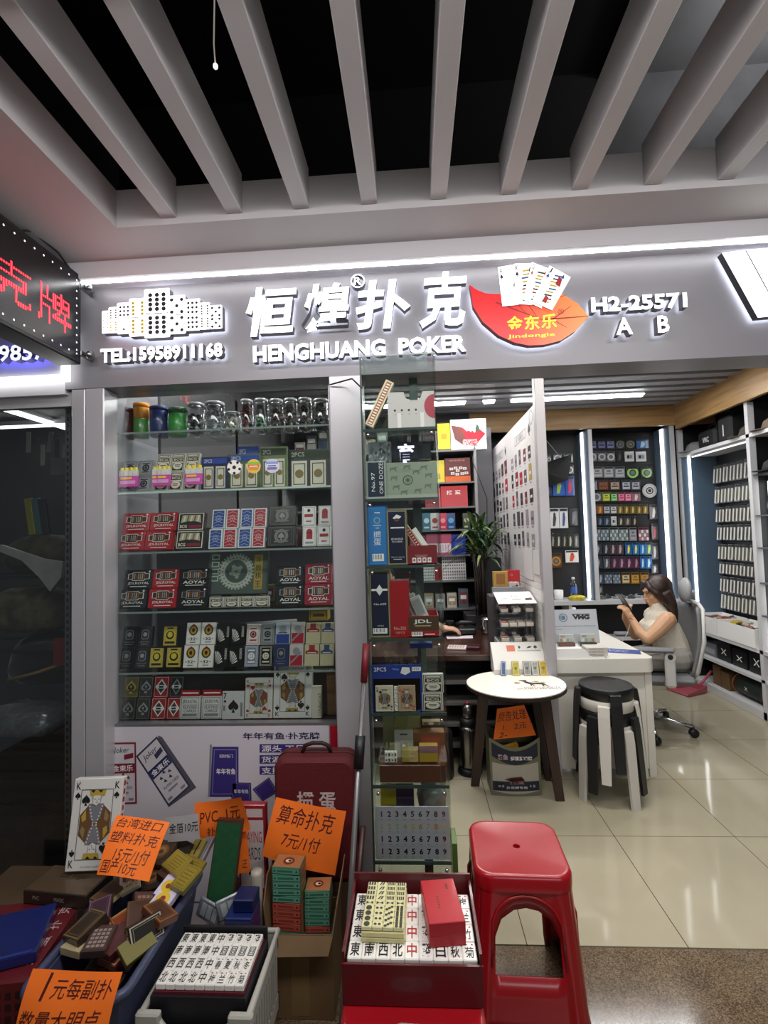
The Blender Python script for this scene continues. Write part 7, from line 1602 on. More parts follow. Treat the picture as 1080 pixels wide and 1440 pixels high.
# --- thermos
t = thing('thermos_flask', 'tall steel thermos flask with black base and cap on the floor by the table', 'thermos', (.312, 3.345, 0))
MB().lathe([(.075, 0), (.078, .01), (.07, .035), (.062, .04)], BLACK, None, 24).build('base', t)
MB().lathe([(.056, .0405), (.058, .05), (.058, .28), (.05, .305)], M('#8f8d8a', .25, 1.0), None, 24).build('body', t)
MB().lathe([(.052, .3052), (.054, .31), (.054, .335), (.04, .35)], BLACK, None, 24).build('collar', t)
MB().lathe([(.034, .3502), (.036, .36), (.034, .42), (.02, .435)], M('#8f8d8a', .25, 1.0), None, 24).build('cap', t)
MB().lathe([(.012, .4352), (.014, .445), (.008, .452)], M('#8c1a1e', .4), None, 12).build('red_button', t)
MB().tube([(.05, 0, .32), (.085, 0, .33), (.088, 0, .44), (.03, 0, .43)], .008, BLACK).build('handle', t)
tag(MB().lathe([(.085, 0), (.09, .01), (.085, .28), (.06, .30)], M('#141416', .4), None, 20).build('black_bin', loc=(.12, 3.30, 0)), 'black round bin on the floor beside the steel thermos', 'bin')
# --- half round table
HT = .655; LW = wood_mat('#24150e', '#3a2317', .4, 'Z', 4)
ht = thing('half_round_table', 'white half-round table with dark wooden legs and a deer emblem', 'table', (.575, 3.06, 0))
out = [(.292*math.cos(2*math.pi*k/48), (.292 if k > 24 else .262)*math.sin(2*math.pi*k/48)) for k in range(48)]
MB().prism(out, HT-.022, HT-.004, M('#2a1c16', .4), side=M('#2a1c16', .4)).build('table_rim', ht)
m = MB(); m.prism([(x*.985, y*.985+.002) for x, y in out], HT-.004, HT, M('#e6e0d6', .35, noise=.02, scale=60))
X = T(-.14, -.19, HT+.0003); DR = M('#2a2320', .5)
def z2(pts): return [(x/1080*.66-.06, (300-y)/300*.36+.0, 0) for x, y in pts]
X = T(-.15, -.27, HT+.0004)
for pts, mt in (([(420, 62), (455, 60), (500, 82), (600, 82), (612, 100), (640, 145), (628, 145), (600, 118), (590, 142), (578, 142), (580, 112), (500, 108), (508, 142), (496, 142), (486, 112), (478, 138), (468, 138), (470, 108), (440, 90)], DR), ([(395, 38), (460, 36), (462, 58), (420, 60), (390, 48)], DR), ([(322, 82), (350, 70), (390, 78), (385, 95), (345, 98)], GOLD), ([(510, 64), (545, 54), (580, 64), (548, 75)], GOLD), ([(595, 74), (620, 70), (640, 76), (615, 84)], GOLD)): m.poly(z2(pts)[::-1], mt, X)
a_, b_ = z2([(395, 166), (720, 148)]); m.text('GOD LUCKSUN', a_[0], a_[1], b_[0], b_[1], DR, X)
a_, b_ = z2([(325, 188), (820, 170)]); m.text('DOUBLE RECREATION', a_[0], a_[1], b_[0], b_[1], DR, X)
m.build('table_top', ht)
for (tx, ty), (fx_, fy_) in (((-.185, .0), (-.25, .11)), ((.15, -.05), (.215, -.06)), ((.14, .16), (.22, .18))):
    m = MB(); d = Vector((fx_-tx, fy_-ty, 0)); nn = Vector((-ty-.1 if False else 1, 0, 0)); w = .033
    top = [Vector((tx-w, ty-.012, HT-.023)), Vector((tx+w, ty-.012, HT-.023)), Vector((tx+w, ty+.012, HT-.023)), Vector((tx-w, ty+.012, HT-.023))]
    bot = [Vector((fx_-w*.75, fy_-.012, 0)), Vector((fx_+w*.75, fy_-.012, 0)), Vector((fx_+w*.75, fy_+.012, 0)), Vector((fx_-w*.75, fy_+.012, 0))]
    m.add(bot+top, [(3, 2, 1, 0), (4, 5, 6, 7), (0, 1, 5, 4), (1, 2, 6, 5), (2, 3, 7, 6), (3, 0, 4, 7)], LW); m.build('leg', ht)
# bag-shaped carton under the table
t = thing('game_carton', 'grey-green printed carton of card sets under the half-round table', 'carton', (.555, 3.06, 0))
cw_, ch_ = .148, .335; OL = M('#6b6a52', .5)
m = MB(); cv = lambda u: .018*math.cos(u*math.pi/2)
us = [-1+.2*k for k in range(11)]
def topz(u): return ch_-.055*math.cos(u*math.pi/2)**1
vs = []
for u in us: vs += [(u*cw_, -cv(u), 0), (u*cw_, -cv(u), topz(u)), (u*cw_, .16, topz(u)+.02), (u*cw_, .16, 0)]
fs = []
for i in range(10):
    a = 4*i; b = a+4; fs += [(a, b, b+1, a+1), (b+2, b+3, a+3, a+2), (b, a, a+3, b+3)]
fs += [(0, 1, 2, 3), (43, 42, 41, 40)]
m.add(vs, fs, OL); m.bx(-cw_+.005, cw_-.005, .01, .155, .2, .24, M('#1a0c0a', .6)); m.build('carton_body', t)
m = MB()
def cq(u0, z0, u1, z1, mat, l=1, curve=0):
    n_ = 8; vs = []
    for i in range(n_+1):
        u = u0+(u1-u0)*i/n_; dz = -.055*math.cos(u*math.pi/2)*curve; vs += [(u*cw_, -cv(u)-.0008*l, z0+dz), (u*cw_, -cv(u)-.0008*l, z1+dz)]
    m.add(vs, [(2*i, 2*i+2, 2*i+3, 2*i+1) for i in range(n_)], mat)
NV = M('#1a1f30', .5)
cq(-.92, .235, .9, .315, NV, 1, 1); cq(-.92, .03, .9, .195, M('#a8a294', .5), 1, .3); cq(-.92, .03, .9, .085, NV, 2, -.0)
XC = T(0, -.0215, 0) @ FRONT
m.text('聚鱼', -.105, .212, -.045, .245, c_('#b8a0a0'), XC, offset=.02); m.text('掼蛋游戏牌', -.03, .208, .095, .232, PAPER, XC, offset=.02)
m.text('掼蛋', -.04, .07, .045, .105, c_('#8c5a58'), XC, z=.001, offset=.03); m.text('扑克牌专用', -.06, .045, .06, .06, PAPER, XC, z=.001)
for k, s_ in enumerate('hcds'): m.poly([(x*.008+(-.1, -.08, .08, .1)[k], z*.008+.062, .001) for x, z in SUITS[s_]], c_('#8d8f98'), XC)
m.poly([(-.07, .10, .001), (-.02, .085, .001), (.05, .09, .001), (.03, .115, .001), (-.03, .11, .001)], M('#4a1c1c', .5), XC)
m.build('carton_print', t)
c = [at(699, 997, Y=3.12), at(737, 991, Y=3.12), at(754, 1034, Y=3.09), at(694, 1040, Y=3.09)]
paper('price_sign', 'orange handwritten clearance sign in the carton under the half-round table', *c, [('损告处理', .06, .56, .95, .88), ('1.   2元', .2, .26, .85, .46), ('2-', .12, .04, .32, .2)], bulge=.006)
m = MB(); m.bx(-.045, .045, -.012, .012, 0, .035, M('#a87a1c', .35, coat=.4), bev=.002); tag(m.build('gold_packet', loc=(.545, 3.10, .2455), rot=(0, R(-18), 0)), 'golden packet lying in front of the clearance sign in the carton', 'packet')
# --- product poster on the partition
PT = MB(); PXX = PX+.0085; Y0, Y1, Z0, Z1 = 3.28, 5.12, 1.245, 2.37
PT.bx(PXX, PX+.0118, Y0, Y1, Z0, Z1, M('#c2bebc', .5))
XP2 = Matrix(((0, 0, -1, PXX-.0003), (-1, 0, 0, Y1), (0, 1, 0, Z0), (0, 0, 0, 1))); PW2, PH2 = Y1-Y0, Z1-Z0
pn = Pen(PT, XP2, PW2, PH2, .0006); rr = random.Random(9)
colsP = ['#2a2628', '#3a2c30', '#4a4448', '#6b2a34', '#8a8288', '#2c2c34', '#5a5054']
for half, (u0, u1) in enumerate(((.03, .50), (.53, .98))):
    pn.frame(u0+.12, .865, u1-.12, .925, .006, GREYP); pn.text('系列展示', u0+.15, .875, u1-.15, .915, GREYP, 1); pn.suit('ds'[half], u1-.06, .895, .02, INK)
    for j in range(5):
        for i in range(5):
            u = u0+.02+(u1-u0-.04)*(i+.12)/5; v = .72-.135*j; w = (u1-u0)/5*(.4+rr.random()*.25); h = .075+rr.random()*.03
            c = rr.choice(colsP); 
            if (half, j, i) in ((1, 2, 0), (0, 1, 4), (1, 1, 2)): c = '#a8182a'
            if (half, j, i) == (1, 1, 4): c = '#a08a4a'
            pn.rect(u, v, u+w, v+h, M(c, .5)); pn.rect(u+w*.2, v+h*.35, u+w*.8, v+h*.55, M(rr.choice(['#8a8488', '#c4bebe', '#5a4a4e']), .5), 2); pn.rect(u+w*.2, v-.016, u+w*.8, v-.008, GREYP)
pn.ring(.955, .955, .022, .03, GREYP, 1, 16)
tag(PT.build('product_poster'), 'white product poster with rows of card decks on the partition wall', 'poster')
for k, (x0, x1, y0, y1) in enumerate(((738, 748, 772, 812), (751, 759, 775, 806))):
    a = at(x0, y1, X=PX+.006); b = at(x1, y0, X=PX+.006); ya, yb = min(a.y, b.y), max(a.y, b.y)
    tag(MB().bx(PX+.004, PX+.0075, max(ya, 3.29), yb, a.z, b.z, M('#c9c4c2', .6)).build('white_notice'), 'blank white notice taped low on the product poster, %s' % ('nearer the plant', 'beside the partition post')[k], 'notice')
# --- person behind the dark desk
def limb(m, pts, rad, mat, n=12, cap=True):
    m.tube(pts, rad, mat, n=n)
    if cap:
        for p, r_ in ((pts[0], rad[0]), (pts[-1], rad[-1])): ball(m, p, (r_, r_, r_), mat, 10, 6)
def ball(m, c, s, mat, n=16, k=10, X=None):
    vs = []; fs = []
    for j in range(k+1):
        t_ = math.pi*j/k
        for i in range(n): a = 2*math.pi*i/n; vs.append((c[0]+s[0]*math.sin(t_)*math.cos(a), c[1]+s[1]*math.sin(t_)*math.sin(a), c[2]+s[2]*math.cos(t_)))
    for j in range(k):
        for i in range(n): q = (i+1) % n; fs.append((j*n+i, (j+1)*n+i, (j+1)*n+q, j*n+q))
    m.add(vs, fs, mat, X, True)
def fuse(o, vox=.006, it=4):
    r = o.modifiers.new('fuse', 'REMESH'); r.mode = 'VOXEL'; r.voxel_size = vox; r.use_smooth_shade = True
    s = o.modifiers.new('soft', 'SMOOTH'); s.iterations = it; s.factor = .5
    return o
def hand(m, wrist, dirv, up, scale=1.0, curl=.5, mat=None, thumb_side=1):
    """palm with five separate fingers; dirv: towards the fingertips, up: back of the hand"""
    mat = mat or SKINM; d = Vector(dirv).normalized(); u = (Vector(up)-d*Vector(up).dot(d)).normalized(); s = d.cross(u)*thumb_side; w = Vector(wrist); S_ = scale
    P = lambda a, b, c: tuple(w+d*a*S_+s*b*S_+u*c*S_)
    limb(m, [P(-.02, 0, 0), P(.02, 0, 0)], [.024*S_, .026*S_], mat)
    for b in (-.027, -.009, .009, .027): limb(m, [P(.015, b*.7, 0), P(.075, b, .004)], [.015*S_, .0125*S_], mat)
    for k, (b, L_) in enumerate(((.029, .066), (.010, .076), (-.010, .071), (-.028, .056))):
        c = curl; p0 = Vector((.078, b, .003)); q = [p0]; ang = 0
        for f_ in (.45, .32, .23): ang -= c*(.75 if f_ == .45 else .9); p = q[-1]+Vector((math.cos(ang)*L_*f_, 0, math.sin(ang)*L_*f_)); q.append(p)
        limb(m, [P(*p) for p in q], [.0092*S_, .0088*S_, .008*S_, .0068*S_], mat, n=10)
    limb(m, [P(.015, .028, -.006), P(.04, .05, -.014), P(.066, .055, -.024), P(.086, .05, -.034)], [.014*S_, .0115*S_, .0098*S_, .008*S_], mat, n=10)
ps = thing('person', 'person in a grey sleeve with a hand resting on the dark desk, behind the tower', 'person', (-.30, 4.22, 0)); o = Vector(ps.location)
b = MB(); X0 = -.30
limb(b, [(X0, 4.50, .50), (X0, 4.49, .72), (X0+.01, 4.45, .96)], [.13, .125, .12], SKINM); limb(b, [(X0+.01, 4.45, .96), (X0+.02, 4.43, 1.10)], [.05, .048], SKINM)
ball(b, (X0+.03, 4.41, 1.18), (.075, .09, .11), SKINM); ball(b, (X0+.03, 4.32, 1.165), (.013, .02, .02), SKINM)
for sx in (-.076, .076): ball(b, (X0+.03+sx, 4.42, 1.175), (.012, .018, .03), SKINM)
limb(b, [(X0+.16, 4.45, .98), (.04, 4.33, .835), (.205, 4.03, .80)], [.055, .048, .034], SKINM)
limb(b, [(X0-.14, 4.45, .98), (X0-.2, 4.36, .84), (X0-.05, 4.05, .79)], [.055, .045, .032], SKINM)
hand(b, (.215, 4.025, .805), (1, -.15, -.10), (0, -.1, 1), .98, .45, thumb_side=-1); hand(b, (X0-.04, 4.03, .79), (.8, -.3, 0), (0, 0, 1), .95, .3)
for sx in (-.09, .09): limb(b, [(X0+sx, 4.48, .47), (X0+sx, 4.36, .47), (X0+sx, 4.36, .1)], [.08, .06, .045], SKINM); limb(b, [(X0+sx, 4.40, .05), (X0+sx, 4.33, .04)], [.045, .035], SKINM)
b.v = [v-o for v in b.v]; fuse(b.build('body', ps), .006)
b = MB(); GC = M('#77787c', .8, noise=.15, scale=30)
limb(b, [(X0, 4.50, .50), (X0, 4.49, .72), (X0+.01, 4.45, .95), (X0+.01, 4.44, 1.0)], [.145, .14, .135, .07], GC); limb(b, [(X0+.15, 4.45, .97), (.04, 4.33, .835), (.14, 4.14, .815)], [.075, .062, .048], GC); limb(b, [(X0-.13, 4.45, .97), (X0-.2, 4.36, .84), (X0-.1, 4.16, .82)], [.075, .06, .045], GC)
b.v = [v-o for v in b.v]; fuse(b.build('sweater', ps), .007)
b = MB()
for sx in (-.03, .03): ball(b, (X0+.03+sx, 4.331, 1.195), (.013, .008, .007), M('#e0d8d0', .3), 10, 6); ball(b, (X0+.03+sx, 4.3245, 1.194), (.006, .004, .006), M('#1a100c', .2), 8, 6); ball(b, (X0+.03+sx, 4.328, 1.212), (.018, .005, .004), M('#2a1a14', .6), 8, 6)
ball(b, (X0+.03, 4.333, 1.128), (.022, .008, .007), M('#a0524a', .4), 10, 6); b.v = [v-o for v in b.v]; b.build('face', ps)
b = MB(); ball(b, (X0+.03, 4.44, 1.215), (.088, .09, .10), M('#141012', .5)); b.v = [v-o for v in b.v]; b.build('hair', ps)
b = MB()
for sx in (-.09, .09): limb(b, [(X0+sx, 4.50, .47), (X0+sx, 4.36, .475), (X0+sx, 4.36, .12)], [.092, .075, .06], M('#23252c', .8))
b.v = [v-o for v in b.v]; fuse(b.build('trousers', ps), .008)
t = thing('desk_chair', 'dark chair behind the dark desk under the grey-sleeved person', 'chair', (-.30, 4.52, 0))
MB().bx(-.2, .2, -.18, .16, .33, .365, BLACK, bev=.01).build('seat', t); MB().bx(-.2, .2, .145, .165, .37, .85, BLACK, bev=.008).build('backrest', t)
for x in (-.18, .18):
    for y in (-.16, .14): MB().cyl((x, y, 0), .012, .33, BLACK, n=10).build('leg', t)
# ================================================================ TACKLE SHOP (right half)
WF = M('#cbcbcd', .4); LEDW = M('#ffffff', .4, emit=3.2); BLU = M('#55697d', .45)
def F5(x, y): return 740+x/3.176, 520+y/3.176
# back wall unit
bu = thing('back_display_unit', 'black pegboard display unit with white frame on the back wall of the tackle shop', 'display unit', (1.8, BY, 0)); o = Vector(bu.location)
MB().bx(.865, 2.70, 5.56, 5.60, 0, 2.60, PEG).build('pegboard', bu, loc=-o)
MB().bx(1.835, 1.875, BY, 5.56, .83, 2.60, WF).build('frame_post', bu, loc=-o)
MB().bx(2.66, 2.70, BY, 5.56, 0, 2.60, WF).build('frame_post', bu, loc=-o)
MB().bx(2.645, 2.66, BY+.02, 5.56, .83, 2.60, BLU).build('side_panel', bu, loc=-o)
MB().bx(1.82, 1.835, BY+.02, 5.56, .83, 2.60, BLU).build('side_panel', bu, loc=-o)
MB().bx(.865, 2.66, BY-.01, 5.56, .79, .83, WF).build('ledge', bu, loc=-o)
MB().bx(.865, 2.66, 5.50, 5.55, .06, .78, M('#0d0e10', .6)).bx(.865, 2.66, BY+.04, 5.50, 0, .06, M('#0d0e10', .6)).bx(.865, 2.66, BY+.02, 5.50, .42, .44, WF).build('lower_cabinet', bu, loc=-o)
MB().bx(1.86-.3, 1.89-.3, BY, 5.50, .06, .79, WF).build('frame_post', bu, loc=-o)
MB().bx(2.632, 2.645, 5.35, 5.40, .84, 2.59, LEDW).build('light_strip', bu, loc=-o)
MB().bx(1.807, 1.82, 5.35, 5.40, .84, 2.59, LEDW).build('light_strip', bu, loc=-o)
PKS = {}
def hang(name, label, cat, x0, y0, x1, y1, col, art='b', Y=5.545, sub='#b9bcc0', group=None):
    a = at(*F5(x0, y1), Y=Y); b = at(*F5(x1, y0), Y=Y); w, h = (b.x-a.x)*.92, (b.z-a.z)*.94
    k = (col, art, sub, round(w, 2), round(h, 2)); 
    if k in PKS: oo = bpy.data.objects.new(name, PKS[k]); COL.objects.link(oo)
    else:
        w, h = round(w, 2), round(h, 2); m = MB(); cm = M(col, .3, coat=.5); sm = M(sub, .3, coat=.4)
        m.bx(-w/2, w/2, -.008, 0, -h/2, h/2, cm, bev=.002); pn = Pen(m, T(-w/2, -.0082, -h/2) @ FRONT, w, h, .0008)
        m.tube([(0, .012, h/2-.004), (0, -.03, h/2-.004)], .0016, CHROME, n=5)
        pn.rect(.06, .84, .94, .97, M('#1d2026' if art != 'k' else '#d8d8d8', .4))
        if art == 'b': pn.rect(.12, .1, .88, .76, sm); pn.rect(.2, .3, .8, .45, cm, 2); pn.rect(.3, .55, .7, .68, M('#55585e', .4), 2)
        elif art == 'o': pn.ring(.5, .45, .26, .42, sm, 1, 18); pn.disc(.5, .45, .18, M('#6d7074', .4), 2)
        elif art == 'l': pn.poly([(.3, .1), (.55, .12), (.7, .5), (.6, .8), (.42, .76), (.35, .45)], sm); pn.disc(.55, .7, .05, INK, 2)
        elif art == 'g': [pn.rect(.06+.24*i, .06+.26*j, .26+.24*i, .28+.26*j, sm if (i+j) % 2 else M('#6b7a80', .4)) for i in range(4) for j in range(3)]
        elif art == 'k': pn.rect(.15, .2, .85, .7, sm); pn.rect(.25, .3, .5, .62, INK, 2); pn.rect(.55, .3, .75, .62, M('#77797d', .4), 2)
        oo = m.build(name); PKS[k] = oo.data
    oo.location = ((a.x+b.x)/2, Y, (a.z+b.z)/2); return tag(oo, label, cat, group)
RW = [
 (308, 355, [(275, 315, '#2c3350', 'b', '#7d84a8'), (316, 355, '#232a4c', 'b', '#6d74a4'), (356, 395, '#262c50', 'b', '#8088b0'), (397, 440, '#23272a', 'o', '#6d7478'), (442, 486, '#202322', 'o', '#6b7064'), (490, 546, '#2d5a8c', 'l', '#9cc4d8')]),
 (363, 412, [(276, 316, '#7a7d80', 'o', '#c4c6c8'), (318, 356, '#6d7074', 'o', '#c4c6c8'), (358, 396, '#73767a', 'o', '#d0d2d4'), (399, 434, '#1e2022', 'l', '#55585c'), (437, 482, '#c9cacc', 'k', '#b4b6b8'), (487, 536, '#c4c5c8', 'k', '#a8aaac')]),
 (432, 484, [(290, 342, '#8c8f92', 'b', '#c4c6c8'), (344, 390, '#8a8d90', 'b', '#bfc1c3'), (393, 440, '#85888b', 'b', '#b9bbbd'), (443, 505, '#2c322c', 'o', '#8fc46a'), (508, 566, '#2c332c', 'o', '#7fae5a')]),
 (490, 540, [(282, 316, '#8fa0a4', 'l', '#d8dadc'), (319, 368, '#6b3a28', 'b', '#8a5a40'), (370, 419, '#5c4030', 'b', '#b0a89c'), (424, 466, '#3f4248', 'b', '#b9bcc4'), (467, 509, '#45484e', 'b', '#a8abb4')]),
 (544, 590, [(288, 336, '#77797a', 'o', '#b9bbbd'), (340, 373, '#9caa38', 'b', '#d4da58'), (376, 406, '#4c9a48', 'b', '#a8d89c'), (408, 438, '#a8405c', 'b', '#e08aa0'), (440, 468, '#b04464', 'b', '#e8a0b4'), (470, 509, '#8a6a70', 'l', '#d8c4c8')]),
 (600, 646, [(288, 314, '#6d7074', 'l', '#c4c6c8'), (316, 342, '#a8642c', 'l', '#e8b060'), (344, 373, '#55585c', 'b', '#c4c6c8'), (375, 403, '#6b6d70', 'b', '#d0d2d4')]+[(406+28*i, 432+28*i, '#6b5a2c', 'l', '#c4b06a') for i in range(5)]),
 (654, 697, [(290, 314, '#3c4654', 'l', '#8f9cb0'), (316, 343, '#34404e', 'l', '#8492a8'), (345, 374, '#3a4654', 'l', '#8a98ae'), (377, 404, '#b9bbb4', 'k', '#d8dad4'), (410, 434, '#3c3a34', 'l', '#b9b49c'), (438, 466, '#4a4640', 'l', '#a8a494'), (470, 496, '#2c2c2a', 'l', '#a89c7c')]),
 (700, 768, [(292, 329, '#5a6670', 'g', '#b4bcc4'), (330, 367, '#566068', 'g', '#b0b8c0'), (371, 410, '#6a7670', 'g', '#bcc4bc'), (412, 453, '#66726c', 'g', '#b4bcb4'), (459, 492, '#77797c', 'b', '#9c9ea2'), (498, 546, '#7c2c34', 'g', '#e0c0c0')]),
 (770, 827, [(297, 338, '#3c4048', 'l', '#b4b8c0'), (342, 370, '#34383f', 'l', '#a8acb4'), (372, 401, '#4a3c44', 'l', '#c0a8b0'), (403, 434, '#4c4048', 'l', '#c4acb4'), (441, 471, '#2c64a0', 'l', '#e8d83c'), (474, 503, '#2c68a8', 'l', '#d8dc60'), (506, 532, '#2c70b0', 'l', '#b0d8e8'), (534, 561, '#4a8090', 'l', '#e4e470')]),
 (831, 890, [(298, 340, '#44464c', 'l', '#b0b4bc'), (344, 373, '#5a5c62', 'l', '#c4c8d0'), (376, 409, '#4a2c40', 'l', '#a88098'), (411, 440, '#543448', 'l', '#b890a8'), (442, 474, '#502c44', 'l', '#b088a0'), (475, 506, '#4c2c3c', 'l', '#a88094'), (508, 530, '#2c6cac', 'l', '#c4e0f0'), (532, 561, '#2c70b4', 'l', '#d0e8f4')]),
 (903, 958, [(318, 345, '#4a5666', 'l', '#c4ccd8'), (347, 382, '#4c5868', 'g', '#a8b4c4'), (384, 420, '#505c6c', 'g', '#a4b0c0'), (424, 463, '#7c5c24', 'b', '#d8c8a0'), (466, 505, '#8a6420', 'b', '#c4943c'), (507, 548, '#8a6220', 'b', '#b88834')]),
 (960, 1000, [(302, 320, '#4a4c50', 'l', '#c4c6c8'), (322, 342, '#4a4c50', 'l', '#b4b6b8')])]
KN = {'b': 'boxed tackle pack', 'o': 'round line spool pack', 'l': 'clear lure packet', 'g': 'gridded hook packet', 'k': 'white carded pack'}
for r_, (y0, y1, its) in enumerate(RW):
    for c, (x0, x1, col, art, sub) in enumerate(its):
        hang('tackle_pack', '%s, %s from the left in row %s of the middle pegboard' % (KN[art], ORD[c], ORD[r_]), 'tackle pack', x0, y0, x1, y1, col, art, sub=sub, group='packs on the middle pegboard')
for k, (y0, y1, sub) in enumerate(((600, 670, '#d8d4d0'), (684, 762, '#c45a6a'), (772, 850, '#c4c6c8'), (866, 910, '#d0d2d4'))):
    hang('tackle_pack', 'narrow packet, %s from the top at the right end of the middle pegboard' % ORD[k], 'tackle pack', 558 if k else 548, y0, 588, y1, '#4a4448', 'l', sub=sub, group='packs at the right end of the pegboard')
p = at(*F5(551, 540), Y=5.53); m = MB(); m.lathe([(.075, 0), (.075, .012)], M('#b4b4b2', .35), RX(R(90)), 28, False); pn = Pen(m, T(-.075, -.0125, -.075) @ FRONT, .15, .15); pn.ring(.5, .5, .18, .26, INK, 1); pn.disc(.5, .5, .12, INK, 1); pn.ring(.5, .5, .4, .44, GREYP, 1)
tag(m.build('line_spool', loc=(p.x, 5.54, p.z)), 'large round white line spool hanging at the right of the pegboard', 'spool')
B1_ = [(90, 378, 112, 420, '#5a5c60', 'o', '#c4c6c8'), (117, 372, 162, 418, '#6b6e72', 'o', '#d0d2d4'), (166, 372, 209, 418, '#6b6e72', 'o', '#d4d6d8'), (92, 424, 130, 468, '#4a4c50', 'o', '#b4b6b8'), (132, 424, 170, 468, '#4c4e52', 'o', '#b9bbbd'), (174, 424, 212, 468, '#5a5c60', 'o', '#c4c6c8'),
 (90, 476, 114, 566, '#23304c', 'l', '#5a6a94'), (118, 470, 171, 566, '#2450a0', 'l', '#9ab43c'), (173, 470, 215, 566, '#284a94', 'l', '#c43c48'), (104, 615, 146, 712, '#c9c9c6', 'l', '#3c3c40'), (148, 613, 185, 712, '#c9c9c6', 'l', '#3c4a7c'), (190, 616, 230, 700, '#2a2a2e', 'l', '#6b6d74')] + [(106+26*i, 730, 131+26*i, 796, '#2f302c', 'l', '#b9b49c' if i % 2 else '#8a8c80') for i in range(5)] + [(107, 815, 159, 888, '#5c3a18', 'o', '#a87c3c'), (174, 805, 233, 862, '#d4d0c8', 'l', '#c44a34')]
for k, (x0, y0, x1, y1, col, art, sub) in enumerate(B1_):
    hang('tackle_pack', '%s %s, number %s down the narrow pegboard' % (('pale', 'grey', 'silver', 'dim', 'smoky', 'light grey', 'dark navy', 'blue and green', 'blue and red', 'white and black', 'white and blue', 'black', 'olive', 'khaki', 'green', 'straw', 'moss', 'brown', 'white and red')[k], KN[art], ORD[k % 14] + (' lower' if k > 13 else '')), 'tackle pack', x0, y0, x1, y1, col, art, Y=5.54, sub=sub)
rails = MB()
for y0, y1, its in RW:
    a = at(*F5(its[0][0], y0-3), Y=5.555); b = at(*F5(its[-1][1], y0-3), Y=5.555); rails.bx(a.x, b.x, 5.553, 5.559, a.z, a.z+.012, M('#2a2c30', .4, .4))
rails.build('hook_rail', bu, loc=-o)
# things along the ledge
p = at(820, 846, Y=5.30)
for k in range(9):
    x = 1.935+k*.075; m = MB(); m.bx(-.035, .035, -.03, .03, 0, .022, M(('#6d7074', '#3c3e42', '#8f9296')[k % 3], .3, coat=.4), bev=.006); m.tube([(-.02, 0, .022), (0, .01, .04), (.025, 0, .024)], .006, M('#b4b6ba', .25, .6), n=6)
    tag(m.build('fishing_reel', loc=(x, 5.36+.05*(k % 2), .8308), rot=(0, 0, k*.7)), 'small grey fishing reel lying on the white ledge, %s from the left' % ORD[k], 'reel', 'reels on the back ledge')
t = thing('water_bottle', 'clear water bottle with blue label on the back ledge', 'bottle', (1.668, 5.42, .8308)); m = MB()
MB().lathe([(.03, 0), (.036, .008), (.036, .15), (.016, .19), (.014, .205)], ACRYL, None, 20).build('bottle_body', t); MB().lathe([(.0365, .06), (.0368, .062), (.0368, .12), (.0365, .122)], M('#3c64b0', .4), None, 20, caps=False).build('bottle_label', t); MB().lathe([(.016, .2055), (.016, .225), (.012, .228)], M('#d8dade', .4), None, 16).build('bottle_cap', t)
tag(MB().lathe([(.042, 0), (.046, .005), (.048, .10), (.045, .10), (.042, .01), (.001, .01)], WHITE, None, 24).build('paper_cup', loc=(1.50, 5.38, .8308)), 'plain white cup on the back ledge beside the water bottle', 'cup')
tag(lump('snack_bag', '', '', (1.66, 5.30, .8308+.022), (.085, .04, .032), M('#c9b82c', .35, coat=.4, noise=.35, scale=25), 4, amp=.12), 'yellow crumpled snack bag on the back ledge', 'snack bag')
# black landing net hanging from the wood header
t = thing('landing_net', 'black folded net hanging on a cord in front of the narrow pegboard', 'net', (1.42, 5.42, 2.20)); m = MB()
m.add([(-.32, 0, -.02), (.28, -.04, .16), (.30, .02, .12), (.26, .05, -.10), (-.1, .04, -.22), (-.28, .02, -.12), (0, -.1, -.04)], [(0, 6, 1), (1, 6, 2), (2, 6, 3), (3, 6, 4), (4, 6, 5), (5, 6, 0)], M('#121314', .8)); oo = m.build('net_cloth', t); oo.modifiers.new('t', 'SOLIDIFY').thickness = .01
MB().tube([(-.2, 0, .02), (-.14, 0, .38), (.0, 0, .38), (.18, 0, .14)], .003, M('#b4b4b0', .5)).tube([(-.32, 0, -.02), (.28, -.04, .16)], .006, BLACK).build('cord', t)
# --- right wall unit
ru = thing('side_display_unit', 'white framed shelving with dark back along the right wall of the tackle shop', 'display unit', (RXW, 4.7, 0)); o = Vector(ru.location); X1 = 3.11
for y in (5.27, 4.20, 3.30): MB().bx(RXW, RXW+.05, y-.02, y+.02, 0, 2.555, WF).build('frame_post', ru, loc=-o)
MB().bx(X1-.01, X1, 3.0, 5.6, 0, 2.555, PEG).build('back_panel', ru, loc=-o)
MB().bx(RXW+.05, X1-.01, 4.19, 4.21, 0, 2.555, PEG).bx(RXW+.05, X1-.01, 5.252, 5.27, 0, 2.555, PEG).build('divider', ru, loc=-o)
MB().bx(RXW+.02, X1-.01, 5.235, 5.25, .55, 2.26, BLU).build('side_panel', ru, loc=-o)
MB().bx(RXW, X1-.01, 3.0, 5.25, 2.265, 2.295, WF).build('shelf', ru, loc=-o)
MB().bx(RXW, X1-.01, 3.0, 5.25, .52, .55, WF).build('shelf', ru, loc=-o)
MB().bx(RXW, X1-.01, 3.0, 5.25, .29, .315, WF).build('shelf', ru, loc=-o)
MB().bx(RXW, X1-.01, 3.0, 5.25, .0, .06, WF).build('plinth', ru, loc=-o)
MB().bx(RXW+.075, RXW+.098, 5.222, 5.235, .56, 2.26, LEDW).build('light_strip', ru, loc=-o)
MB().bx(RXW+.10, RXW+.112, 4.23, 5.2, 2.255, 2.264, M('#ffffff', .4, emit=1.2)).build('light_strip', ru, loc=-o)
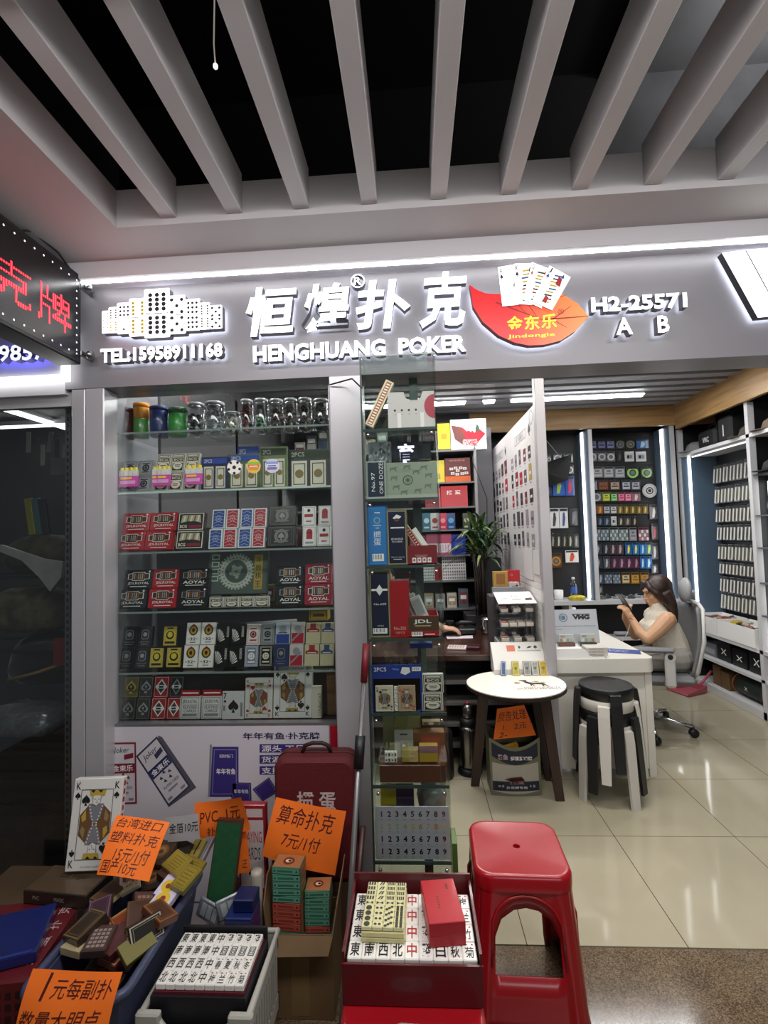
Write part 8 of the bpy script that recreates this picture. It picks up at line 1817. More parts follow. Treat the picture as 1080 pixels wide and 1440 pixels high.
for y in (4.12,): MB().bx(RXW+.1, RXW+.12, y, y+.03, .56, 1.9, LEDW).build('light_strip', ru, loc=-o)
for z in (.82, 1.08, 1.36, 1.62, 1.95): MB().bx(RXW+.01, X1-.01, 3.32, 4.18, z, z+.012, M('#5d6064', .4)).build('shelf', ru, loc=-o)
# hanging lures on the right wall
LUR = ['#55585a', '#6d706e', '#45484a', '#8a8c88', '#3c4042', '#77756c']
LM = {}
for r_ in range(8):
    ytop = (395, 480, 560, 630, 705, 775, 830, 890)[r_]; yb = (465, 545, 620, 690, 765, 820, 890, 955)[r_]
    a = at(860+405/2.88, 520+ytop/2.88, X=3.06); b = at(860+405/2.88, 520+yb/2.88, X=3.06); z1, h = a.z, a.z-b.z
    n = 15
    MB().bx(3.085, 3.095, 4.38, 5.2, z1+.01, z1+.022, M('#2a2c30', .4, .4)).build('hook_rail', ru, loc=-o)
    for k in range(n):
        c = LUR[(k*5+r_*3) % 6]; key = (c, round(h, 2), r_ % 3)
        if key not in LM:
            m = MB(); w = .044; m.bx(-w/2, w/2, -.004, 0, -h, 0, M(c, .22, coat=.7), bev=.0015); pn = Pen(m, T(-w/2, -.0042, -h) @ FRONT, w, h, .0008); pn.rect(.08, .86, .92, .97, M('#26282c', .4)); pn.poly([(.35, .12), (.6, .14), (.68, .5), (.55, .8), (.38, .72)], M(('#3c3f3a', '#5a5e48', '#4a4238')[r_ % 3], .4)); pn.rect(.06, .04, .34, .82, M('#dddcd6', .25)); pn.rect(.74, .1, .9, .8, M('#b4b6b4', .25)); m.tube([(0, .01, -.003), (0, -.03, -.003)], .0015, CHROME, n=5); LM[key] = m.build('lure_packet').data; oo = bpy.data.objects['lure_packet'] if 'lure_packet' in bpy.data.objects else None  # pale side bands are glossy highlights put into the packet colour
            oo = [q for q in bpy.data.objects if q.data is LM[key]][0]
        else: oo = bpy.data.objects.new('lure_packet', LM[key]); COL.objects.link(oo)
        oo.location = (3.062, 5.185-k*.0525, z1); oo.rotation_euler = (0, R(6), R(-90+28))
        tag(oo, 'clear lure packet, %s from the back in row %s down the right wall' % ((ORD+['fifteenth'])[k], ORD[r_]), 'lure packet', 'lure packets on the right wall')
# white trays of packets on the shelf
for k, (y0, y1) in enumerate(((4.79, 5.17), (4.26, 4.76))):
    t = thing('white_bin', 'white open bin of small packets on the right wall shelf, %s' % ('in the corner', 'by the frame post')[k], 'bin', (RXW+.14, (y0+y1)/2, .5508)); hw, hl, hh = .145, (y1-y0)/2, .15
    MB().bx(-hw, -hw+.008, -hl, hl, 0, hh, WHITE).bx(hw-.008, hw, -hl, hl, 0, hh, WHITE).bx(-hw+.008, hw-.008, -hl, -hl+.008, 0, hh, WHITE).bx(-hw+.008, hw-.008, hl-.008, hl, 0, hh, WHITE).bx(-hw+.008, hw-.008, -hl+.008, hl-.008, 0, .008, WHITE).build('bin_body', t)
    m = MB()
    rr = random.Random(k); cs = ['#8c4a3a', '#b4b0a8', '#3c3a3c', '#c4a088', '#7a6a5c'] if k == 0 else ['#c4a82c', '#c8b84a', '#8a3c34', '#b4b0a0', '#4a4a44']
    for i in range(26):
        m.box((0, 0, 0), (.07, .05, .02), M(rr.choice(cs), .35, coat=.4), T((rr.random()-.5)*.17, (rr.random()-.5)*(2*hl-.1), .09+rr.random()*.055) @ RZ(rr.random()*3) @ RX(rr.uniform(-.5, .5)), .004)
    m.build('bin_filling', t)['kind'] = 'stuff'
# low shelf goods
def xmark(pn): pn.poly([(.3, .35), (.38, .35), (.7, .65), (.62, .65)], PAPER); pn.poly([(.62, .35), (.7, .35), (.38, .65), (.3, .65)], PAPER)
for k, (y, z, l, h, c, nm) in enumerate(((5.03, .3155, .22, .12, '#6b6d72', 'grey and white'), (4.80, .3155, .20, .17, '#141518', 'black cross-marked'), (4.58, .3155, .20, .15, '#121316', 'black crossed'), (4.36, .3155, .19, .19, '#15161a', 'tall black crossed'))):
    m = MB(); m.bx(0, .22, -l/2, l/2, 0, h, M(c, .4), bev=.003); pn = Pen(m, T(-.0003, l/2, 0) @ RZ(R(-90)) @ FRONT, l, h); (xmark(pn) if k else pn.rect(.1, .2, .9, .6, M('#9a9ca0', .4)))
    tag(m.build('tackle_box', loc=(RXW+.06, y, z)), '%s box on the lower shelf of the right wall unit' % nm, 'box')
for k, (y, h) in enumerate(((4.93, .18), (4.80, .15))):
    t, oo = cardbox('cardboard_box', 'brown cardboard box on the bottom shelf of the right wall, %s' % ('nearer the corner', 'beside the green roll bag')[k], RXW+.06, RXW+.26, y-.06, y+.06, .0608, .0608+h, CARDB, tape=False)
t = thing('roll_bag', 'dark green roll bag with orange piping on the bottom shelf of the right wall', 'bag', (RXW+.13, 4.48, .068)); m = MB()
m.lathe([(.075, -.2), (.085, -.19), (.085, .19), (.075, .2)], M('#1c2a24', .6, noise=.15, scale=40), T(0, 0, .086) @ RX(R(90)), 20); m.build('bag_body', t)
for y in (-.19, .19): MB().tube([(.087*math.cos(a), y, .086+.087*math.sin(a)) for a in [2*math.pi*i/24 for i in range(24)]], .005, M('#a85a24', .5), closed=True).build('piping', t)
m = MB(); pn = Pen(m, T(-.088, .06, .04) @ RZ(R(-90)) @ FRONT, .1, .1); xmark(pn); m.build('emblem', t)
# bags and caps on the top shelf
def bag(label, y, l, h, d, col='#131416', logo=None, x=RXW+.05, z=2.2958):
    t = thing('tackle_bag', label, 'bag', (x+d/2, y, z)); m = MB()
    m.box((0, 0, h/2), (d, l, h), M(col, .75, noise=.12, scale=40), None, .025); m.build('bag_body', t)
    MB().tube([(-d*.2, -l*.25, h), (-d*.2, -l*.2, h+.05), (-d*.2, l*.2, h+.05), (-d*.2, l*.25, h)], .008, BLACK).build('bag_handle', t)
    if logo:
        m = MB(); Pen(m, T(-d/2-.0006, l*.3, h*.2) @ RZ(R(-90)) @ FRONT, l*.6, h*.5).text(logo, .2, .2, .8, .8, M('#c4c6ca', .5), offset=.03) if logo != '|' else Pen(m, T(-d/2-.0006, l*.3, h*.2) @ RZ(R(-90)) @ FRONT, l*.6, h*.5).rect(.4, .1, .55, .95, M('#c4c6ca', .5)); m.build('logo', t)
bag('black tackle bag lettered VMC on the top shelf of the right wall', 4.86, .28, .17, .24, logo='VMC')
bag('black upright bag with white tag on the top shelf of the right wall', 4.585, .19, .235, .2, col='#17181b', logo='|')
def cap(label, x, y, z, col, rz):
    t = thing('cap', label, 'cap', (x, y, z), (0, 0, rz)); m = MB(); m.lathe([(.09, 0), (.09, .03), (.075, .075), (.04, .1), (.001, .107)], M(col, .8), None, 20); m.build('crown', t)
    m = MB(); pts = [(-.08*math.cos(a)-.05, .085*math.sin(a)) for a in [math.pi*(k/12-.5) for k in range(13)]]; m.prism([(p[0]-.04, p[1]) for p in pts], .002, .006, M(col, .7)); m.build('brim', t)
cap('grey cap on the top shelf next to the back corner of the shop', RXW+.10, 5.12, 2.2958, '#77777a', .2)
cap('brown mesh cap hanging over the bag on the top right shelf', RXW+.12, 4.33, 2.2958, '#4a4036', -.3)
cap('tan camouflage cap on the near top shelf of the right wall', RXW+.12, 4.05, 2.2958, '#6b5c4a', -.2)
cap('black cap at the front of the near right bay', RXW+.11, 4.06, 1.9708, '#1c1d20', 0)
cap('black cap beside another in the near right bay', RXW+.12, 3.84, 1.9708, '#202124', .1)
for k, (z, y) in enumerate(((1.6408, 4.03), (1.6408, 3.80), (1.3808, 4.02), (1.1008, 4.0), (.8408, 4.02), (.5508, 4.0))):
    m = MB(); m.box((0, 0, .055), (.18, .17, .11), M('#1b1d21', .5), None, .02); m.box((-.092, 0, .06), (.006, .1, .05), M(('#5a5c62', '#44464c', '#8a3c3a', '#6b7a8c', '#7c7a70', '#5a6a5c')[k], .4))
    tag(m.build('reel_case', loc=(RXW+.13, y, z)), 'black zipped reel case, %s down the near right bay shelves' % ORD[k], 'case')
# --- white desk
ds_ = thing('white_desk', 'white counter desk with rounded top corner in the tackle shop', 'desk', (1.17, 3.9, 0)); o = Vector(ds_.location); DX0, DX1, DY0, DY1 = .872, 1.475, 3.24, 4.75; WD = M('#d9d6cc', .38, coat=.1)
rc = .05; pts = [(DX0, DY0), (DX1-rc, DY0)]+[(DX1-rc+rc*math.sin(a), DY0+rc-rc*math.cos(a)) for a in [math.pi/2*k/8 for k in range(1, 9)]]+[(DX1, DY1), (DX0, DY1)]
MB().prism(pts, .655, .74, WD).build('desk_top', ds_, loc=-o)
MB().bx(DX0+.01, DX1-.055, DY0+.04, DY0+.06, .05, .655, WD).build('front_panel', ds_, loc=-o)
MB().bx(DX1-.055, DX1-.012, DY0+.03, DY0+.09, 0, .655, WD, bev=.002).build('leg', ds_, loc=-o); MB().bx(DX1-.055, DX1-.012, DY1-.09, DY1-.03, 0, .655, WD, bev=.002).build('leg', ds_, loc=-o)
MB().bx(DX1-.05, DX1-.03, DY0+.12, DY1-.12, .3, .655, WD).build('side_panel', ds_, loc=-o); MB().bx(DX0+.005, DX0+.02, DY0+.06, DY1-.03, 0, .655, WD).build('side_panel', ds_, loc=-o)
# box tray with rounded cut-out, sign and catalogues
t = thing('sample_tray', 'white raised tray with a notched front on the corner of the white desk', 'tray', (1.03, 3.36, .7405)); m = MB()
prof = [(-.155, 0), (.145, 0), (.145, .012), (.07, .012), (.05, .02), (.04, .04), (.03, .055), (.01, .065), (-.155, .065)]
m.prism(prof, 0, .006, WHITE, T(0, -.105, 0) @ FRONT); m.bx(-.155, -.149, -.105, .12, 0, .075, WHITE).bx(-.149, .03, -.104, .12, .045, .05, WHITE); m.build('tray_body', t)
for k in range(3):
    m = MB(); m.bx(-.065, .065, -.05, .05, 0, .017, M('#c9c5bc', .45), bev=.001); pn = Pen(m, T(-.065, -.0502, 0) @ FRONT, .13, .017); pn.text('2023 PRODUCT CATALOG', .12, .3, .8, .7, M('#3c2c2c', .5))
    tag(m.build('catalogue', loc=(1.135, 3.316, .7535+.0175*k)), '%s grey product catalogue stacked in the white desk tray' % ('bottom', 'middle', 'top')[k], 'catalogue')
t = thing('brand_sign', 'grey tilted acrylic sign with a round emblem and lettering on the white desk', 'sign', (1.065, 3.455, .7925), (-R(12), 0, 0)); m = MB(); sw, sh = .315, .225
m.bx(-sw/2, sw/2, 0, .006, 0, sh, M('#a9adb4', .3, coat=.4), bev=.001); m.build('panel', t); m = MB(); pn = Pen(m, T(-sw/2, -.0004, 0) @ FRONT, sw, sh)
pn.ring(.28, .76, .075, .09, M('#3c5a94', .4), 1); pn.disc(.26, .76, .05, M('#6b9a7c', .4), 1); pn.text('B', .27, .70, .33, .82, M('#3c5a94', .4), 2, offset=.03)
pn.text('VMG', .48, .70, .84, .84, M('#17181c', .4), offset=.07); pn.rect(.47, .84, .85, .865, M('#17181c', .4)); pn.text('Take to competition journey of rivers of fishing dream', .06, .48, .95, .53, M('#55585e', .5)); pn.text('Design', .1, .40, .22, .43, M('#55585e', .5)); m.build('print', t)
for k, (x, c, nm) in enumerate(((-.075, '#5a2c20', 'brown'), (.065, '#2c2c2e', 'black'))):
    m = MB(); m.bx(-.055, .055, -.022, .022, 0, .022, M(c, .3, coat=.5), bev=.003); m.bx(-.046, .046, -.006, .012, .0225, .075, M('#b9bcb6', .25, coat=.6), bev=.002); pn = Pen(m, T(-.046, -.0064, .0225) @ FRONT, .092, .052)
    for i in range(4): pn.rect(.06+.23*i, .1, .25+.23*i, .5, M(('#a87a5c', '#c4c8c4', '#7aa07c', '#b0a8a0')[(i+k) % 4], .4))
    pn.text('VMG', .1, .6, .4, .9, INK)
    tag(m.build('lure_sample', loc=(1.055+x, 3.395, .792)), 'clear lure sample on a %s base in front of the grey sign' % nm, 'sample')
m = MB(); m.bx(-.12, .12, -.06, .06, 0, .0012, M('#3a4a8c', .4)); pn = Pen(m, T(-.12, -.06, .0013), .24, .12); pn.text('VZC', .2, .25, .72, .75, M('#a8b0d8', .5), shear=.3, offset=.02); p = at(870, 918, Z=.742)
tag(m.build('blue_card', loc=(1.345, 3.44, .7405), rot=(0, 0, R(-20))), 'blue printed card with white letters lying on the white desk', 'card')
t = thing('water_bottle', 'clear capped water bottle standing on the white desk behind the grey sign', 'bottle', (1.165, 3.80, .7405)); MB().lathe([(.028, 0), (.033, .008), (.033, .16), (.014, .20), (.013, .215)], ACRYL, None, 20).build('bottle_body', t); MB().lathe([(.015, .2155), (.015, .238), (.011, .24)], M('#d8dade', .4), None, 16).build('bottle_cap', t)
m = MB(); m.bx(-.09, .09, -.1, .1, 0, .05, M('#c9c4c4', .45), bev=.002); pn = Pen(m, T(-.09, -.1002, 0) @ FRONT, .18, .05); pn.rect(.05, .5, .95, .9, M('#8c2a3c', .4)); pn.text('VMC', .3, .55, .7, .85, PAPER, 2)
tag(m.build('red_white_box', loc=(.985, 3.98, .7405+.10)), 'flat white and red printed box on the white desk by the partition', 'box'); tag(MB().bx(-.09, .09, -.1, .1, 0, .099, M('#b4b1ae', .45), bev=.002).build('white_carton', loc=(.985, 3.98, .7405)), 'plain white carton under the red and white box on the desk', 'carton')
# --- stack of four round stools
BLK, WHT = M('#141417', .42), M('#cfcbc2', .42)
def rstool(label, z, mat, rz):
    t = thing('stacking_stool', label, 'stool', (1.105, 3.075, z), (0, 0, rz), 'stacked stools by the white desk')
    MB().lathe([(.001, .428), (.11, .43), (.135, .428), (.146, .436), (.150, .430), (.150, .373), (.143, .369), (.135, .372), (.001, .395)], mat, None, 36, caps=False).build('seat', t)
    for k in range(4):
        m = MB(); w = .031; pth = [(.128, .405), (.152, .40), (.160, .36), (.166, .28), (.185, .0)]; vs = []
        for (r_, zz_) in pth:
            ww = w if zz_ > .2 else w*.8; vs += [(r_+.001, -ww, zz_), (r_+.001, ww, zz_), (r_+.018, ww, zz_+(.012 if zz_ > .39 else 0)), (r_+.018, -ww, zz_+(.012 if zz_ > .39 else 0))]
        fs = [(4*i+a, 4*i+(a+1) % 4, 4*i+4+(a+1) % 4, 4*i+4+a) for i in range(4) for a in range(4)]+[(0, 3, 2, 1), (16, 17, 18, 19)]
        m.add(vs, fs, mat, RZ(k*math.pi/2)); m.build('leg', t)
for k, (mat, nm) in enumerate(((WHT, 'white'), (BLK, 'black'), (WHT, 'white'), (BLK, 'black'))):
    rstool('%s round stool, %s in the stack of four by the white desk' % (nm, ('bottom', 'second from the bottom', 'second from the top', 'topmost')[k]), .068*k, mat, R(20+22.5*k))
# --- dustpan on the floor
m = MB(); m.add([(-.13, -.09, .0), (.13, -.12, .0), (.13, .12, .0), (-.13, .09, .0), (-.13, -.09, .06), (.13, -.12, .02), (.13, .12, .02), (-.13, .09, .06)], [(3, 2, 1, 0), (0, 1, 5, 4), (2, 3, 7, 6), (3, 0, 4, 7)], M('#a8505c', .4)); m.tube([(-.13, 0, .03), (-.2, 0, .08), (-.3, 0, .16)], .012, M('#a8505c', .4))
oo = m.build('dustpan', loc=(2.53, 4.93, .006), rot=(0, 0, R(200))); oo.modifiers.new('t', 'SOLIDIFY').thickness = .004; tag(oo, 'pink plastic dustpan on the tile floor by the right wall', 'dustpan')
# ================================================================ OFFICE CHAIR AND SEATED WOMAN
WC, GC2 = M('#c4c3c1', .4), M('#77787b', .8, noise=.12, scale=90)
ch = thing('office_chair', 'white framed office chair with grey mesh back and chrome star base', 'office chair', (1.825, 4.03, 0), (0, 0, R(-10)))
BO = -.07
MB().tube([(BO, 0, .075), (BO, 0, .40)], .028, CHROME, n=14).build('gas_column', ch)
for k in range(5):
    a = R(-22+72*k); c, s = math.cos(a), math.sin(a)
    MB().tube([(.03*c, .03*s, .10), (.16*c, .16*s, .098), (.30*c, .30*s, .075)], [.022, .019, .014], CHROME, n=10).build('base_arm', ch, loc=(BO, 0, 0))
    m = MB(); m.lathe([(.012, -.022), (.030, -.02), (.032, 0), (.030, .02), (.012, .022)], BLACK, T(.305*c, .305*s, .032) @ RZ(a+.6) @ RX(R(90)), 16); m.tube([(.305*c, .305*s, .075), (.305*c, .305*s, .05)], .009, BLACK); m.build('caster', ch, loc=(BO, 0, 0))
MB().box((0, 0, .43), (.46, .46, .07), GC2, None, .03).build('seat', ch)
MB().bx(-.1, .12, -.1, .1, .36, .394, M('#4a4b4e', .5), bev=.01).build('tilt_box', ch)
def bpath(z): return .205+.20*(z-.45)*.62+.02*math.sin((z-.45)*6)
m = MB(); vs = []; fs = []; nz, ny = 10, 8
for i in range(nz+1):
    z = .46+.50*i/nz; w = .20+.03*math.sin(math.pi*i/nz)
    for j in range(ny+1):
        y = -w+2*w*j/ny; vs.append((bpath(z)-.05*(1-(y/w)**2)*-1, y, z))
for i in range(nz):
    for j in range(ny): fs.append((i*(ny+1)+j, i*(ny+1)+j+1, (i+1)*(ny+1)+j+1, (i+1)*(ny+1)+j))
m.add(vs, fs, GC2, None, True); oo = m.build('backrest', ch); oo.modifiers.new('t', 'SOLIDIFY').thickness = .022
m = MB()
for sy in (-1, 1): m.tube([(bpath(.45)+.02, sy*.12, .42), (bpath(.5)+.02, sy*.205, .50), (bpath(.72)+.02, sy*.235, .72), (bpath(.94)+.02, sy*.205, .95), (bpath(.97)+.02, sy*.12, .985)], .014, WC)
m.tube([(bpath(.97)+.02, -.12, .985), (bpath(.97)+.02, .12, .985)], .014, WC); m.tube([(.05, 0, .40), (bpath(.5)+.08, 0, .5), (bpath(.8)+.09, 0, .8), (bpath(.97)+.03, 0, .985)], [.03, .028, .022, .018], WC); m.build('back_frame', ch)
m = MB(); ball(m, (0, 0, 0), (.036, .105, .095), M('#97989a', .8, noise=.1, scale=90), 18, 10); m.build('headrest', ch, loc=(bpath(.97)-.025, 0, 1.07), rot=(0, R(6), 0))
MB().tube([(bpath(.97)+.03, 0, .985), (bpath(.97)+.035, 0, 1.05), (bpath(.97)-.01, 0, 1.075)], .016, WC).build('headrest_stem', ch)
for sy in (-1, 1):
    m = MB(); m.box((.03, sy*.29, .52), (.07, .035, .22), WC, None, .01); m.lathe([(.036, -.02), (.036, .02)], WC, T(.03, sy*.29, .625) @ RX(R(90)), 20, False); m.lathe([(.018, -.022), (.018, .022)], DARK, T(.03, sy*.29, .625) @ RX(R(90)), 16, False); m.box((.03, sy*.25, .42), (.05, .10, .03), WC); m.build('arm_post', ch)
    MB().box((-.08, sy*.29, .672), (.28, .085, .03), GC2, None, .012).build('arm_pad', ch)
# woman
wm = thing('person', 'woman in a sleeveless white top looking at her phone in the office chair', 'person', (1.88, 4.03, 0)); o = Vector(wm.location)
def Q(px, py, Y): p = at(px, py, Y=Y); return (p.x, p.y, p.z)
SK = M('#c09472', .5, noise=.05, scale=9)
yc = 4.03; b = MB()
pel = (1.98, yc, .55); che = Q(927, 874, yc); nb = Q(925, 857, yc); hd = Vector(Q(922.5, 833, yc)); ne = Q(923.5, 849, yc)
limb(b, [pel, (1.955, yc, .66), (che[0]+.015, yc, che[2]-.03), che], [.105, .105, .11, .10], SK); limb(b, [(che[0], yc-.1, che[2]+.02), (che[0], yc+.1, che[2]+.02)], [.065, .065], SK)
limb(b, [che, nb, ne, (hd.x+.015, yc, hd.z-.04)], [.08, .055, .046, .05], SK)
# head: skull, jaw, nose, lips, chin, ear; looking along -X and slightly down
H = T(*hd) @ RY(R(-12)) @ S(1.0, 1.0, 1.0)
ball(b, (.018, 0, .030), (.092, .074, .088), SK, 20, 14, H); ball(b, (-.022, 0, -.030), (.062, .056, .070), SK, 18, 12, H); ball(b, (-.058, 0, -.082), (.022, .026, .018), SK, 12, 8, H)
b.tube([H @ Vector(p) for p in ((-.078, 0, .012), (-.092, 0, -.012), (-.103, 0, -.030), (-.086, 0, -.036))], [.008, .0095, .0125, .010], SK, n=10)
ball(b, (-.084, 0, -.054), (.010, .021, .007), SK, 10, 6, H); ball(b, (-.081, 0, -.066), (.010, .019, .007), SK, 10, 6, H); ball(b, (-.074, 0, .028), (.016, .05, .012), SK, 12, 6, H)
for sy in (-1, 1): ball(b, (.022, sy*.073, -.012), (.018, .009, .030), SK, 12, 8, H); ball(b, (-.05, sy*.034, -.028), (.025, .02, .022), SK, 12, 8, H)
# near arm
sh = Q(939, 871, yc-.185); el = Q(911, 899, yc-.20); wr = Q(889, 871, yc-.10)
limb(b, [(che[0], yc-.12, che[2]+.03), sh], [.06, .058], SK); limb(b, [sh, tuple((Vector(sh)*.5+Vector(el)*.5)+Vector((0, -.005, -.004))), el], [.058, .052, .041], SK); limb(b, [el, tuple(Vector(el)*.6+Vector(wr)*.4+Vector((-.012, 0, -.012))), wr], [.041, .037, .025], SK)
sh2 = Q(934, 868, yc+.185); el2 = Q(893, 893, yc+.16); wr2 = Q(879, 869, yc+.06)
limb(b, [(che[0], yc+.12, che[2]+.03), sh2], [.06, .055], SK); limb(b, [sh2, el2], [.054, .04], SK); limb(b, [el2, wr2], [.04, .025], SK)
ph = Vector(Q(877.5, 846, yc-.03))
hand(b, Vector(wr)+Vector((-.004, .004, .01)), Vector((-.42, .25, .80)), Vector((.55, -.75, .45)), .92, .55, SK, thumb_side=1)
hand(b, Vector(wr2)+Vector((0, 0, .008)), Vector((-.05, -.35, .9)), Vector((-.75, .55, .1)), .92, .62, SK, thumb_side=-1)
for sy in (-.09, .09): limb(b, [(1.97, yc+sy, .545), (1.60, yc+sy*1.2, .53), (1.62, yc+sy*1.2, .10)], [.085, .058, .04], SK); limb(b, [(1.62, yc+sy*1.2, .05), (1.50, yc+sy*1.2, .035)], [.04, .032], SK)
b.v = [v-o for v in b.v]; fuse(b.build('body', wm), .0045, 3)
# top
TP = M('#d6cfbf', .8, noise=.05, scale=60, bump=.1); b = MB()
limb(b, [(1.975, yc, .56), (1.952, yc, .66), (che[0]+.012, yc, che[2]-.03), (che[0]+.002, yc, che[2]+.01)], [.128, .124, .126, .112], TP); limb(b, [(che[0]+.004, yc-.115, che[2]+.028), (che[0]+.004, yc+.115, che[2]+.028)], [.068, .068], TP)
limb(b, [(che[0]-.055, yc-.05, che[2]-.055), (che[0]-.055, yc+.05, che[2]-.055)], [.082, .082], TP); limb(b, [(che[0], yc, che[2]+.03), nb, (ne[0], ne[1], ne[2]-.012)], [.088, .064, .054], TP)
b.v = [v-o for v in b.v]; fuse(b.build('sleeveless_top', wm), .006, 5)
b = MB(); PG = M('#8f8c86', .8, noise=.08, scale=40); limb(b, [(1.985, yc-.05, .545), (1.985, yc+.05, .545)], [.112, .112], PG)
for sy in (-.09, .09): limb(b, [(1.97, yc+sy, .555), (1.60, yc+sy*1.2, .535), (1.62, yc+sy*1.2, .12)], [.10, .078, .06], PG)
b.v = [v-o for v in b.v]; fuse(b.build('trousers', wm), .007, 5)
b = MB()
for sy in (-.09, .09): limb(b, [(1.63, yc+sy*1.2, .045), (1.50, yc+sy*1.2, .038)], [.045, .038], M('#d0ccc4', .5))
b.v = [v-o for v in b.v]; fuse(b.build('shoes', wm), .007, 3)
# hair: cap over the skull, fringe swept over the temple, long fall behind the shoulder
HR = M('#2c1a15', .42, noise=.35, scale=30); b = MB()
ball(b, (.030, 0, .040), (.102, .086, .094), HR, 22, 14, H); ball(b, (.060, 0, -.02), (.062, .080, .085), HR, 18, 12, H)
for sy in (-1, 1):
    b.tube([H @ Vector(p) for p in ((-.058, sy*.02, .098), (-.062, sy*.056, .055), (-.030, sy*.077, .010), (.000, sy*.079, -.045), (.03, sy*.078, -.10))], [.02, .024, .026, .026, .016], HR, n=12)
    b.tube([H @ Vector(p) for p in ((.04, sy*.06, .0), (.058, sy*.066, -.08), (.052, sy*.075, -.17), (.045, sy*.085, -.24))], [.04, .042, .034, .014], HR, n=12)
b.tube([H @ Vector(p) for p in ((.085, 0, .03), (.085, 0, -.08), (.075, 0, -.18), (.065, 0, -.25))], [.045, .042, .034, .016], HR, n=14)
b.v = [v-o for v in b.v]; fuse(b.build('hair', wm), .006, 4)
m = MB()
for sy in (-1, 1):
    ball(m, (-.0745, sy*.030, .004), (.009, .014, .007), M('#e0d8d0', .3), 10, 8, H); ball(m, (-.0815, sy*.030, .003), (.004, .006, .0065), M('#1a100c', .2), 10, 8, H)
    m.tube([H @ Vector(p) for p in ((-.083, sy*.014, .009), (-.084, sy*.030, .013), (-.075, sy*.046, .008))], .0022, M('#1c1210', .5), n=6)
    m.tube([H @ Vector(p) for p in ((-.085, sy*.012, .026), (-.083, sy*.032, .032), (-.068, sy*.052, .026))], .003, M('#2a1a14', .6), n=6)
m.v = [v-o for v in m.v]; m.build('eyes', wm)
m = MB(); LP = M('#a0524a', .4); ball(m, (-.090, 0, -.0545), (.0065, .019, .0042), LP, 12, 6, H); ball(m, (-.087, 0, -.065), (.007, .017, .005), LP, 12, 6, H); m.v = [v-o for v in m.v]; m.build('lips', wm)
m = MB(); m.tube([tuple(Vector(wr)+Vector((.012*math.cos(a)*2.1, .027*math.sin(a), .012*math.cos(a)*-1.2))) for a in [2*math.pi*i/16 for i in range(16)]], .003, M('#7a3030', .4), closed=True, n=6); m.v = [v-o for v in m.v]; m.build('bracelet', wm)
pn_ = thing('smartphone', 'smartphone held in both hands by the seated woman', 'phone', tuple(ph), (R(0), R(58), R(10)))
m = MB(); m.box((0, 0, 0), (.150, .072, .009), M('#2a2528', .25, coat=.5), None, .004); m.build('phone_body', pn_); m = MB(); m.box((0, 0, .0049), (.140, .066, .0006), M('#b9c0cc', .2, emit=.35)); m.build('screen', pn_)
e0 = Vector(ph)+Vector((.02, -.01, -.07)); tag(MB().tube([tuple(e0-e0), (.015, -.01, -.08), (-.02, -.02, -.17), (-.07, -.03, -.235)], .0028, M('#c9c6c0', .5), n=6).build('charging_cable', loc=e0), 'white charging cable running down from the phone', 'cable')
# ================================================================ NEIGHBOURING SHOP BEHIND GLASS
rk = thing('wire_rack', 'black wire rack hung with bags behind the neighbouring shop glass', 'rack', (-1.8, 2.3, 0)); o = Vector(rk.location)
for x in (-1.60, -2.3): MB().bx(x-.012, x+.012, 2.28, 2.30, 0, 1.75, BLACK).build('upright', rk, loc=-o)
for z in (.35, .62, 1.05, 1.4): MB().bx(-2.3, -1.60, 2.27, 2.275, z, z+.015, BLACK).bx(-2.3, -1.6, 2.6, 2.605, z, z+.015, BLACK).build('rail', rk, loc=-o)
for z in (.30, .58): MB().bx(-2.3, -1.61, 2.28, 2.6, z, z+.012, M('#1b1d1e', .5)).build('shelf', rk, loc=-o)
tag(lump('camouflage_bag', '', '', (-1.86, 2.42, 1.50), (.19, .12, .11), M('#3a3826', .7, noise=.6, scale=14), 31, amp=.14), 'dark olive camouflage bag at the top of the wire rack', 'bag')
tag(lump('camouflage_bag', '', '', (-1.95, 2.45, 1.22), (.22, .12, .13), M('#4a4632', .7, noise=.7, scale=18), 32, amp=.14), 'mottled brown camouflage bag below the white plastic bag', 'bag')
tag(lump('helmet_bag', '', '', (-1.84, 2.44, .98), (.2, .13, .14), M('#0c0c0e', .35, coat=.4), 33, amp=.1), 'glossy black bulging bag in the middle of the wire rack', 'bag')
tag(lump('plastic_bag', '', '', (-1.93, 2.40, .70), (.2, .12, .09), M('#55585a', .2, coat=.7, noise=.4, scale=30, bump=.5), 34, amp=.25), 'crumpled clear plastic bag on the lower shelf of the wire rack', 'plastic bag')
p = [at(0, 766, Y=2.22), at(60, 786, Y=2.22), at(88, 790, Y=2.22), at(86, 812, Y=2.22), at(70, 832, Y=2.22), at(55, 812, Y=2.22), at(30, 788, Y=2.22), at(0, 776, Y=2.22)]
m = MB(); c = p[0]; m.add([q-c for q in p]+[q-c+Vector((0, .02, 0)) for q in p], [tuple(range(8))[::-1], tuple(range(8, 16))]+[(i, (i+1) % 8, 8+(i+1) % 8, 8+i) for i in range(8)], M('#8d8b8d', .4, noise=.12, scale=20)); tag(m.build('white_pouch', loc=c), 'pale grey plastic pouch hanging from the camouflage bag', 'pouch')
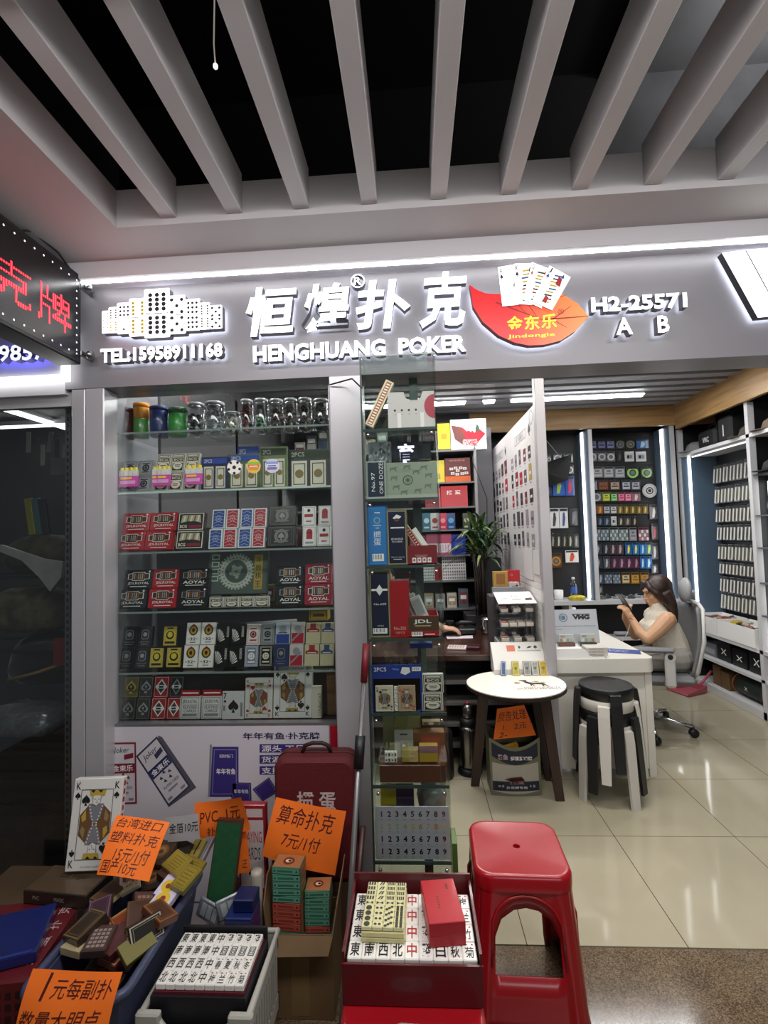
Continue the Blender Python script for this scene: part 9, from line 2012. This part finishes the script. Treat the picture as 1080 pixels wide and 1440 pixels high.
tag(MB().tube([(0, 0, 0), (.15, 0, .035), (.32, 0, .09)], .008, M('#8a6a44', .6)).build('tan_strap', loc=(-1.95, 2.29, .92)), 'tan strap across the black bulging bag on the rack', 'strap')
for k, (px, c, nm) in enumerate(((47, '#8c8a2a', 'yellow'), (58, '#3c6a70', 'teal'), (66, '#2c3038', 'navy'))):
    a = at(px, 752, Y=2.45); tag(MB().bx(-.018, .018, -.01, .01, 0, .19, M(c, .5), bev=.002).build('tackle_sleeve', loc=(a.x, 2.45, a.z), rot=(0, -.15, 0)), '%s flat sleeve hanging behind the slotted upright' % nm, 'sleeve')
a = at(92, 935, Y=2.2); tag(MB().bx(-.05, .03, -.01, .01, 0, .12, M('#6b1420', .5)).build('red_tag', loc=(a.x, 2.2, a.z)), 'dark red label panel beside the slotted upright', 'label')
a = at(82, 668, Y=2.5); tag(MB().bx(-.04, .04, -.004, .004, 0, .09, M('#8d9094', .5)).build('grey_card', loc=(a.x, 2.5, a.z)), 'pale square card hanging in the neighbouring shop', 'card')
tube_light('bright ceiling tube across the neighbouring shop', -2.9, -1.62, 3.3, 2.40, 3)
t = thing('linear_ceiling_light', 'bright ceiling tube running into the depth of the neighbouring shop', 'ceiling light', (-2.5, 3.05, 2.40)); MB().bx(-.025, .025, -.5, .5, .012, .05, M('#c9cacc', .4)).build('housing', t); MB().bx(-.03, .03, -.49, .49, 0, .0115, M('#ffffff', .4, emit=4)).build('diffuser', t)
a = at(464, 541, Y=1.96); b = at(509, 546, Y=1.79); tag(MB().tube([(0, 0, 0), (.05, -.02, .004), ((b.x-a.x)*.7, -.1, -.012), (b.x-a.x, b.y-a.y, b.z-a.z)], .003, BLACK, n=6).build('power_cable', loc=a), 'thin black cable from the window corner to the top of the glass tower', 'cable')
for k in range(6):
    a = at(40+10*k, 622+(k % 3)*9, Y=2.7); tag(MB().bx(-.012, .012, -.004, .004, -.06, .06, M(('#b9b8b0', '#6b6a60', '#d0cfc8')[k % 3], .4), bev=.002).build('hanging_lure', loc=a, rot=(0, .15*(k % 2), 0)), 'pale lure hanging in the dim neighbouring shop, %s from the left' % ORD[k], 'lure', 'lures in the neighbouring shop')
